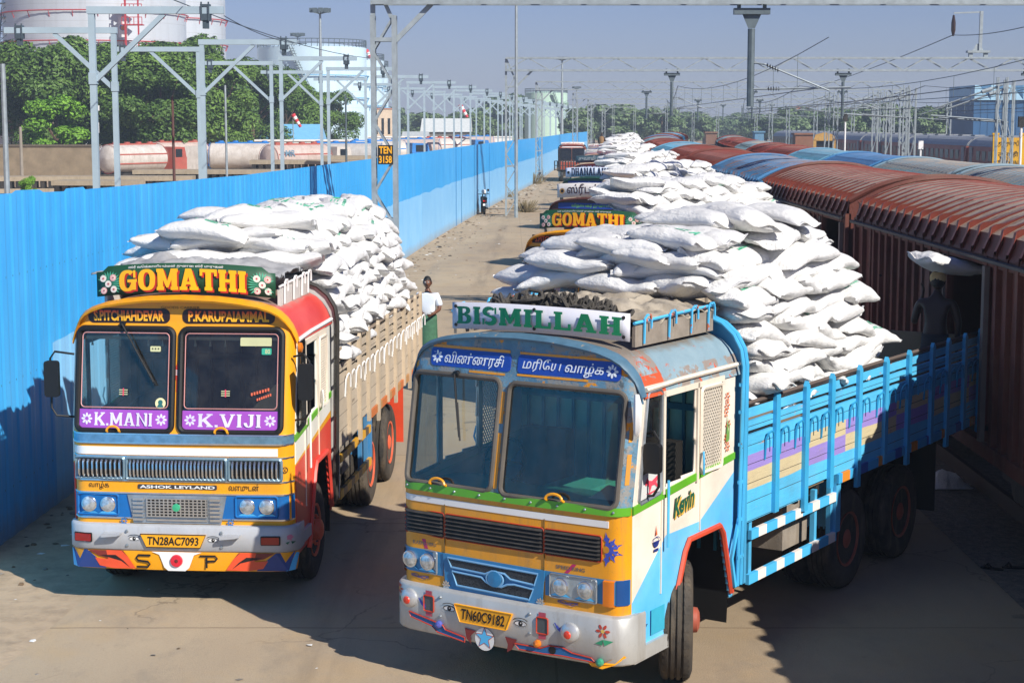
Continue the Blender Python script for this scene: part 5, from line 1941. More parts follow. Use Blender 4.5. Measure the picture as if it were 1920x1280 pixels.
SACK_M = m_sack('woven_white_sack', .28)
SACK_P = mat('sack_green_print', '#46b58c', .6, chip='#e9e8e6', ct=.6, cs=40)
SACK_G = mat('sack_grey_print', '#6f757c', .6, chip='#e9e8e6', ct=.55, cs=40)


def sack_shape(seed, L=.92, W=.54, T=.22, nu=24, nv=22):
    r = random.Random(seed)
    bend, skew, twist = r.uniform(-.02, .09), r.uniform(-.06, .06), r.uniform(-.16, .16)
    sag, sagp = r.uniform(.0, .05), r.uniform(-.6, .6)
    f0, f1, k0 = r.uniform(0, 6), r.uniform(0, 6), r.uniform(9, 14)
    fat = r.uniform(-.25, .25)
    off = Vector((r.uniform(0, 50), r.uniform(0, 50), r.uniform(0, 50)))

    def pt(u, a):
        au = min(abs(u), 1.0)
        cu_, su_ = math.cos(a), math.sin(a)
        e = 1 - au ** 2.6
        t = T / 2 * max(e, 0) ** .46 * (1 + fat * u * .8) + .007
        w = W / 2 * (.93 + .04 * au ** 3 - .02 * (1 - au)) * (1 - .10 * max(0, (au - .86) / .14) ** 2)
        p = 2.35 if au < .98 else 2.0
        x = w * math.copysign(abs(cu_) ** (2 / p), cu_)
        z = t * math.copysign(abs(su_) ** (2 / 2.1), su_)
        y = L / 2 * u * (1 - .012 * (1 - (x / w) ** 2) * au ** 3)
        rip = math.sin(k0 * x / W * 2.2 + (f0 if u > 0 else f1)) * .5 + math.sin(k0 * 1.9 * x / W * 2.2 + f1) * .3
        z += rip * .026 * au ** 2.2 * (1 - au ** 14) * (.4 + .6 * abs(su_))
        n = mnoise.noise(Vector((x * 5, y * 3.2, z * 3)) + off)
        n2 = mnoise.noise(Vector((x * 12, y * 7, z * 6)) + off)
        z += (.026 * n + .013 * n2) * (1 if su_ > 0 else .5)
        if au >= .999:
            z += .03 * math.sin(x * 16 + f0) * (1 if u > 0 else -1)
        z -= bend * (u * u) * 1.0 + sag * math.exp(-((u - sagp) / .35) ** 2)
        if z < 0:
            z *= .8
        x += skew * u * u
        z += twist * u * x
        return Vector((x, y, z))
    return pt


def sack_mesh(seed, prints=None, nu=24, nv=22, **kw):
    pt = sack_shape(seed, nu=nu, nv=nv, **kw)
    b = MB()
    us = [-1.055, -1.0] + [math.sin(math.pi / 2 * (-1 + 2 * i / nu)) * .998 for i in range(1, nu)] + [1.0, 1.055]
    an = [2 * math.pi * j / nv for j in range(nv)]
    vs = [pt(u, a) for u in us for a in an]
    fs = [(i * nv + j, i * nv + (j + 1) % nv, (i + 1) * nv + (j + 1) % nv, (i + 1) * nv + j) for i in range(len(us) - 1) for j in range(nv)]
    fs += [tuple(range(nv)), tuple((len(us) - 1) * nv + j for j in range(nv))[::-1]]
    b.add(vs, fs, 0, True)
    return b, pt


def sack_print(pt, seed, W=.54, L=.92):
    """green and grey lettering laid on the upper face of a sack"""
    r = random.Random(seed)
    b = MB()

    def top(x, y, l=0.0):
        u = max(-.97, min(.97, y / (L / 2)))
        w = W / 2 * (.93 + .04 * abs(u) ** 3)
        c = max(-.98, min(.98, math.copysign(abs(x / w) ** 1.175, x)))
        q = pt(u, math.acos(c))
        return (q.x, q.y, q.z + .004 + l)

    def tx(a, z, l=0.0):
        return top(z, a, l)
    q = r.choice((0, 0, 1, 2))
    y0 = r.uniform(-.3, -.1)
    if q == 0:
        put_text(b, 'VI', y0 + .28, y0 + .44, -.12, .02, tx, 0, .04)
        put_text(b, 'A', y0 - .04, y0 + .06, -.1, .02, tx, 0, .04)
        for k in range(3):
            b.poly2([[(y0 + .1, -.11 + k * .045), (y0 + .24, -.11 + k * .045), (y0 + .24, -.09 + k * .045), (y0 + .1, -.09 + k * .045)]], tx, 0)
        for k in range(8):
            b.poly2([[(y0 + .05 * k, .06), (y0 + .05 * k + .03, .06), (y0 + .05 * k + .03, .10), (y0 + .05 * k, .10)]], tx, 0)
    elif q == 1:
        b.poly2([[(y0, 0), (y0 + .12, .06), (y0 + .10, -.04)], [(y0 + .03, -.05), (y0 + .13, -.06), (y0 + .1, -.1)]], tx, 0)
        for k in range(6):
            b.poly2([[(y0 + .16 + .03 * k, -.02), (y0 + .18 + .03 * k, -.02), (y0 + .18 + .03 * k, .03), (y0 + .16 + .03 * k, .03)]], tx, 0)
    else:
        for k in range(9):
            b.poly2([[(y0 + .035 * k, -.02), (y0 + .035 * k + .022, -.02), (y0 + .035 * k + .022, .015), (y0 + .035 * k, .015)]], tx, 1)
        b.poly2([[(y0 + .4, -.05), (y0 + .47, -.05), (y0 + .47, -.04), (y0 + .4, -.04)], [(y0 + .4, .02), (y0 + .47, .02), (y0 + .47, .03), (y0 + .4, .03)], [(y0 + .4, -.04), (y0 + .41, -.04), (y0 + .41, .02), (y0 + .4, .02)]], tx, 1)
    return b


SACKS = []
for sd in range(16):
    bb, pt_ = sack_mesh(sd, nu=28, nv=26, L=(.86, .92, .97, .90)[sd % 4], W=(.50, .54, .56)[sd % 3], T=(.20, .225, .24)[sd % 3])
    o = bb.build('sack', SACK_M, None, 80)
    pr = None
    if sd % 2 == 0:
        pr = sack_print(pt_, sd, (.50, .54, .56)[sd % 3], (.86, .92, .97, .90)[sd % 4]).build('sack_print', [SACK_P, SACK_G], None)
        COL.objects.unlink(pr)
    COL.objects.unlink(o)
    SACKS.append((o, pr))
LOW = []
for sd in range(8):
    bb, _p = sack_mesh(sd + 40, nu=12, nv=12)
    LOW.append(bb)
N_SACK = [0]
STUFF = MB()


def T_of(o):
    return Matrix.Translation(o.location) @ Matrix.Rotation(o.rotation_euler.z, 4, 'Z')


def put_sack(rnd, M, label, group, printed=None):
    if N_SACK[0] >= 298:
        lb = rnd.choice(LOW)
        STUFF.add([M @ Vector(v) for v in lb.v], lb.f, 0, True)
        return None
    N_SACK[0] += 1
    cands = SACKS if printed is None else [q for q in SACKS if (q[1] is not None) == printed]
    src, pr = rnd.choice(cands)
    c = src.copy()
    COL.objects.link(c)
    c.matrix_world = M
    tag(c, label, 'sack', group)
    if pr is not None:
        q = pr.copy()
        COL.objects.link(q)
        q.parent = c
    return c


def pose(x, y, z, yaw, pitch, roll):
    return Matrix.Translation((x, y, z)) @ Matrix.Rotation(yaw, 4, 'Z') @ Matrix.Rotation(pitch, 4, 'X') @ Matrix.Rotation(roll, 4, 'Y')


def pile(root, seed, y0, y1, n, which, group, rear=.13, lslope=.14, inner=3, side_from=0, front=4, lmin=-1.2, fwd=.0):
    """stacked load: an outer lane of sacks along the near side, front row over the head board, loose top"""
    rnd = random.Random(seed)
    T = T_of(root)
    J = lambda s_: rnd.gauss(0, s_)
    for k in range(n):
        z = 2.30 + .166 * k
        hw = 1.17 - .020 * k - (.10 * (k - 6) if k > 6 else 0)
        a, c = y0 + (.0 if k < 5 else -fwd - .06 * min(k - 4, 3) + .14 * max(0, k - 8)), y1 - rear * k - (.22 * (k - 7) if k > 7 else 0)
        xl_ = max(lmin, -hw) + lslope * max(0, k - 4)
        if k >= side_from:
            y = a + .42 + (.37 if k % 2 else 0)
            if k % 2:
                put_sack(rnd, T @ pose(hw - .27, a + .28, z, R(78 + J(10)), J(.06), J(.08)), f'white woven sack in the stacked side of the load on {which}', group, False)
            while y < c - .2:
                put_sack(rnd, T @ pose(hw - .20 + J(.035), y + J(.05), z + J(.014), J(.10) + R(4), R(-3) + J(.09), R(10) + J(.10)), f'white woven sack in the stacked side of the load on {which}', group, rnd.random() < .25)
                y += .72 + J(.05)
            # rear end: sacks lying across
            if k < n - 1:
                put_sack(rnd, T @ pose(hw - .75, c - .12, z, R(90) + J(.15), J(.06), R(-14)), f'white woven sack at the tail end of the load on {which}', group, False)
        if k >= n - inner:
            y = a + .5
            lanes = [x for x in (hw - .70, hw - 1.22, -hw + .32) if x > xl_ + .2]
            while y < c - .25:
                for x in lanes:
                    put_sack(rnd, T @ pose(x + J(.07), y + J(.12), z + .02 + J(.03), J(.45) + (R(90) if rnd.random() < .3 else 0), J(.10), J(.12)), f'white woven sack lying loose on top of the load on {which}', group, rnd.random() < .6)
                y += .76
        if front <= k:
            for x in ((-hw + .42, .0, hw - .62) if k % 2 == 0 else (-hw + .25, -.35, .42)):
                if x - .42 < xl_ - .12:
                    continue
                put_sack(rnd, T @ pose(x + J(.07), a + .12 + J(.06), z + .01 + J(.03), R(90 + J(16)), J(.08), R(8) + J(.08)), f'white woven sack over the head board of {which}', group, rnd.random() < .3)
    return rnd


GR_B, GR_Y = 'sacks loaded on the blue truck', 'sacks loaded on the yellow truck'
pile(lorry_b, 11, 2.42, 6.35, 10, 'the sky blue truck', GR_B, rear=.14, inner=3, front=5, lslope=.10)
# a few that hang over the front corner above the cab roof
T = T_of(lorry_b)
rr = random.Random(3)
for (x, y, z, yaw, pi_, ro) in ((.2, 3.1, 3.96, 80, 2, 3), (.1, 3.75, 4.0, 96, -3, 2), (.55, 3.35, 3.98, 60, 3, 4), (.6, 4.05, 4.0, 84, 2, -3), (.15, 4.35, 3.92, 70, -3, 2), (.62, 4.45, 3.78, 12, -5, 6), (.8, 3.7, 3.82, 15, 2, 8), (-.3, 3.8, 3.9, 75, 3, 2), (.35, 4.95, 3.66, 84, -4, 4), (.80, 4.55, 3.60, 8, -4, 8), (.72, 5.15, 3.46, 20, -6, 8), (.9, 3.9, 3.62, 6, 2, 10), (.3, 5.3, 3.46, 80, -5, 3), (-1.35, 2.75, 3.38, 78, 2, 4), (-1.12, 2.9, 3.56, 70, 4, 2), (-1.2, 3.35, 3.6, 62, -3, 2), (-.7, 2.35, 3.56, 92, 3, 6), (-.72, 2.65, 3.72, 84, -3, 4), (-.15, 2.4, 3.74, 96, 3, 4), (-.4, 2.8, 3.80, 76, 4, 2), (-.9, 3.3, 3.74, 66, 2, 2), (-.3, 3.25, 3.80, 88, -3, 2), (.3, 2.7, 3.82, 100, 3, 3), (-1.2, 2.5, 3.18, 78, 3, 4), (-.8, 2.4, 3.40, 98, -4, 6), (-.1, 2.3, 3.36, 84, 2, 8), (.4, 2.35, 3.40, 60, -6, 0), (-.85, 2.75, 3.56, 70, 4, 2), (-.25, 2.6, 3.68, 105, 5, 3)):
    put_sack(rr, T @ pose(x, y, z, R(yaw), R(pi_), R(ro)), 'white woven sack hanging forward above the cab of the sky blue truck', GR_B, False)
pile(lorry_y, 23, 2.45, 8.75, 10, 'the yellow fronted truck', GR_Y, rear=.05, inner=3, front=5, lslope=.06)
T = T_of(lorry_y)
rr = random.Random(4)
for (x, y, z, yaw, pi_, ro) in ((-.82, 2.25, 3.30, 76, 4, 0), (-.45, 1.95, 3.40, 96, -3, 10), (.02, 2.0, 3.40, 84, 4, 12), (.62, 2.1, 3.38, 100, -4, 8), (-.85, 2.75, 3.46, 60, 3, 2), (-.66, 2.35, 3.54, 80, 5, 4), (-.25, 2.05, 3.72, 88, 3, 4), (.1, 2.6, 3.86, 96, -3, 3), (-.35, 3.1, 3.84, 74, 3, 2), (-.2, 2.2, 3.58, 95, -3, 6), (.5, 2.3, 3.56, 82, 3, 6), (-.55, 2.7, 3.70, 70, -4, 2), (.15, 2.6, 3.74, 100, 4, 4)):
    put_sack(rr, T @ pose(x, y, z, R(yaw), R(pi_), R(ro)), 'white woven sack heaped forward over the cab roof of the yellow fronted truck', GR_Y, z > 3.5)
pile(far_lorries[0], 31, 2.2, 8.4, 10, 'the orange yellow truck', 'sacks loaded on the orange yellow truck', rear=.08, inner=3, side_from=5, front=5, lmin=-.6, lslope=.06, fwd=.75)
for i, lo_ in enumerate(far_lorries[1:]):
    pile(lo_, 50 + i, 2.2, 8.6, 10, 'the ' + ('maroon', 'dark green cab', 'crimson', 'second crimson', 'cream lettered', 'farther', 'last')[min(i, 6)] + ' truck', 'sacks on the trucks of the queue', rear=.08, inner=3, side_from=4, front=5, lmin=-.5, lslope=.06, fwd=.75)
pt_ = at(1150, 358, 43)
c_ = SACKS[3][0].copy()
COL.objects.link(c_)
c_.matrix_world = Matrix.Translation(pt_) @ Matrix.Rotation(R(70), 4, 'Z')
c_.scale = (1, 1.5, .9)
c_.material_slots[0].link = 'OBJECT'
c_.material_slots[0].material = mat('tan_sack', '#d9a04e', .6, var=.15)
tag(c_, 'tan coloured sack at the front of the maroon truck load', 'sack')
tag(STUFF.build('distant_sacks', SACK_M), 'white sacks heaped on the trucks farther along the queue', 'sacks', kind='stuff')

# ------------------------------------------------------------------ tarpaulins, rope
def tarp(name, root, x0, x1, y0, y1, z, m, seed, label, hgt=.12, fold=.06):
    T = T_of(root)
    off = Vector((seed * 7.3, 1.7, 0))
    b = MB()

    def fn(u, v):
        x, y = x0 + (x1 - x0) * u, y0 + (y1 - y0) * v
        e = min(u, 1 - u, .25) / .25
        e2 = min(v, 1 - v, .3) / .3
        n = mnoise.noise(Vector((x * 2.2, y * 2.2, 0)) + off)
        n2 = abs(mnoise.noise(Vector((x * 3.0 + y * 4, y * 5.5 - x * 2, 3)) + off))
        zz_ = z + hgt * (.35 + .65 * e * e2) * (.75 + .5 * n) + fold * (1 - 2 * n2) * .9
        return T @ Vector((x + .08 * n, y + .06 * n2, zz_))
    b.grid(frange(0, 1, 60), frange(0, 1, 36), fn)
    o = b.build(name, m, None, 60, .012)
    return tag(o, label, 'tarpaulin')


tarp('tarpaulin', lorry_b, -1.0, .92, 1.0, 2.3, 3.12, CANVAS, 4, 'beige canvas tarpaulin folded on the cab roof of the blue truck', .20, .08)
tarp('tarpaulin', lorry_y, -1.12, .88, .8, 2.2, 3.2, CANVASG, 9, 'grey tarpaulin bundled on the cab roof of the yellow truck', .22, .10)
T = T_of(lorry_b)
rr = random.Random(12)
b = MB()
pts = []
px, py, ang = -.3, .85, 0.0
for i in range(520):
    ang += rr.uniform(.1, .42)
    cx = -.5 + .95 * (i / 520)
    rad = .14 + .06 * math.sin(i * .13)
    hump = .15 * max(0, 1 - ((cx - .0) / .6) ** 2)
    pts.append(T @ Vector((cx + rad * 1.35 * math.cos(ang) + rr.uniform(-.02, .02), .86 + rad * math.sin(ang) + rr.uniform(-.02, .02), 3.22 + hump * rr.random() + .07 * rr.random() + .02 * math.sin(i * .7))))
b.tube(pts, .017, 6)
b.tube([T @ Vector((.55 + .2 * math.cos(t), .88 + .14 * math.sin(t), 3.28 + .02 * math.sin(3 * t))) for t in [i * .3 for i in range(22)]], .017, 6, closed=True)
tag(b.build('rope_heap', ROPE), 'heap of dark coiled rope on the roof of the blue truck behind its board', 'rope')
# ================================================================== goods wagons
def m_wagon(name, base, dust, rust=None):
    t = NT(name)
    k = t.mix(t.ramp(t.noise(1.2), .3, .7), srgb(base, .8), srgb(base, 1.15))
    if rust:
        k = t.mix(t.ramp(t.noise(1.1, 7, .7, stretch=(.35, 1.4, 1)), .52, .60), k, srgb(rust))
    up = t.math('ABSOLUTE', t.sep(t.n('ShaderNodeNewGeometry').outputs['Normal'])[2])
    d = t.math('MULTIPLY', t.ramp(up, .55, .8), t.ramp(t.noise(2.6, 8, .75, stretch=(.5, 1.6, 1)), .33, .52))
    k = t.mix(t.math('MULTIPLY', d, dust), k, srgb('#ab9986'))
    k = t.mix(t.math('MULTIPLY', t.ramp(t.noise(5, 8, .75), .55, .8), .5), k, srgb('#3b2a22'))
    return t.finish(k, 0.65, 0, t.noise(18, 4), .006, .3)


W_BROWN = m_wagon('brown_wagon', '#61352c', 1.0)
W_BROWN2 = m_wagon('plain_brown_wagon', '#6c372e', .5)
W_RED = m_wagon('red_wagon', '#7a332d', .3)
W_BLUE = m_wagon('blue_wagon', '#4a7ba4', .35, '#80696a')
W_GREY = m_wagon('grey_blue_wagon', '#6d8a99', .8, '#6a7f8c')
W_TEAL = m_wagon('teal_wagon', '#5c93ae', .3)
W_DARKB = m_wagon('strong_blue_wagon', '#3b76a8', .2)
RIBM = {'brown_wagon': mat('roof_rib_red', '#7d3b30', .6, var=.2, vs=3), 'plain_brown_wagon': mat('roof_rib_red', '#7d3b30')}
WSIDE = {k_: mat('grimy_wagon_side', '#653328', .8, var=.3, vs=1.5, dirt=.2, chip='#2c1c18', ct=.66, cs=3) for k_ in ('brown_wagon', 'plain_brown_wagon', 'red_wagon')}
W_IN = mat('wagon_inside', '#0b0908', .9)


def roofz(u):
    """height of the roof's arc above the eave; u in -1..1 across"""
    return .40 * (1 - abs(u) ** 2.3)


_WG = {}


def wagon_proto(m, doors):
    """one covered wagon, 10.1 m, its origin on the ground at the centre of its near end"""
    root = thing('goods_wagon', 'wagon', 'wagon')
    W2, EZ, LN = 1.52, 3.6, 10.1
    b = MB()
    ribs = []
    y = .25
    ys = [0]
    n = 20
    for i in range(n):
        c = .25 + (LN - .5) * i / (n - 1)
        ys += [c - .20, c - .06, c - .045, c + .05, c + .07]
        ribs.append(c)
    ys.append(LN)
    rh = [0] + [v for _ in range(n) for v in (.0, .0, .009, .008, .0)] + [0]
    us = [-1.03, -1.0, -.985, -.95, -.88, -.76, -.6, -.4, -.2, 0, .2, .4, .6, .76, .88, .95, .985, 1.0, 1.03]
    drop = {0: -.24, 1: -.10, 17: -.10, 18: -.24}

    def rf(i, j):
        u = us[i]
        ex = drop.get(i, 0)
        sw = .13 * (abs(u) ** 3) * (1 if abs(u) < 1.01 else .6)      # the ribs sweep forward at the eave
        rise = rh[j] * (9 if abs(u) > .93 else 4 if abs(u) > .8 else 1.6 if abs(u) > .7 else 1)
        return (W2 * u * (1 + (.012 if rh[j] else 0)), ys[j] - (sw if rh[j] else sw * .4), EZ + roofz(max(-1, min(1, u))) + ex + rise)
    b.grid(list(range(len(us))), list(range(len(ys))), rf)
    nj = len(ys) - 1
    for q in range(len(b.mi)):
        if rh[q % nj] or rh[q % nj + 1]:
            b.mi[q] = 1
    b.build('roof', [m, RIBM.get(m.name, m)], root, 25)
    # sides: ribbed sheeting, openings left out
    for s in (-1, 1):
        b = MB()
        ds = doors if s < 0 else [(4.1, 6.0)]
        y = 0.0
        cut = sorted(ds)
        segs, y0 = [], 0.0
        for a, c in cut:
            segs.append((y0, a))
            y0 = c
        segs.append((y0, LN))
        for a, c in segs:
            b.box(s * (W2 - .06), s * (W2 - .02), a, c, 1.15, EZ - .25)
            k = max(1, int((c - a) / .42))
            for i in range(k + 1):
                yy = a + (c - a) * i / max(k, 1)
                b.box(s * (W2 - .02), s * (W2 + .045), yy - .06, yy + .06, 1.15, EZ - .22)
        b.box(s * (W2 - .06), s * (W2 + .03), 0, LN, EZ - .36, EZ - .2)
        b.box(s * (W2 - .06), s * (W2 + .06), 0, LN, .98, 1.15)
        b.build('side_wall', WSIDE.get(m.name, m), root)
        b = MB()
        b.tube([(s * (W2 + .10), 0, EZ - .28), (s * (W2 + .10), LN, EZ - .28)], .03, 5)
        b.build('eave_rail', DARK, root)
        for a, c in ds:
            if c - a > 1:
                b = MB()
                b.box(s * (W2 + .05), s * (W2 + .10), c + .05, c + 1.05, 1.15, EZ - .42)
                for q in (.1, .5, .9):
                    b.box(s * (W2 + .1), s * (W2 + .13), c + .05 + q, c + .13 + q, 1.15, EZ - .42)
                b.build('sliding_door', mat('wagon_door', '#5b3a33', .7, var=.2, dirt=.3), root)
                for q0, q1 in ((a - .12, a), (c, c + .1)):
                    b = MB()
                    b.box(s * (W2 + .02), s * (W2 + .08), q0, q1, 1.15, EZ - .36)
                    b.build('door_post', mat('door_post_grey', '#6f6660', .7, dirt=.3), root)
    for yy in (0.0, LN - .05):
        b = MB()
        prof = [(-W2 + .03, 1.0), (W2 - .03, 1.0)] + [(W2 * us[i] * .98, EZ + roofz(max(-1, min(1, us[i]))) - .04) for i in range(len(us) - 2, 0, -1)]
        b.prism(prof, lambda a, z, t: (a, yy + t, z), 0, .05)
        e_ = -.04 if yy == 0 else .09
        for xx in (-.55, .55):
            b.box(xx - .07, xx + .07, yy + e_ - .04, yy + e_ + .04 - .0, 1.0, EZ + .3)
        b.tube([(W2 * u * .99, yy + e_ * .5, EZ + roofz(u) + .02) for u in frange(-1, 1, 20)], .05, 5)
        b.build('end_wall', m, root)
    b = MB()
    b.box(-W2 + .06, W2 - .06, .05, LN - .05, 1.02, 1.1)
    b.box(-.25, .25, -.35, LN + .35, .8, 1.0)
    for yy in (1.0, 2.8, LN - 2.8, LN - 1.0):
        for s in (-1, 1):
            b.lathe([(.48, -.06), (.5, .0), (.42, .05), (.1, .05)], (s * .8, yy, .62), 'X', 16)
        b.tube([(-.8, yy, .62), (.8, yy, .62)], .07, 6)
    for s in (-1, 1):
        b.box(s * .9, s * 1.0, .7, 3.1, .5, .85)
        b.box(s * .9, s * 1.0, LN - 3.1, LN - .7, .5, .85)
    b.build('underframe', DARK, root)
    return root


def wagon_line(x_face, y_start, cols, label, group, zs=1.0):
    """wagons coupled in a row; x_face = left side of the row where the row is straight"""
    y = y_start
    for i, (m, nm) in enumerate(cols):
        key = m.name
        xa, xb = x_face + rail_off(y), x_face + rail_off(y + 10.1)
        ang = -math.atan2(xb - xa, 10.1)
        if key not in _WG:
            w = wagon_proto(m, [(4.1, 6.0)])
            _WG[key] = w
        else:
            w = dup(_WG[key], (0, 0, 0))
        w.location = (xa + 1.55 * math.cos(ang), y + 1.55 * math.sin(ang) * -1, 0)
        w.rotation_euler = (0, 0, ang)
        w.scale = (1, 1, zs)
        tag(w, label(i, nm), 'wagon', group)
        y += 10.95 * math.cos(ang)


ORD = ['first', 'second', 'third', 'fourth', 'fifth', 'sixth', 'seventh', 'eighth', 'ninth', 'tenth', 'eleventh', 'twelfth', 'thirteenth', 'fourteenth']
# the near wagon with the open doors, and the same-coloured one behind it
near = wagon_proto(W_BROWN, [(2.15, 4.0), (8.6, 8.85)])
near.location = (5.6 + 1.55, 18.45, 0)
tag(near, 'dusty brown ribbed goods wagon nearest the camera with its door open beside the blue truck', 'wagon', 'goods wagons along the road')
_WG[W_BROWN.name] = wagon_proto(W_BROWN, [(.35, 2.2)])
w = _WG[W_BROWN.name]
w.location = (5.6 + 1.55, 29.4, 0)
tag(w, 'dusty brown ribbed goods wagon coupled behind the one with the open door', 'wagon', 'goods wagons along the road')
w0 = dup(w, (5.6 + 1.55, 7.5, 0))
tag(w0, 'brown goods wagon at the right edge whose shadow falls across the road', 'wagon', 'goods wagons along the road')
w00 = dup(w, (5.6 + 1.55, -3.45, 0))
tag(w00, 'brown goods wagon beside the camera, outside the picture', 'wagon', 'goods wagons along the road')
b = MB()
for k in range(12):
    lb = LOW[k % 8]
    M = Matrix.Translation((6.0, 27.15 + .1 * (k % 2), 1.35 + .2 * k)) @ Matrix.Rotation(R(5 * (k % 3)), 4, 'Z')
    b.add([M @ Vector(v) for v in lb.v], lb.f, 0, True)
tag(b.build('stacked_sacks', SACK_M), 'white sacks stacked inside the brown wagon showing through its narrow door gap', 'sacks', kind='stuff')
line1 = [(W_BLUE, 'blue'), (W_BROWN2, 'brown'), (W_BROWN2, 'brown'), (W_TEAL, 'teal'), (W_BROWN2, 'brown'), (W_BROWN2, 'brown'), (W_GREY, 'grey'), (W_BROWN2, 'brown'), (W_BLUE, 'blue'), (W_BROWN2, 'brown'), (W_BROWN2, 'brown'), (W_TEAL, 'teal'), (W_BROWN2, 'brown')]
wagon_line(5.6, 40.35, line1, lambda i, nm: f'{nm} goods wagon, {ORD[i]} behind the two dusty brown ones beside the queue of trucks', 'goods wagons along the road')
line2 = [(W_GREY, 'grey blue'), (W_GREY, 'grey blue'), (W_DARKB, 'strong blue'), (W_TEAL, 'teal'), (W_RED, 'red'), (W_RED, 'red'), (W_GREY, 'grey blue'), (W_BROWN2, 'brown'), (W_RED, 'red'), (W_BROWN2, 'brown'), (W_GREY, 'grey blue'), (W_RED, 'red')]
wagon_line(11.7, 37.3, line2, lambda i, nm: f'{nm} roofed goods wagon, {ORD[i]} from the front in the second row', 'goods wagons in the second row', .94)

# rails
b = MB()
for xc in (7.15, 13.75, 20.5, 26.5, 33.0, 39.0):
    for s in (-.84, .84):
        for a, c in zip(range(0, 400, 20), range(20, 420, 20)):
            b.beam((xc + s + rail_off(a), a, .12), (xc + s + rail_off(c), c, .12), .07, .2)
tag(b.build('rails', mat('rail_steel', '#3d2f27', .6, .3)), kind='structure')

# ------------------------------------------------------------------ passenger coaches
CO_R = mat('coach_red', '#a8463e', .5, var=.2, dirt=.3)
CO_G = mat('coach_grey', '#8d9296', .45, var=.12, dirt=.2)
CO_B = mat('coach_window_dark', '#23282c', .3)
CO_Y = mat('coach_end_yellow', '#c79a4e', .6, dirt=.2)


def coach(x, y, ang, top, body, label, yellow=False):
    root = thing('passenger_coach', label, 'coach', (x, y, 0), ang, 'passenger coaches in the far row')
    L = 21.5
    b = MB()
    prof = [(-1.55, 1.1), (1.55, 1.1), (1.6, 2.2), (1.52, 3.2)] + [(1.5 * math.cos(t), 3.2 + .75 * math.sin(t)) for t in [math.pi * i / 10 for i in range(1, 10)]] + [(-1.52, 3.2), (-1.6, 2.2)]
    b.prism(prof[:4] + [(-1.52, 3.2), (-1.6, 2.2)], lambda a, z, t: (a, t, z), 0, L)
    b.build('body', body, root)
    b = MB()
    b.prism([(1.56, 3.2)] + prof[4:13] + [(-1.56, 3.2)], lambda a, z, t: (a, t, z), -.05, L + .05)
    for i in range(5):
        b.box(-.4, .4, 2 + i * 4.2, 3.3 + i * 4.2, 3.9, 4.02)
    b.build('roof', top, root)
    for s in (-1, 1):
        for i in range(10):
            b = MB()
            b.box(s * 1.58, s * 1.605, 2.2 + i * 1.75, 3.2 + i * 1.75, 2.15, 2.85)
            b.build('window', CO_B, root)
        for y_ in (.5, L - 1.3):
            b = MB()
            b.box(s * 1.57, s * 1.61, y_, y_ + .8, 1.2, 3.1)
            b.build('door', CO_Y if yellow else CO_G, root)
    b = MB()
    b.box(-1.3, 1.3, .5, L - .5, .75, 1.1)
    for yy in (2.2, 4.6, L - 4.6, L - 2.2):
        for s in (-1, 1):
            b.lathe([(.45, -.06), (.45, .06)], (s * .8, yy, .55), 'X', 12)
    b.box(-.9, .9, 6, 15, .35, .75)
    b.build('underframe', DARK, root)
    return root


a0, a1 = at(1905, 249, 128), at(1500, 255, 232)
d_ = Vector((a1.x - a0.x, a1.y - a0.y))
ang = -math.atan2(d_.x, d_.y)
dn = d_.normalized()
CL = ['nearest red and grey coach at the yellow station board', 'second red and grey coach from the station board', 'third coach along the far line, red below a grey roof', 'fourth coach along the far line', 'fifth coach along the far line with a pale side', 'farthest coach with yellow doors at its end']
for i in range(6):
    q = Vector((a0.x, a0.y)) + dn * (22.3 * i - 14)
    coach(q.x, q.y, ang, CO_G, CO_R if i in (0, 1, 2, 3) else mat('coach_brown', '#6c5348', .5, dirt=.3), CL[i], i == 5)
e = Vector((a0.x, a0.y)) + dn * 118
b = MB()
for x_ in (-1.1, .8):
    b.box(x_, x_ + .3, 0, .4, 1.0, 3.3)
b.prism([(-1.1, 3.2), (1.1, 3.2), (.9, 3.8), (0, 4.05), (-.9, 3.8)], lambda a, z, t: (a, t, z), 0, .4)
b.box(-.8, .8, .3, .4, 1.0, 3.3, 1)
o = tag(b.build('brake_van_end', [CO_Y, CO_B]), 'yellow arched end of a vehicle standing past the last coach', 'rail vehicle')
p_ = at(1546, 262, 176)
o.location = (p_.x, p_.y, 0)
o.rotation_euler = (0, 0, R(-8))

# station name board
p_ = at(1894, 292, 95)
nb = thing('station_board', 'yellow station name board with black lettering at the right edge', 'sign', (p_.x, p_.y, 0), R(-6))
b = MB()
b.box(-.78, .52, -.06, .06, 2.3, 4.15)
b.build('panel', mat('board_yellow', '#d9a416', .5, dirt=.15), nb)
for x_ in (-.88, .55):
    b = MB()
    b.box(x_ - .06, x_ + .22, -.1, .1, 0, 4.3)
    b.box(x_ - .1, x_ + .26, -.14, .14, 4.3, 4.4)
    b.build('post', mat('board_post_yellow', '#e0ac18', .5), nb)
b = MB()
for s_, z_ in (('தூத்துக்குடி', 3.62), ('तूतुकूड़ी', 3.05), ('TUTICORIN', 2.55)):
    put_text(b, s_, -.66, .42, z_, z_ + .38, lambda a, z, l: (a, -.065, z), 0, .02)
b.build('lettering', INK, nb)

# ------------------------------------------------------------------ traction portals
GALV = mat('galvanised_steel', '#9aa3a6', .5, .35, .18, 5, chip='#7a6a5a', ct=.74, cs=5)
GALVD = mat('dark_galvanised', '#5f6b70', .5, .35, .18, 5)
INSUL = mat('insulator_brown', '#3a2a26', .3)


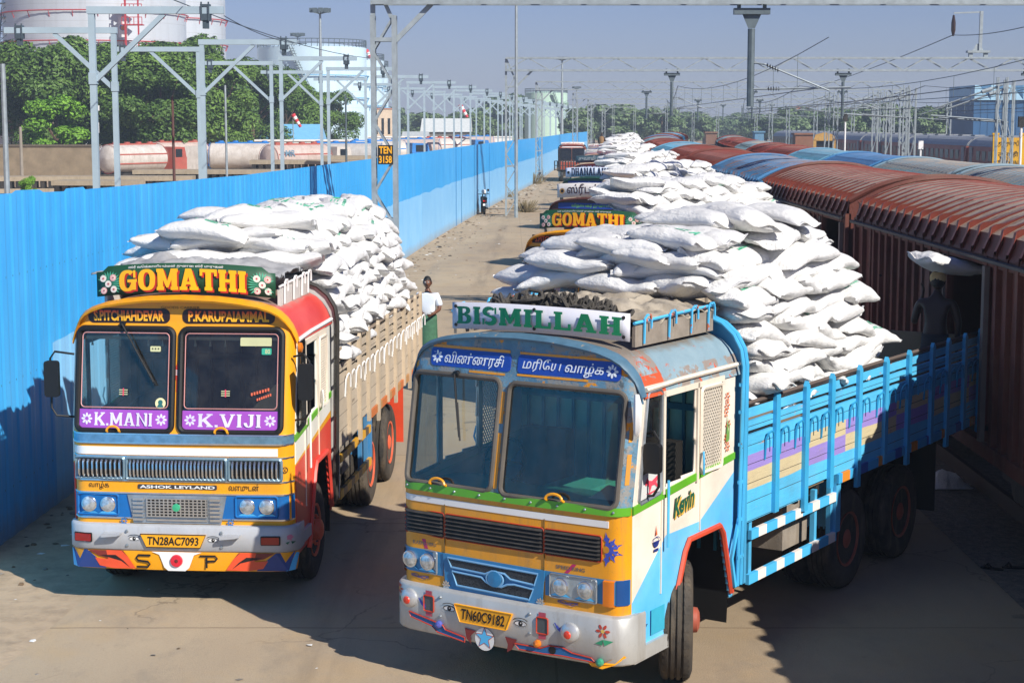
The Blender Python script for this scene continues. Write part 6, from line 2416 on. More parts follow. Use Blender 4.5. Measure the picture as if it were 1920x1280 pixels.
def lattice(b, p, q, w, r=.035, step=.9, zig=True, depth=None):
    """two or four chord lattice from p to q, w apart in x (masts) or z (beams)"""
    p, q = Vector(p), Vector(q)
    d = (q - p)
    n = max(2, int(d.length / step))
    up = abs(d.normalized().z) > .5
    off = Vector((w / 2, 0, 0)) if up else Vector((0, 0, w / 2))
    dp = Vector((0, depth / 2, 0)) if depth else Vector((0, 0, 0))
    for sgn in ((1, -1) if depth else (1,)):
        b.beam(p + off + dp * sgn, q + off + dp * sgn, r * 2)
        b.beam(p - off + dp * sgn, q - off + dp * sgn, r * 2)
        for i in range(n):
            a_, c_ = p + d * (i / n), p + d * ((i + 1) / n)
            s = 1 if i % 2 else -1
            b.beam(a_ + off * s + dp * sgn, c_ - off * s + dp * sgn, r * .9)


def drop_arm(b, x, y, z0, z1):
    b.lathe([(.085, z1), (.085, z0 - .35)], (x, y, 0), 'Z', 8, 1)
    b.box(x - .42, x + .42, y - .12, y + .12, z0 - .02, z0 + .12, 1)
    b.add([(x - .22, y - .02, z0 - .02), (x + .22, y - .02, z0 - .02), (x + .08, y - .02, z0 - .34), (x - .08, y - .02, z0 - .34)], [(0, 1, 2, 3)], 1)
    b.box(x - .34, x - .26, y - .05, y + .05, z0 + .1, z0 + .34, 1)
    b.box(x + .26, x + .34, y - .05, y + .05, z0 + .1, z0 + .34, 1)


def portal(Y, xl, xr, arms, label, zb=7.7, zt=8.35, plate=None, extra=None):
    root = thing('traction_portal', label, 'gantry', (xl, Y, 0), 0, 'lattice portals over the tracks')
    iv = Matrix.Translation((-xl, -Y, 0))

    def P(b, n, m):
        o = b.build(n, m, root)
        o.matrix_parent_inverse = iv
        return o
    b = MB()
    lattice(b, (xl + .25, Y, 0), (xl + .25, Y, zb - .3), .5, .055, .75, depth=.3)
    for z in (.9, 2.6, zb - .9):
        b.box(xl - .02, xl + .52, Y - .2, Y + .2, z, z + .09)
    b.beam((xl + .5, Y, zb - .9), (xl + 1.4, Y, zb), .11)
    b.beam((xl, Y, zb - .35), (xl, Y, zt), .11)
    b.beam((xl + .5, Y, zb - .5), (xl, Y, zt), .09)
    P(b, 'mast', GALV)
    if xr is not None:
        b = MB()
        lattice(b, (xr, Y, 0), (xr, Y, zb + .2), .55, .05, .8, depth=.3)
        b.beam((xr - .3, Y, zb - .9), (xr - 1.3, Y, zb), .1)
        P(b, 'mast', GALV)
    b = MB()
    x1 = xr if xr is not None else xl + 62
    lattice(b, (xl, Y, (zb + zt) / 2), (x1, Y, (zb + zt) / 2), zt - zb, .05, 1.15, depth=.4)
    P(b, 'cross_beam', GALV)
    for x in arms:
        b = MB()
        drop_arm(b, x, Y, zb - .25, 5.3)
        P(b, 'drop_arm', [GALV, GALVD])
        b = MB()
        b.tube([(x, Y, 6.32), (x + .3, Y - .1, 6.28)], .022, 5)
        for i in range(5):
            b.lathe([(.02, 0), (.065, .016), (.02, .032)], (x + .36 + i * .06, Y - .12, 6.25 - i * .027), 'X', 8, 1)
        b.tube([(x + .3, Y - .1, 6.28), (x + 1.8, Y - .3, 5.66)], .02, 5)
        b.tube([(x, Y, 5.70), (x + 2.3, Y - .3, 5.74)], .022, 5)
        for i in range(5):
            b.lathe([(.02, 0), (.06, .016), (.02, .032)], (x + .4 + i * .06, Y - .05, 5.71), 'X', 8, 1)
        P(b, 'cantilever', [GALV, INSUL])
    if plate:
        b = MB()
        b.box(xl + .1, xl + .46, Y - .23, Y - .21, 3.95, 4.4)
        pl = P(b, 'number_plate', mat('plate_black_yellow', '#23211c', .5))
        b = MB()
        put_text(b, plate[0], xl + .13, xl + .43, 4.2, 4.37, lambda a, z, l: (a, Y - .235, z), 0, .03)
        put_text(b, plate[1], xl + .13, xl + .43, 3.98, 4.15, lambda a, z, l: (a, Y - .235, z), 0, .03)
        b.build('plate_lettering', PLATE, pl)
    return root


for i, (Y, lab, plate) in enumerate(((41.5, 'tall lattice portal with a TEN 3158 plate standing behind the yellow truck', ('TEN', '3158')), (94, 'second lattice portal by the fence with its beam across the tracks', None), (147, 'third lattice portal along the fence', None), (200, 'fourth lattice portal along the fence', None),
                                     (253, 'fifth lattice portal along the fence, small in the distance', None), (306, 'sixth lattice portal along the fence, very small', None))):
    xl = {0: -3.25, 1: -.32, 2: 2.0}.get(i, fx(Y) + 1.6)
    sx = rail_off(Y)
    arms = {0: [5.6, 21], 1: [8.5, 17.6, 27.5], 2: [11.2, 20, 27.5]}.get(i, [9 + sx, 16 + sx, 24 + sx])
    xr = {0: 33, 1: 36, 2: 32.6}.get(i, 31 + sx)
    portal(Y, xl, xr, arms, lab, plate=plate)
# upright drop-arm bracket on the second portal's beam
pb = at(1834, 96, 94)
b = MB()
b.box(pb.x - .6, pb.x + .6, 93.8, 94.2, 8.62, 8.74)
b.add([(pb.x - .3, 94, 8.74), (pb.x + .3, 94, 8.74), (pb.x + .1, 94, 9.1), (pb.x - .1, 94, 9.1)], [(0, 1, 2, 3)])
b.beam((pb.x + .1, 94, 8.7), (pb.x + .12, 94, 10.8), .16)
b.beam((pb.x + .15, 94, 10.75), (pb.x - 1.35, 94, 10.7), .08)
for s in (-.4, .4):
    b.box(pb.x + s - .1, pb.x + s + .1, 93.9, 94.1, 8.36, 8.62)
b.lathe([(.05, 10.6), (.12, 10.2), (.12, 9.8), (.05, 9.5)], (pb.x - 1.35, 94, 0), 'Z', 8, 1)
tag(b.build('beam_bracket', [GALV, INSUL]), 'upright bracket with a hanging insulator on top of the second portal beam', 'bracket')

# free-standing lattice masts among the far tracks
rnd = random.Random(8)
MASTS = [(1552, 172, 150), (1568, 172, 151), (1880, 145, 70), (1893, 150, 71), (1642, 170, 120), (1668, 172, 118), (1700, 160, 125), (1712, 165, 100), (1655, 168, 170), (1530, 190, 190), (1478, 196, 210), (1446, 190, 190), (1418, 200, 260), (1346, 195, 280), (1300, 200, 300), (1250, 195, 320), (1110, 190, 300), (1082, 180, 330), (1150, 198, 340), (1190, 198, 350), (1600, 195, 230), (1780, 190, 160)]
proto_mast = {}
for i, (u, v, Y) in enumerate(MASTS):
    p_ = at(u, v, Y)
    h = p_.z
    r = thing('lattice_mast', f'grey lattice mast standing alone among the far tracks at the right', 'mast', (p_.x, Y, 0), 0, 'lattice masts among the far tracks')
    b = MB()
    lattice(b, (0, 0, 0), (0, 0, h), .36, .03, 1.3, depth=.2)
    b.build('mast', GALV, r)
    b = MB()
    b.tube([(0, 0, h - .3), (-2.6, 0, h - 1.2)], .035, 4)
    b.tube([(0, 0, h - 1.7), (-2.8, 0, h - 1.5)], .035, 4)
    b.tube([(-.4, 0, h - .45), (-.8, 0, h - .58)], .09, 6)
    b.build('cantilever', GALV, r)

# overhead wires
b = MB()
for xc in (7.4, 13.9, 20.6, 26.6, 33):
    for Y in range(-12, 306, 53):
        if Y < 0:
            Y0, Y1 = -12, 41.5
        else:
            Y0, Y1 = Y + .5, Y + 53.5
        xa, xb = xc + rail_off(max(Y0, 0)), xc + rail_off(Y1)
        r_ = .012 if Y0 < 60 else .02
        pts = [(xa + (xb - xa) * t, Y0 + (Y1 - Y0) * t, 6.9 - 2.2 * t * (1 - t)) for t in frange(0, 1, 10)]
        if Y0 > 30:
            b.tube(pts, r_, 4, cap=False)
            b.tube([(xa, Y0, 5.75), (xb, Y1, 5.75)], r_, 4, cap=False)
            for t in frange(.1, .9, 8):
                b.beam((xa + (xb - xa) * t, Y0 + (Y1 - Y0) * t, 5.75), (xa + (xb - xa) * t, Y0 + (Y1 - Y0) * t, 6.9 - 2.2 * t * (1 - t)), r_)


def wire(u0, v0, Y0, u1, v1, Y1, sag=.3, r_=.02):
    p, q = at(u0, v0, Y0), at(u1, v1, Y1)
    b.tube([p.lerp(q, t) - Vector((0, 0, 4 * sag * t * (1 - t))) for t in frange(0, 1, 12)], r_, 4, cap=False)


wire(1787, 66, 94, 1990, 32, 60, .2, .018)
wire(1787, 66, 94, 1500, 170, 200, .3, .025)
wire(1400, 205, 120, 1990, 140, 60, .2, .02)
wire(300, -10, 46, 700, 110, 95, .3, .015)
wire(420, 30, 49, 575, 82, 68, .2, .014)
tag(b.build('overhead_wires', GALVD), 'thin overhead traction wires strung between the portals', 'wires')

# ------------------------------------------------------------------ pipe-rack frames behind the fence
RACK = mat('pale_grey_blue_paint', '#a0b3bd', .5, .05, .08, 1.5)
RACKD = mat('rack_clamp', '#4c5a63', .5, .3)
fr0 = None


def rack_proto(dirn):
    r = thing('support_frame', 'frame', 'frame', (0, 0, 0), 0, 'pale blue cantilever frames behind the fence')
    b = MB()
    b.box(-.085, .085, -.085, .085, 0, 7.9)
    b.box(-.11, .11, -.11, .11, 5.98, 6.30)
    b.build('post', RACK, r)
    b = MB()
    b.box(-.12 * dirn, 3.65 * dirn, -.1, .1, 7.9, 8.1)
    b.build('beam', RACK, r)
    b = MB()
    b.beam((.08 * dirn, 0, 6.1), (2.0 * dirn, 0, 7.9), .14, .13)
    b.build('brace', RACK, r)
    b = MB()
    x = 3.15 * dirn
    b.box(x - .13, x + .13, -.13, .13, 8.1, 8.16)
    b.box(x - .14, x + .14, -.12, .12, 7.72, 7.9)
    b.box(x - .08, x + .08, -.08, .08, 7.5, 7.72)
    for q in (-.1, .1):
        b.box(x + q - .02, x + q + .02, -.14, -.10, 7.7, 8.22)
    b.build('clamp', RACKD, r)
    return r


RA, RB = rack_proto(1), rack_proto(-1)
XA = [(49, -11.6), (68, -11.9), (85, -11.1), (101, -10.5), (121, -9.0), (141, -7.4), (200, -3.2), (300, 5.5), (420, 16)]
first = [True, True]
k = 0
Ya = [49, 68, 85, 101] + [118 + 16.5 * i for i in range(19)]
for Y in Ya:
    for j, pr in enumerate((RA, RB)):
        yy = Y if j == 0 else Y + 10.5 - min(4, max(0, (Y - 49) * .25))
        loc = (lerp_tab(XA, yy) - (1.6 if j else 0), yy, 0)
        if first[j]:
            o = pr
            first[j] = False
            o.location = loc
        else:
            o = dup(pr, loc)
        near_ = {49: 'nearest', 68: 'second', 85: 'third', 101: 'fourth'}.get(Y)
        side_ = 'right' if j == 0 else 'left'
        if near_:
            tag(o, f'{near_} pale blue cantilever frame with its arm to the {side_} behind the fence')
        else:
            tag(o, f'pale blue cantilever frame in the dwindling far row, arm to the {side_}', None, f'far cantilever frames with arms to the {side_}')

# thin poles behind the fence
for u, v0, v1, Y, r_, m_, lab in ((5, 120, 365, 40, .07, GALV, 'grey pole at the left edge behind the fence'), (323, 182, 330, 70, .06, mat('rusty_pole', '#5a3a34', .7), 'thin rusty pole in front of the trees'),
                                  (968, 4, 402, 92, .085, GALV, 'tall steel mast beside the road at the second portal, reaching the top of the picture'), (422, 160, 330, 62, .045, GALV, 'thin pale pole beside the second frame'), (180, 205, 340, 120, .10, WHITE, 'white camera pole in front of the trees'), (648, 180, 320, 80, .05, GALVD, 'thin dark pole between the frames'),
                                  (38, 238, 345, 120, .12, mat('concrete_post', '#8f877b', .9), 'concrete post in front of the yard wall')):
    p_ = at(u, v0, Y)
    b = MB()
    b.tube([(0, 0, 0), (0, 0, p_.z)], [r_ * 1.15, r_ * .8], 8)
    if 'camera' in lab:
        b.box(-.3, .2, -.15, .15, p_.z - .1, p_.z + .25)
        b.box(-.15, .15, -.12, .12, p_.z - 1.6, p_.z - .9)
    o = tag(b.build('pole', m_), lab, 'pole')
    o.location = (p_.x, Y, 0)

# ------------------------------------------------------------------ storage tanks
def m_tank(name, col, streak, metal=0.0, rough=.45, seams=None):
    t = NT(name)
    k = t.mix(t.ramp(t.noise(.12), .3, .7), srgb(col, .93), srgb(col, 1.05))
    s_ = t.noise(.55, 6, .7, stretch=(1, 1, .06))
    k = t.mix(t.math('MULTIPLY', t.ramp(s_, .5, .8), .5), k, srgb(streak))
    z = t.sep(t.objco())[2]
    sm = t.math('LESS_THAN', t.math('MODULO', z, 2.4), .06)
    k = t.mix(t.math('MULTIPLY', sm, .45), k, srgb(streak))
    return t.finish(k, rough, metal)


TANKM = m_tank('bare_metal_tank', '#c6ccd1', '#9a9a97', .15, .42)
TANKW = m_tank('pale_blue_tank', '#c8e0ec', '#9fc7dd')
TANKG = m_tank('pale_green_tank', '#bfdcc6', '#8fb39c')
REDP = mat('red_pipe', '#b5353a', .5)


def tank(x, y, r, h, m, label, cat='tank', rings=(), rail=True, stair=None, ringm=REDP, capm=None):
    root = thing('storage_tank', label, cat, (x, y, 0))
    b = MB()
    b.lathe([(r, 0), (r, h), (r * .99, h + .05), (r * .5, h + r * .07), (0, h + r * .09)], n=64)
    b.build('shell', m, root, 30)
    b = MB()
    for z in rings:
        b.tube([((r + .35) * math.cos(t), (r + .35) * math.sin(t), z) for t in [2 * math.pi * i / 48 for i in range(48)]], .09, 5, closed=True)
        for i in range(24):
            t = 2 * math.pi * i / 24
            b.beam((r * math.cos(t), r * math.sin(t), z - .9), ((r + .35) * math.cos(t), (r + .35) * math.sin(t), z), .08)
    if rings:
        b.build('ring_pipes', ringm, root)
    if rail:
        b = MB()
        for i in range(60):
            t = 2 * math.pi * i / 60
            b.beam((r * math.cos(t), r * math.sin(t), h), (r * math.cos(t), r * math.sin(t), h + 1.1), .08)
        for z in (h + .55, h + 1.1):
            b.tube([(r * math.cos(t), r * math.sin(t), z) for t in [2 * math.pi * i / 60 for i in range(60)]], .05, 4, closed=True)
        b.build('top_railing', GALVD, root)
    if stair:
        b = MB()
        a0_, a1_ = stair
        n = 40
        for i in range(n):
            t = R(a0_ + (a1_ - a0_) * i / n)
            z = h * i / n
            b.box((r + .5) * math.cos(t) - .45, (r + .5) * math.cos(t) + .45, (r + .5) * math.sin(t) - .2, (r + .5) * math.sin(t) + .2, z, z + .08)
        q0 = [((r + 1.0) * math.cos(R(a0_ + (a1_ - a0_) * i / n)), (r + 1.0) * math.sin(R(a0_ + (a1_ - a0_) * i / n)), h * i / n + 1.0) for i in range(n + 1)]
        b.tube(q0, .05, 4)
        b.tube([(p[0], p[1], p[2] - .9) for p in q0], .1, 4)
        b.build('spiral_stair', capm or GALVD, root)
    return root


p_ = at(180, 95, 262)
tank(p_.x, 262, 13.2, 24.0, TANKM, 'huge bare metal storage tank above the trees at top left', rings=(16.5, 20.7), stair=(205, 170))
p2_ = at(308, 95, 290)
tank(p2_.x, 290, 10.0, 25.0, TANKM, 'second bare metal tank showing behind the first one', rings=(17.5, 21.5), rail=True)
b = MB()
for z in range(10, 24, 2):
    b.box(-1.2, 1.2, -1.0, 1.0, z, z + .12)
for sx in (-1.2, 1.2):
    for sy in (-1, 1):
        b.beam((sx, sy, 0), (sx, sy, 25), .12)
for z in range(10, 24, 2):
    b.beam((-1.2, -1, z), (1.2, -1, z + 2), .08)
o = tag(b.build('stair_tower', GALVD), 'dark stair tower on the left flank of the metal tank', 'stair tower')
q_ = at(8, 80, 256)
o.location = (q_.x, 256, 0)
b = MB()
for z in (18.5, 20.3, 22.0):
    b.box(-1.4, 1.4, -.8, .8, z, z + .15)
    for i in range(6):
        b.beam((-1.4 + .56 * i, -.8, z), (-1.4 + .56 * i, -.8, z + 1.1), .09)
    b.beam((-1.4, -.8, z + 1.1), (1.4, -.8, z + 1.1), .1)
b.beam((-.9, -.8, 10), (-.9, -.8, 22), .25)
b.beam((.9, -.8, 10), (.9, -.8, 22), .2)
o = tag(b.build('red_stair_gantry', REDP), 'red pipework platform between the two metal tanks', 'gantry')
q_ = at(250, 60, 248)
o.location = (q_.x, 248, 0)
o2 = o.copy()
COL.objects.link(o2)
q_ = at(343, 60, 282)
o2.location = (q_.x, 276, 0)
o2['label'] = 'red pipework platform on the right flank of the rear metal tank'
# round tank emblem panel
b = MB()
b.box(-.62, .62, -.1, 0, 0, 2.7, 0)
b.lathe([(.46, -.12), (.0, -.13)], (0, 0, 1.35), 'Y', 24, 1)
b.lathe([(.33, -.135), (.0, -.145)], (0, 0, 1.28), 'Y', 20, 2)
o = tag(b.build('emblem_panel', [WHITE, mat('emblem_blue', '#3c86c4', .5), mat('emblem_orange', '#e08a3a', .5)]), 'white panel with a blue and orange round emblem on the metal tank', 'sign')
q_ = at(231, 62, 248.5)
o.location = (q_.x, 248.5, q_.z - .6)

for u, Y, r, h, lab, st_ in ((585, 268, 8.2, 16.2, 'pale blue storage tank with a railing behind the frames', (300, 255)), (640, 300, 7.2, 15.4, 'second pale blue tank peeping out to the right of the larger one', None), (664, 330, 6.3, 15.3, 'third pale blue tank, rightmost of the cluster', None)):
    p_ = at(u, 100, Y)
    tank(p_.x, Y, r, h, TANKW, lab, rings=(h - 4.2, h - 7.5), ringm=mat('tank_ring_blue', '#7fb4d4', .5), stair=st_)
p_ = at(1024, 180, 440)
tank(p_.x, 440, 5.3, 12.4, TANKG, 'pale green storage tank at the far end of the fence', rings=(10.0,), ringm=mat('tank_ring_green', '#8fb09a', .5), stair=(-30, -75))

# light towers
for u, v, Y, lab, gr in ((600, 24, 230, 'tall floodlight tower in front of the pale blue tanks', 1), (558, 68, 300, 'floodlight head of a second tower behind the tanks', .9), (1054, 112, 300, 'floodlight tower beside the green tank', .8), (1081, 166, 420, 'small distant floodlight tower right of the green tank', .8)):
    p_ = at(u, v, Y)
    h = p_.z
    r = thing('floodlight_tower', lab, 'light tower', (p_.x, Y, 0))
    b = MB()
    b.tube([(0, 0, 0), (0, 0, h)], [.32, .14], 8)
    b.build('mast', GALV, r)
    b = MB()
    for i in range(9):
        t = 2 * math.pi * i / 9
        c, s_ = math.cos(t), math.sin(t)
        b.beam((0, 0, h - .2), (1.1 * c * gr, 1.1 * s_ * gr, h + .1), .08)
        b.box(1.1 * c * gr - .3 * gr, 1.1 * c * gr + .3 * gr, 1.1 * s_ * gr - .2, 1.1 * s_ * gr + .2, h + .02, h + .55 * gr)
    b.build('floodlights', GALVD, r)

# windsocks
for u, v, Y, lab in ((555, 226, 175, 'red and white striped windsock above the blue roofed shed'), (692, 106, 300, 'red and white windsock beside the pale blue tanks'), (868, 208, 300, 'red and white windsock near the far buildings')):
    p_ = at(u, v, Y)
    s_ = Y / 175
    r = thing('windsock', lab, 'windsock', (p_.x, Y, 0))
    b = MB()
    b.tube([(-.3 * s_, 0, 0), (-.3 * s_, 0, p_.z + .6 * s_)], .05, 6)
    b.build('mast', GALV, r)
    b = MB()
    for i in range(5):
        t0, t1 = i / 5, (i + 1) / 5
        P0, P1 = Vector((-.3 * s_, 0, p_.z + .6 * s_)), Vector((.45 * s_, 0, p_.z - .65 * s_))
        b.tube([P0.lerp(P1, t0), P0.lerp(P1, t1)], [.24 * s_ * (1 - .4 * t0), .24 * s_ * (1 - .4 * t1)], 10, i % 2)
    b.build('sock', [mat('sock_red', '#c8323c', .7), WHITE], r)

# ------------------------------------------------------------------ yard buildings
def house(name, u0, u1, vt, Y, depth, wallm, roofm, label, cat='building', roof='flat', wins=0, rz=0, rh=1.2, base=None, awn=None):
    p0, p1 = at(u0, vt, Y), at(u1, vt, Y)
    w, h = p1.x - p0.x, p0.z
    r = thing(name, label, cat, ((p0.x + p1.x) / 2, Y, 0), rz)
    if roof == 'gable':
        h -= rh
    b = MB()
    b.box(-w / 2, w / 2, 0, depth, 0, h)
    b.build('walls', wallm, r)
    b = MB()
    if roof == 'gable':
        b.add([(-w / 2 - .2, -.3, h), (w / 2 + .2, -.3, h), (w / 2 + .2, depth / 2, h + rh), (-w / 2 - .2, depth / 2, h + rh), (-w / 2 - .2, depth + .3, h), (w / 2 + .2, depth + .3, h)], [(0, 1, 2, 3), (3, 2, 5, 4), (0, 3, 4), (1, 5, 2)])
    else:
        b.box(-w / 2 - .1, w / 2 + .1, -.1, depth + .1, h, h + .18)
    b.build('roof', roofm, r)
    if wins:
        for i in range(wins):
            b = MB()
            x = -w / 2 + w * (i + .5) / wins
            b.box(x - w / wins * .2, x + w / wins * .2, -.04, .02, h * .45, h * .8)
            b.build('window', CO_B, r)
    return r


BLUEROOF = mat('blue_roof_sheet', '#7ec0ea', .45, var=.08)
BLUEWALL = mat('blue_wall_sheet', '#2f86c6', .5, var=.12)
house('shed', 480, 592, 233, 205, 10, BLUEWALL, BLUEROOF, 'blue walled shed with a pale blue roof below the trees', 'shed', 'gable', 5, 0, 1.9)
house('shed', 432, 482, 247, 206, 8, BLUEWALL, BLUEROOF, 'lower blue lean-to joined to the left of the blue shed', 'shed', 'gable', 2, 0, .8)
house('boundary_wall', 425, 690, 265, 185, .3, mat('white_wall', '#d8d8d2', .8, dirt=.2), WHITE, 'long white yard wall behind the tankers', 'wall')
house('boundary_wall', -120, 185, 275, 152, .35, mat('old_concrete_wall', '#857761', .95, var=.25, vs=1.2, dirt=.5), mat('coping', '#5f5547', .9), 'old stained concrete panel wall on the left', 'wall')
house('office_building', -60, 70, 223, 172, 8, mat('tan_wall', '#a5958a', .8), mat('tan_parapet', '#9a8b80', .8), 'small flat roofed tan and white building at far left', 'building')
p_ = at(40, 255, 171.8)
b = MB()
b.box(-6, 1.55, -.15, 0, 0, p_.z)
for x_ in (-.9, .55):
    b.box(x_ - .06, x_ + .06, -.2, -.1, 2.3, p_.z - .2, 1)
b.box(.2, 1.4, -.1, .05, p_.z + .5, p_.z + 1.6, 2)
o = tag(b.build('white_lower_wall', [WHITE, CO_B, mat('tan_panel', '#b3a49a', .8)]), 'white lower storey in front of the tan building', 'wall')
o.location = (p_.x, 171.6, 0)
house('shed', 700, 735, 205, 280, 8, mat('cream_wall', '#d8c2a8', .8), mat('brick_top', '#b5806c', .8), 'cream and brick block right of the pale blue tanks', 'building', 'flat', 3)
house('canopy_shed', 790, 880, 222, 285, 12, mat('dark_open_side', '#6b6862', .8), mat('white_roof_sheet', '#cfd3d0', .6), 'white roofed loading canopy behind the rows of frames', 'shed', 'gable', 0, 0, 2.2)
house('boundary_wall', 690, 960, 258, 260, .3, mat('white_wall2', '#e2e2de', .8), WHITE, 'white wall beyond the frames near the far sheds', 'wall')
house('shed', 755, 800, 247, 262, 6, mat('grey_shed_wall', '#a8aaa6', .7), mat('grey_roof', '#b9bdbb', .6), 'low grey shed left of the white canopy', 'shed', 'gable', 0, 0, .8)
# big blue goods shed on the right
pA, pB = at(1826, 190, 250), at(2040, 190, 250)
r = thing('industrial_shed', 'large blue sheeted industrial shed with saw-tooth roof at far right', 'shed', ((pA.x + pB.x) / 2, 250, 0))
w = pB.x - pA.x
b = MB()
b.box(-w / 2, w / 2, 0, 14, 0, 8.2)
for i in range(16):
    b.box(-w / 2 + w * i / 16, -w / 2 + w * i / 16 + .15, -.06, 0, 0, 8.2)
b.build('walls', mat('deep_blue_sheet', '#24557f', .55, var=.15, vs=.3), r)
b = MB()
n = 7
for i in range(n):
    x0_ = -w / 2 + w * i / n
    x1_ = -w / 2 + w * (i + 1) / n
    b.prism([(x0_, 8.2), (x1_, 8.2), (x0_ + .6, 10.3), (x0_, 10.3)], lambda a, z, t: (a, t, z), -.3, 14.3)
b.build('sawtooth_roof', mat('pale_roof_sheet', '#9cc3d8', .5), r)

# blue station furniture between the rows
for u, vt, Y, ww, cm, lab in ((1334, 250, 240, 1.5, '#7d5a48', 'brick cabin left among the far tracks'), (1508, 253, 200, 2.0, '#86583f', 'orange brick relay hut among the far tracks'), (1424, 249, 230, 1.2, '#5b8aa8', 'small blue kiosk among the far tracks')):
    p_ = at(u, vt, Y)
    b = MB()
    b.box(-ww / 2, ww / 2, 0, 2, 0, p_.z)
    b.box(-ww / 2 - .15, ww / 2 + .15, -.15, 2.15, p_.z, p_.z + .2)
    b.box(-.4, .4, -.03, 0, .1, 2.1, 1)
    o = tag(b.build('trackside_hut', [mat('hut_' + cm[1:], cm, .8, dirt=.2), CO_B]), lab, 'hut')
    o.location = (p_.x, Y, 0)
for u, vt, Y, lab in ((1726, 277, 118, 'short white trackside signal post'), (1585, 225, 130, 'white signal post with a dark head'), (1915, 235, 92, 'white post beside the station board')):
    p_ = at(u, vt, Y)
    b = MB()
    b.tube([(0, 0, 0), (0, 0, p_.z)], .07, 8)
    b.box(-.16, .16, -.12, .12, p_.z - .1, p_.z + .45, 1)
    o = tag(b.build('signal_post', [WHITE, WHITE if 'short' in lab else DARK]), lab, 'signal')
    o.location = (p_.x, Y, 0)
# far houses with tiled roofs
TILE = mat('red_tile_roof', '#b5674c', .8)
for u0, u1, vt, Y, lab in ((1492, 1520, 200, 420, 'far house with a red tiled roof between the wires'), (1594, 1632, 213, 400, 'second far house with a red tiled roof'), (1716, 1745, 210, 430, 'far white block above the trees')):
    house('house', u0, u1, vt, Y, 8, mat('far_wall', '#cfc6ba', .8), TILE if 'red' in lab else WHITE, lab, 'house', 'gable', 2, 0, 2.0)

# ------------------------------------------------------------------ road tankers and stacked flat wagons beyond the fence
TKW = mat('tanker_white', '#cfc8bf', .45, var=.1, dirt=.45)
TKP = mat('tanker_pinkish', '#c9b6ac', .5, var=.12, dirt=.45)
TKR = mat('tanker_red', '#b0564a', .5, dirt=.3)
TKB = mat('tanker_blue', '#2f7cc4', .45)


def tanker(u, v, Y, L, ang, shellm, bandm, cabm, label, words=None):
    p_ = at(u, v, Y)
    r = thing('tanker_truck', label, 'tanker', (p_.x, Y, 0), ang, 'road tankers parked beyond the fence')
    b = MB()
    prof = [(0, -L / 2 - .28), (.7, -L / 2 - .2), (1.0, -L / 2 - .05), (1.12, -L / 2 + .1), (1.12, L / 2 - .1), (1.0, L / 2 + .05), (.6, L / 2 + .2), (0, L / 2 + .25)]
    b.lathe(prof, (0, 0, 2.15), 'X', 28)
    b.build('barrel', shellm, r, 30)
    b = MB()
    for z in (1.78, 2.5):
        hw = math.sqrt(1.135 ** 2 - (z - 2.15) ** 2)
        b.box(-L / 2 + .1, L / 2 - .1, -hw - .01, -hw + .05, z - .05, z + .05)
    for x_ in (-L / 2 - .02, L / 2 + .02):
        b.tube([(x_, 1.13 * math.cos(t), 2.15 + 1.13 * math.sin(t)) for t in [2 * math.pi * i / 24 for i in range(24)]], .02, 5, closed=True)
    b.box(-L * .42, L * .42, -.3, .3, 3.22, 3.34)
    for i in range(4):
        b.lathe([(.25, 3.3), (.25, 3.45), (0, 3.47)], (-L * .35 + i * L * .23, 0, 0), 'Z', 10)
    b.build('trim_bands', bandm, r)
    b = MB()
    b.box(L / 2 + .5, L / 2 + 2.3, -1.15, 1.15, .75, 2.2)
    b.prism([(L / 2 + .5, 2.2), (L / 2 + 2.3, 2.2), (L / 2 + 2.1, 3.0), (L / 2 + .55, 3.05)], lambda a, z, t: (a, t, z), -1.12, 1.12)
    cb = b.build('cab', cabm, r)
    b = MB()
    b.box(L / 2 + .9, L / 2 + 1.7, -1.17, -1.14, 2.2, 2.85)
    b.add([(L / 2 + 2.31, -1, 2.25), (L / 2 + 2.31, 1, 2.25), (L / 2 + 2.14, .95, 2.9), (L / 2 + 2.14, -.95, 2.9)], [(0, 1, 2, 3)])
    b.build('cab_window', CO_B, cb)
    b = MB()
    b.box(-L / 2, L / 2 + 2.2, -.45, .45, .75, 1.05)
    b.build('chassis', DARK, r)
    for x_ in (-L / 2 + .9, -L / 2 + 2.1, L / 2 + 1.2):
        for s in (-1, 1):
            b = MB()
            b.lathe([(.3, -.14), (.48, -.15), (.52, -.1), (.52, .1), (.48, .15), (.3, .14), (0, .1)], (x_, s * 1.0, .52), 'Y', 18)
            b.build('wheel', RUBBER, r)
    if words:
        b = MB()
        put_text(b, words[0], *words[1], lambda a, z, l: (a, -1.15 - (0 if abs(z - 2.15) < .3 else 0), z), 0, .02)
        b.build('barrel_words', words[2], r)
    return r


tanker(250, 302, 140, 6.0, R(62), TKW, TKR, TKR, 'white road tanker with red bands and a red cab nearest the old wall')
tanker(335, 295, 158, 6.2, R(58), TKP, TKR, TKB, 'pinkish tanker with red bands partly behind a thin pole')
tanker(455, 290, 150, 5.4, R(180), TKW, TKB, TKW, 'white tanker with blue top fittings behind the second pair of frames', ('TAMIL PETROLEUM', (-2, 2, 2.1, 2.3), mat('words_violet', '#7a6aa8', .5)))
tanker(555, 283, 140, 6.0, R(52), TKP, TKR, TKW, 'large pale tanker with grey capitals on its side between the frames', ('MR', (-2.3, -1.2, 2.35, 2.85), mat('words_slate', '#6f8a9c', .5)))
tanker(645, 284, 150, 6.4, R(180), mat('tanker_grey', '#b8b5b0', .4, dirt=.2), TKB, TKB, 'grey tanker with a blue cab beside the large pale tanker', ('INDIAN PETROLEUM', (-2.2, 2.2, 2.1, 2.3), mat('words_violet', '#7a6aa8', .5)))
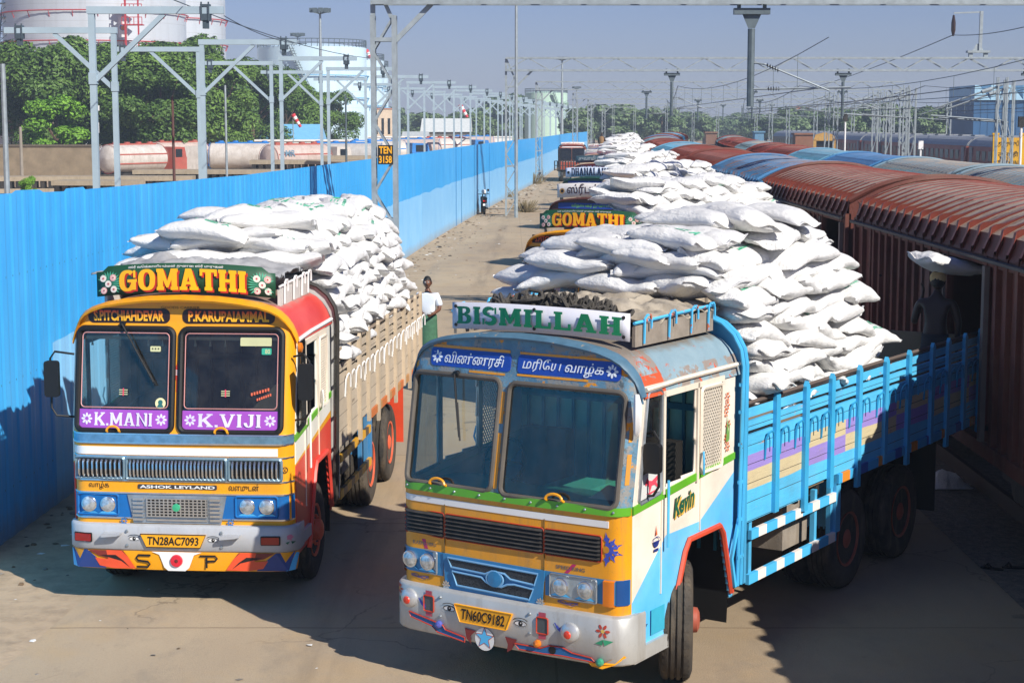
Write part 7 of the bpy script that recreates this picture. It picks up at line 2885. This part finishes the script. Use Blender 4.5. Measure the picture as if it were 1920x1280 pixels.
for i, (u, Y) in enumerate(((705, 170), (775, 190), (835, 205), (885, 230))):
    tanker(u, 280, Y, 5.6, R((20, 180, 15, 180)[i]), (TKW, TKP, TKW, TKP)[i], (TKB, TKB, TKR, TKB)[i], (TKB, TKW, TKB, TKR)[i], ('white tanker with blue fittings just right of the lattice portal', 'pale tanker with a white cab behind the frames right of the portal', 'white tanker with a blue cab and red bands behind the frames', 'pale tanker with a red cab, farthest along the yard')[i])
# stacks of concrete sleepers in the yard
SLP = mat('concrete_sleeper', '#a2957f', .9, dirt=.3)
for i, (u, v, Y, L, n) in enumerate(((110, 330, 112, 7.5, 4), (185, 338, 105, 5.0, 3), (350, 318, 120, 7, 4), (440, 318, 118, 6, 4), (590, 300, 125, 9, 5), (690, 292, 135, 7, 4), (275, 330, 112, 6, 3))):
    p_ = at(u, v, Y)
    r = thing('sleeper_stack', ('stack of pale concrete sleepers below the old wall', 'stack of concrete sleepers just left of the nearest frame', 'stack of concrete sleepers below the pinkish tanker', 'stack of concrete sleepers below the blue topped tanker', 'tall stack of concrete sleepers below the large pale tanker', 'stack of concrete sleepers beside the lattice portal', 'stack of concrete sleepers between the nearest pair of frames and the second')[i], 'sleepers', (p_.x, Y, 0), R((12, -5, 4, 0, 3, 2, 6)[i]), 'sleeper stacks in the yard')
    b = MB()
    top = p_.z
    for k in range(n):
        z = top - .75 * k
        b.box(-L / 2 + .1 * (k % 2), L / 2 - .2 * (k % 2), -1.2, 1.2, z - .28, z)
    b.build('sleepers', SLP, r)
    b = MB()
    for k in range(n):
        z = top - .75 * k
        for q in range(int(L / .5)):
            b.box(-L / 2 + .15 + q * .5, -L / 2 + .45 + q * .5, -1.15, 1.15, z - .75, z - .28)
    b.box(-L / 2 + .3, L / 2 - .3, -1, 1, 0, max(.1, top - .75 * n))
    b.build('packing', DARK, r)

# ------------------------------------------------------------------ trees
def m_leaf(name, a, c, tr=.15):
    t = NT(name)
    oi = t.n('ShaderNodeNewGeometry')
    k = t.mix(oi.outputs['Random Per Island'], srgb(a), srgb(c))
    big = t.noise(.35, 3, .5)
    k = t.mix(t.ramp(big, .35, .65), k, t.mix(.55, k, srgb(c)))
    t.finish(k, .55, 0, None, 0, .3)
    t.b.inputs['Transmission Weight'].default_value = 0
    return t.m


LEAF1 = m_leaf('broad_leaf_green', '#27431d', '#5f7d34')
LEAF2 = m_leaf('mid_leaf_green', '#2f4d1e', '#6d8c39')
LEAF3 = m_leaf('bright_leaf_green', '#3f6a1c', '#7cab34')
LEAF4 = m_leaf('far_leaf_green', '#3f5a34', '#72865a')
BARK = mat('tree_bark', '#5d4a3a', .9, var=.3)


def tree_proto(seed, h, r, leafm, n, leaf=.30, name='leafy_tree'):
    rnd = random.Random(seed)
    root = thing(name, 'tree', 'tree')
    b = MB()
    b.tube([(0, 0, 0), (.1, 0, h * .25), (.05, .1, h * .5), (0, 0, h * .8)], [.38, .3, .2, .06], 8)
    lobes = []
    for i in range(26):
        a = rnd.random() * 6.28
        zt = rnd.random()
        rad = r * (.25 + .75 * math.sin(math.pi * (.18 + .72 * zt)) * rnd.uniform(.65, 1.05))
        c = Vector((rad * .72 * math.cos(a), rad * .72 * math.sin(a), h * (.26 + .66 * zt)))
        lobes.append((c, r * rnd.uniform(.22, .40)))
        if i % 3 == 0:
            b.tube([(0, 0, h * (.2 + .3 * zt)), tuple(c * .5 + Vector((0, 0, h * .2))), tuple(c)], [.14, .08, .03], 5)
    b.build('trunk', BARK, root)
    vs, fs = [], []
    for i in range(n):
        c, lr = rnd.choice(lobes)
        d = Vector((rnd.gauss(0, 1), rnd.gauss(0, 1), rnd.gauss(0, 1))).normalized()
        if d.z < -.35 and rnd.random() < .6:
            d.z = -d.z
        q = lr * (1 - .5 * rnd.random() ** 2.2) * rnd.uniform(.9, 1.12)
        p = c + Vector((d.x * q, d.y * q, d.z * q * .82))
        nrm = (d + Vector((rnd.gauss(0, .55), rnd.gauss(0, .55), rnd.gauss(0, .4) + .35))).normalized()
        x = nrm.orthogonal().normalized()
        x = Matrix.Rotation(rnd.random() * 6.28, 3, nrm) @ x
        y = nrm.cross(x)
        s_ = leaf * rnd.uniform(.6, 1.35)
        o = len(vs)
        vs += [p + x * s_, p + y * s_ * .5 + nrm * s_ * .12, p - x * s_ * .9, p - y * s_ * .5 + nrm * s_ * .12]
        fs.append((o, o + 1, o + 2, o + 3))
    mb = MB()
    mb.add(vs, fs, 0, False)
    mb.build('crown', leafm, root)
    return root


T1 = tree_proto(1, 11.5, 5.2, LEAF1, 26000, .19)
T2 = tree_proto(2, 12.0, 4.6, LEAF2, 26000, .19)
T3 = tree_proto(3, 7.5, 2.6, LEAF3, 12000, .15, 'bright_bush')
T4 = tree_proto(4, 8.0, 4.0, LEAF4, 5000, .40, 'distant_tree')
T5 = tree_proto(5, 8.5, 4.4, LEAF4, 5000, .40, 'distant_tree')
used = set()


def plant(pr, u, vt, Y, rz, label, group=None, wide=1.0):
    p_ = at(u, vt, Y)
    h0 = {T1: 11.6, T2: 12.0, T3: 7.4, T4: 8.1, T5: 8.6}[pr]
    s_ = p_.z / h0
    if pr.name in used:
        o = dup(pr, (0, 0, 0))
    else:
        o = pr
        used.add(pr.name)
    if group is None and 'group' in o:
        del o['group']
    o.location = (p_.x, Y, 0)
    o.rotation_euler = (0, 0, rz)
    o.scale = (s_ * wide, s_ * wide, s_)
    tag(o, label, 'tree', group)
    return o


GL = 'large trees below the metal tanks'
plant(T1, 78, 74, 168, 0, 'big round dark tree in front of the metal tank, second from the left', GL, 1.15)
plant(T1, 0, 95, 176, 2, 'dark tree at the left edge beside the tan building', GL, 1.0)
plant(T2, 165, 70, 182, 1, 'tall tree behind the nearest pair of frames', GL, 1.2)
plant(T2, 265, 88, 170, 3, 'wide mid green tree between the first and second frames', GL, 1.3)
plant(T1, 345, 62, 192, 4, 'dark tall tree behind the second frame', GL, 1.1)
plant(T2, 405, 100, 178, 5, 'mid green tree right of the second frame', GL, 1.15)
plant(T1, 300, 120, 162, 2.5, 'lower dark tree behind the rusty pole', GL, 1.25)
plant(T3, 103, 184, 158, 0, 'bright green young tree beside the tan building', None, 1.35)
plant(T1, 470, 108, 205, 1.4, 'dark tree between the second and third frames', GL, 1.1)
plant(T2, 535, 148, 215, 3.6, 'smaller tree left of the blue shed', GL, 1.2)
plant(T2, 570, 165, 222, 5.5, 'smaller tree behind the blue shed roof', GL, 1.2)
plant(T1, 618, 168, 236, 3.3, 'round tree in front of the pale blue tanks', GL, 1.1)
plant(T3, 52, 332, 100, 1.0, 'low green weeds and shrub against the old concrete wall', None, .9)
rnd = random.Random(77)
for i in range(46):
    u = 690 + i * 25 + rnd.uniform(-10, 10)
    Y = rnd.uniform(360, 520)
    vt = 214 + rnd.uniform(-12, 9)
    if 930 < u < 990:
        vt, Y = 186 + rnd.uniform(-6, 10), 470
    if 985 < u < 1072:
        Y, vt = 500, 236
    if 1110 < u < 1180:
        vt -= 8
    if 1560 < u < 1800:
        vt, Y = 205 + rnd.uniform(-10, 6), rnd.uniform(300, 340)
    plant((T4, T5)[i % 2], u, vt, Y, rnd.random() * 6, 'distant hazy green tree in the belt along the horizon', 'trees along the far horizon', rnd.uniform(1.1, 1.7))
# scrub mass closing the horizon
b = MB()
rnd = random.Random(5)
vs, fs = [], []
for i in range(9000):
    x = rnd.uniform(-420, 620)
    y = 540 + rnd.gauss(0, 25)
    z = rnd.random() ** .7 * (6.0 + 2.5 * mnoise.noise(Vector((x * .03, 1, 0))))
    s_ = rnd.uniform(.7, 1.7)
    nrm = Vector((rnd.gauss(0, .6), -1, rnd.uniform(0, 1.2))).normalized()
    X_ = nrm.orthogonal().normalized()
    Y_ = nrm.cross(X_)
    o = len(vs)
    p = Vector((x, y, z))
    vs += [p + X_ * s_, p + Y_ * s_, p - X_ * s_, p - Y_ * s_]
    fs.append((o, o + 1, o + 2, o + 3))
b.add(vs, fs)
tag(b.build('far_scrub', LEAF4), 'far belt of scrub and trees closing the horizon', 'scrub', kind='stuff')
# ================================================================== people
SKIN = mat('brown_skin', '#6b4430', .5, var=.08)
SKIND = mat('dark_brown_skin', '#33211a', .5, var=.1)
HAIR = mat('black_hair', '#0e0c0b', .6, bump=.003, bs=200)
SHIRT = mat('white_shirt', '#dfe4ea', .8, var=.05, bump=.004, bs=14)
LUNGI = mat('green_checked_lungi', '#3f6a4f', .8, var=.2, vs=14)
DARKCLOTH = mat('dark_cloth', '#2a2a2e', .9, var=.2)


def skin_fig(name, verts, edges, m, parent, sub=2):
    """one continuous skinned surface from a skeleton: verts = [(x, y, z, rx, ry)]"""
    me = bpy.data.meshes.new(name)
    bm = bmesh.new()
    lay = bm.verts.layers.skin.verify()
    vv = []
    for i, q in enumerate(verts):
        v = bm.verts.new(q[:3])
        v[lay].radius = (q[3], q[4] if len(q) > 4 else q[3])
        v[lay].use_root = (i == 0)
        vv.append(v)
    for a, c in edges:
        bm.edges.new((vv[a], vv[c]))
    bm.to_mesh(me)
    bm.free()
    me.materials.append(m)
    o = bpy.data.objects.new(name, me)
    COL.objects.link(o)
    o.modifiers.new('skin', 'SKIN').use_smooth_shade = True
    sb = o.modifiers.new('smooth', 'SUBSURF')
    sb.levels = sub
    sb.render_levels = sub
    if parent is not None:
        o.parent = parent
    return o


def chain(V, E, start, pts):
    prev = start
    for p in pts:
        V.append(p)
        E.append((prev, len(V) - 1))
        prev = len(V) - 1
    return prev


def hand(V, E, wrist, base, d, side, curl):
    """palm, four fingers and a thumb; d = direction of the hand"""
    d = Vector(d).normalized()
    s = Vector(side).normalized()
    n = d.cross(s)
    w = Vector(base)
    V.append((*(w + d * .045), .030, .016))
    E.append((wrist, len(V) - 1))
    palm = len(V) - 1
    for i, L in enumerate((.070, .080, .075, .058)):
        k = w + d * .085 + s * (.026 - .0175 * i)
        bend = d * math.cos(curl) + n * math.sin(curl)
        bend2 = d * math.cos(curl * 2) + n * math.sin(curl * 2)
        chain(V, E, palm, [(*k, .0095, .0095), (*(k + bend * L * .5), .0085, .0085), (*(k + bend * L * .5 + bend2 * L * .5), .0075, .0075)])
    t = w + d * .03 + s * .035
    chain(V, E, palm, [(*t, .011, .011), (*(t + d * .03 + s * .02 + n * .01), .0095, .0095), (*(t + d * .055 + s * .02 + n * .025), .008, .008)])


def head(o_name, parent, c, face, m, hairm):
    """head with brow, nose, mouth, ears; face = yaw of the look"""
    b = MB()
    n, k = 28, 22

    def f(a, t):
        th, ph = 2 * math.pi * a, math.pi * t
        x, y, z = math.sin(ph) * math.sin(th), -math.sin(ph) * math.cos(th), math.cos(ph)
        jaw = 1 - .22 * max(0, -z) ** 1.2
        X_, Y_, Z_ = x * .074 * jaw, y * .093 * (1 - .08 * max(0, -z)), z * .118
        if y < 0:
            w = math.exp(-(x / .22) ** 2)
            Y_ -= .022 * w * math.exp(-((z + .12) / .16) ** 2)            # nose
            Y_ += .010 * math.exp(-((abs(x) - .42) / .2) ** 2) * math.exp(-((z - .08) / .13) ** 2)   # sockets
            Y_ -= .007 * math.exp(-((z + .46) / .09) ** 2) * math.exp(-(x / .42) ** 2)   # lips
            Y_ += .004 * math.exp(-((z + .46) / .025) ** 2) * math.exp(-(x / .4) ** 2)
        return (X_, Y_, Z_)
    b.grid(frange(0, 1, n), frange(.001, .999, k), f)
    for s in (-1, 1):
        b.lathe([(.0, -.012), (.026, -.008), (.03, .004), (.018, .012), (0, .006)], (s * .074, .012, -.005), 'X', 10)
    o = b.build('head', m, parent, 60)
    o.scale = (1.12, 1.1, 1.06)
    o.location = c
    o.rotation_euler = (0, 0, face)
    b = MB()

    def hf(a, t):
        q = f(a, t)
        th = 2 * math.pi * a
        fr = math.cos(th)
        k_ = 1.09 + .03 * mnoise.noise(Vector(q) * 60)
        low = 1.0 if t < (.36 if fr > .55 else .52 if fr > .1 else .66) else .9
        return (q[0] * k_ * low, q[1] * k_ * low + .004, q[2] * k_ * low + .004)
    b.grid(frange(0, 1, n), frange(.001, .68, 16), hf)
    b.build('hair', hairm, o, 70)
    b = MB()
    for s in (-1, 1):
        b.lathe([(.0, -.012), (.011, -.006), (.012, 0)], (s * .030, -.078, .012), 'Y', 10, 0)
        b.lathe([(.0, -.0135), (.006, -.010)], (s * .030, -.078, .012), 'Y', 8, 1)
        b.box(s * .018, s * .046, -.089, -.082, .030, .036, 1)
    b.box(-.024, .024, -.098, -.088, -.058, -.054, 2)
    b.box(-.024, .024, -.097, -.088, -.045, -.036, 1)
    b.build('eyes_and_lips', [WHITE, HAIR, mat('lips', '#4e2a22', .5)], o)
    return o


# the man beside the yellow truck
man = thing('person', 'man in a white half sleeved shirt and green lungi standing behind the yellow truck', 'person', (-1.74, 35.9, 0), R(-14))
V = [(0, 0, .95, .15, .11), (0, 0, 1.15, .15, .105), (0, .01, 1.33, .17, .11), (0, .015, 1.43, .09, .08), (0, .01, 1.50, .055, .055), (0, 0, 1.56, .05, .05)]
E = [(0, 1), (1, 2), (2, 3), (3, 4), (4, 5)]
s1 = chain(V, E, 2, [(.19, .01, 1.39, .062, .062), (.25, .0, 1.20, .05, .05), (.265, -.06, 1.11, .043, .043), (.22, -.24, 1.06, .034, .034), (.20, -.27, 1.05, .028, .02)])
hand(V, E, s1, (.20, -.27, 1.05), (-.5, -.7, -.4), (.2, -.4, .9), .7)
s2 = chain(V, E, 2, [(-.19, .01, 1.39, .062, .062), (-.24, .02, 1.20, .05, .05), (-.25, .0, 1.11, .043, .043), (-.12, -.19, 1.05, .034, .034), (-.08, -.21, 1.05, .028, .02)])
hand(V, E, s2, (-.08, -.21, 1.05), (.8, -.4, -.2), (0, -.4, .9), .6)
for s in (-1, 1):
    chain(V, E, 0, [(s * .09, 0, .86, .10, .10), (s * .10, -.01, .50, .068, .068), (s * .10, .02, .28, .055, .055), (s * .10, .03, .09, .04, .04), (s * .105, -.06, .04, .042, .03), (s * .11, -.15, .03, .035, .02)])
skin_fig('body', V, E, SKIN, man)
head('head', man, (0, -.01, 1.655), R(10), SKIN, HAIR)
V = [(0, 0, .93, .185, .135), (0, 0, 1.10, .18, .13), (0, .01, 1.30, .195, .135), (0, .015, 1.42, .13, .10), (0, .012, 1.455, .085, .075)]
E = [(0, 1), (1, 2), (2, 3), (3, 4)]
for s in (-1, 1):
    chain(V, E, 2, [(s * .195, .01, 1.385, .085, .085), (s * .245, .005, 1.24, .077, .077), (s * .262, -.005, 1.16, .074, .074)])
skin_fig('shirt', V, E, SHIRT, man)
b = MB()
b.grid(frange(0, 1, 28), frange(0, 1, 8), lambda a, t: ((.19 + .02 * t + .008 * math.sin(2 * math.pi * a * 7) * t) * math.cos(2 * math.pi * a), (.145 + .02 * t + .008 * math.sin(2 * math.pi * a * 7) * t) * math.sin(2 * math.pi * a), .99 - .87 * t))
b.build('lungi', LUNGI, man, 60, .006)

# the porter in the truck bed, bent under a sack, seen from behind in the wagon's shade
PT = T_of(lorry_b) @ Vector((.72, 8.0, 1.345))
PT = Vector((5.2, 21.35, 1.345))
por = thing('person', 'bare backed porter in the truck bed carrying a sack towards the wagon door', 'person', tuple(PT), R(158))
V = [(0, 0, .93, .14, .10), (0, -.02, 1.12, .135, .10), (0, -.05, 1.32, .17, .11), (0, -.06, 1.42, .10, .08), (0, -.075, 1.49, .055, .055), (0, -.09, 1.54, .05, .05)]
E = [(0, 1), (1, 2), (2, 3), (3, 4), (4, 5)]
for s in (-1, 1):
    w_ = chain(V, E, 2, [(s * .20, -.05, 1.38, .062, .062), (s * .27, -.10, 1.16, .05, .05), (s * .28, -.14, 1.10, .042, .042), (s * .22, -.24, 1.36, .033, .033), (s * .20, -.23, 1.44, .028, .02)] if s > 0 else
               [(s * .20, -.05, 1.38, .062, .062), (s * .27, -.04, 1.14, .05, .05), (s * .27, -.03, 1.06, .042, .042), (s * .25, -.12, .84, .033, .033), (s * .25, -.13, .80, .028, .02)])
    q = V[w_]
    hand(V, E, w_, q[:3], (-.1 * s, -.1, 1) if s > 0 else (0, -.2, -1), (0, -1, 0), .4)
for s in (-1, 1):
    chain(V, E, 0, [(s * .09, 0, .85, .10, .10), (s * .11, -.06 * s, .48, .068, .068), (s * .11, .02 - .03 * s, .26, .055, .055), (s * .11, .05 - .02 * s, .09, .04, .04), (s * .115, -.04, .04, .042, .03), (s * .12, -.13, .03, .035, .02)])
skin_fig('body', V, E, SKIND, por)
head('head', por, (0, -.12, 1.63), 0, SKIND, HAIR)
b = MB()
b.grid(frange(0, 1, 24), frange(0, 1, 5), lambda a, t: ((.16 + .03 * t) * math.cos(2 * math.pi * a), (.13 + .05 * t) * math.sin(2 * math.pi * a), 1.0 - .52 * t))
b.build('waist_cloth', DARKCLOTH, por, 60, .006)
b = MB()
b.lathe([(.088, 1.62), (.102, 1.66), (.1, 1.70), (.07, 1.745), (0, 1.76)], (0, -.11, 0), 'Z', 16)
b.build('head_cloth', mat('head_cloth_tan', '#b59a68', .8, var=.2, vs=12), por, 60)
c = SACKS[1][0].copy()
COL.objects.link(c)
c.matrix_world = Matrix.Translation((PT.x + .14, PT.y + .16, 3.17)) @ Matrix.Rotation(R(-60), 4, 'Z') @ Matrix.Rotation(R(-13), 4, 'X')
tag(c, 'white sack carried on the head and shoulder of the porter', 'sack')

# someone inside the far truck's load, and a person on a far wagon
p_ = at(1128, 275, 118)
fp = thing('person', 'small dark figure standing on the far load beside the wagons', 'person', (p_.x, 118, 2.6), R(150))
V = [(0, 0, .92, .15, .11), (0, 0, 1.15, .15, .10), (0, 0, 1.34, .18, .11), (0, 0, 1.44, .08, .07), (0, -.01, 1.52, .05, .05), (0, -.01, 1.62, .085, .095), (0, -.01, 1.72, .05, .06)]
E = [(i, i + 1) for i in range(6)]
for s in (-1, 1):
    chain(V, E, 2, [(s * .2, 0, 1.38, .06, .06), (s * .27, -.02, 1.12, .048, .048), (s * .24, -.15, .92, .035, .035)])
    chain(V, E, 0, [(s * .09, 0, .85, .1, .1), (s * .1, 0, .48, .068, .068), (s * .1, .02, .08, .045, .045), (s * .1, -.1, .04, .04, .03)])
skin_fig('body', V, E, SKIND, fp, 1)
b = MB()
b.lathe([(.2, .9), (.19, 1.1), (.21, 1.36), (.1, 1.46)], n=14)
b.lathe([(.17, .3), (.19, .95)], n=14)
b.build('clothes', mat('ochre_cloth', '#8a6a48', .8), fp, 60)

# ------------------------------------------------------------------ motorcycle by the fence
mp = gp(908, 402)
mc = thing('motorcycle', 'dark motorcycle parked by the fence, its red tail lamp and white plate towards the camera', 'motorcycle', (mp.x, mp.y, 0), R(6))
MK = mat('bike_black', '#1a1b1d', .35, var=.2)
for y_, nm in ((0, 'rear'), (1.3, 'front')):
    b = MB()
    b.tube([(0, y_ + .28 * math.cos(t), .30 + .28 * math.sin(t)) for t in [2 * math.pi * i / 24 for i in range(24)]], .055, 8, closed=True)
    for i in range(8):
        t = 2 * math.pi * i / 8
        b.beam((0, y_, .3), (0, y_ + .26 * math.cos(t), .3 + .26 * math.sin(t)), .015)
    b.lathe([(.06, -.07), (.06, .07)], (0, y_, .3), 'X', 10)
    b.build('wheel', RUBBER, mc)
b = MB()
b.prism([(-.1, .62), (.25, .60), (.75, .66), (1.0, .84), (.85, .95), (.55, .92), (.1, .80), (-.25, .84), (-.3, .74)], lambda a, z, t: (t, a, z), -.13, .13)
b.box(-.12, .12, .35, .85, .25, .6)
b.tube([(0, 1.3, .3), (0, 1.05, .95), (0, 1.0, 1.05)], .035, 6)
b.tube([(-.08, -.05, .3), (-.08, .35, .42), (-.08, .6, .5)], .025, 6)
b.tube([(.14, -.35, .34), (.14, .4, .32)], .045, 8)
b.build('frame', MK, mc)
b = MB()
b.prism([(-.3, .84), (.15, .80), (.5, .86), (.5, .93), (.1, .90), (-.3, .92)], lambda a, z, t: (t, a, z), -.14, .14)
b.build('seat', SEATM, mc)
b = MB()
b.tube([(-.36, .9, 1.08), (-.2, 1.0, 1.06), (.2, 1.0, 1.06), (.36, .9, 1.08)], .02, 6)
for s in (-1, 1):
    b.tube([(s * .25, 1.0, 1.06), (s * .3, .98, 1.25)], .01, 5)
    b.lathe([(.07, -.01), (.07, .01)], (s * .3, .98, 1.28), 'Y', 10)
b.build('handlebar', MK, mc)
b = MB()
b.box(-.09, .09, -.36, -.30, .70, .78)
b.build('tail_lamp', mat('tail_red', '#d02018', .3), mc)
b = MB()
b.box(-.1, .1, -.40, -.385, .48, .60)
b.build('number_plate', WHITE, mc)
b = MB()
b.lathe([(.0, -.13), (.11, -.08), (.13, 0), (.11, .09), (0, .13)], (.05, .85, 1.2), 'Z', 14)
b.build('helmet', WHITE, mc)

# ------------------------------------------------------------------ odds and ends on the ground
for (u, v, s_) in ((1860, 1068, 0), (1900, 1066, 1)):
    p_ = gp(u, v)
    b = MB()
    b.prism([(.045 * math.cos(t), .13 * math.sin(t)) for t in [2 * math.pi * i / 14 for i in range(14)]], lambda a, c, t: (a, c, t), 0, .02)
    b.tube([(-.04, .02, .02), (-.02, .05, .06), (0, .09, .02), (.02, .05, .06), (.04, .02, .02)], .01, 5)
    o = tag(b.build('sandal', BLACK), ('left black sandal lying in the wagon shadow', 'right black sandal lying in the wagon shadow')[s_], 'sandal', 'pair of sandals')
    o.location = (p_.x, p_.y, .006)
    o.rotation_euler = (0, 0, R(60 + 20 * s_))
p_ = gp(1772, 915)
b = MB()
b.grid(frange(0, 1, 16), frange(0, 1, 12), lambda a, c: (-.3 + .6 * a + .05 * math.sin(9 * c), -.2 + .4 * c, .02 + .22 * math.sin(math.pi * a) * math.sin(math.pi * c) * (1 + .5 * mnoise.noise(Vector((a * 5, c * 5, 1))))))
o = tag(b.build('empty_sack', SACK_M), 'crumpled empty white sack on the ground below the wagon', 'sack')
o.location = (p_.x, p_.y, .01)
# weedy heap and trolley by the second portal
p_ = gp(1085, 335)
for (u, v, w_, lab) in ((985, 398, 1.0, 'dry thorn bush at the foot of the second portal'), (1000, 345, 1.4, 'dry brush heap by the third portal'), (945, 370, .9, 'scrubby dry bush by the fence behind the motorcycle')):
    p_ = gp(u, v)
    rnd = random.Random(int(u))
    b = MB()
    for i in range(160):
        a = rnd.random() * 6.28
        q = Vector((math.cos(a) * rnd.random() * w_, math.sin(a) * rnd.random() * w_ * .6, rnd.random() * .7 * w_))
        b.beam((q.x * .4, q.y * .4, 0), tuple(q), .02)
    o = tag(b.build('dry_bush', mat('dry_twigs', '#7d6f50', .9, var=.3)), lab, 'bush')
    o.location = (p_.x, p_.y, 0)
# ------------------------------------------------------------------ haze
hz = bpy.data.materials.new('morning_haze')
hz.use_nodes = True
hn = hz.node_tree.nodes
for n_ in list(hn):
    if n_.type == 'BSDF_PRINCIPLED':
        hn.remove(n_)
pv = hn.new('ShaderNodeVolumePrincipled')
pv.inputs['Color'].default_value = (.66, .82, 1.0, 1)
pv.inputs['Density'].default_value = .0006
hz.node_tree.links.new(pv.outputs[0], hn['Material Output'].inputs['Volume'])
b = MB()
b.box(-905, 1105, -65, 1505, -1, 29)
tag(b.build('haze', hz), 'thin pale morning haze over the whole yard', 'haze', kind='stuff')
SC.cycles.volume_bounces = 0
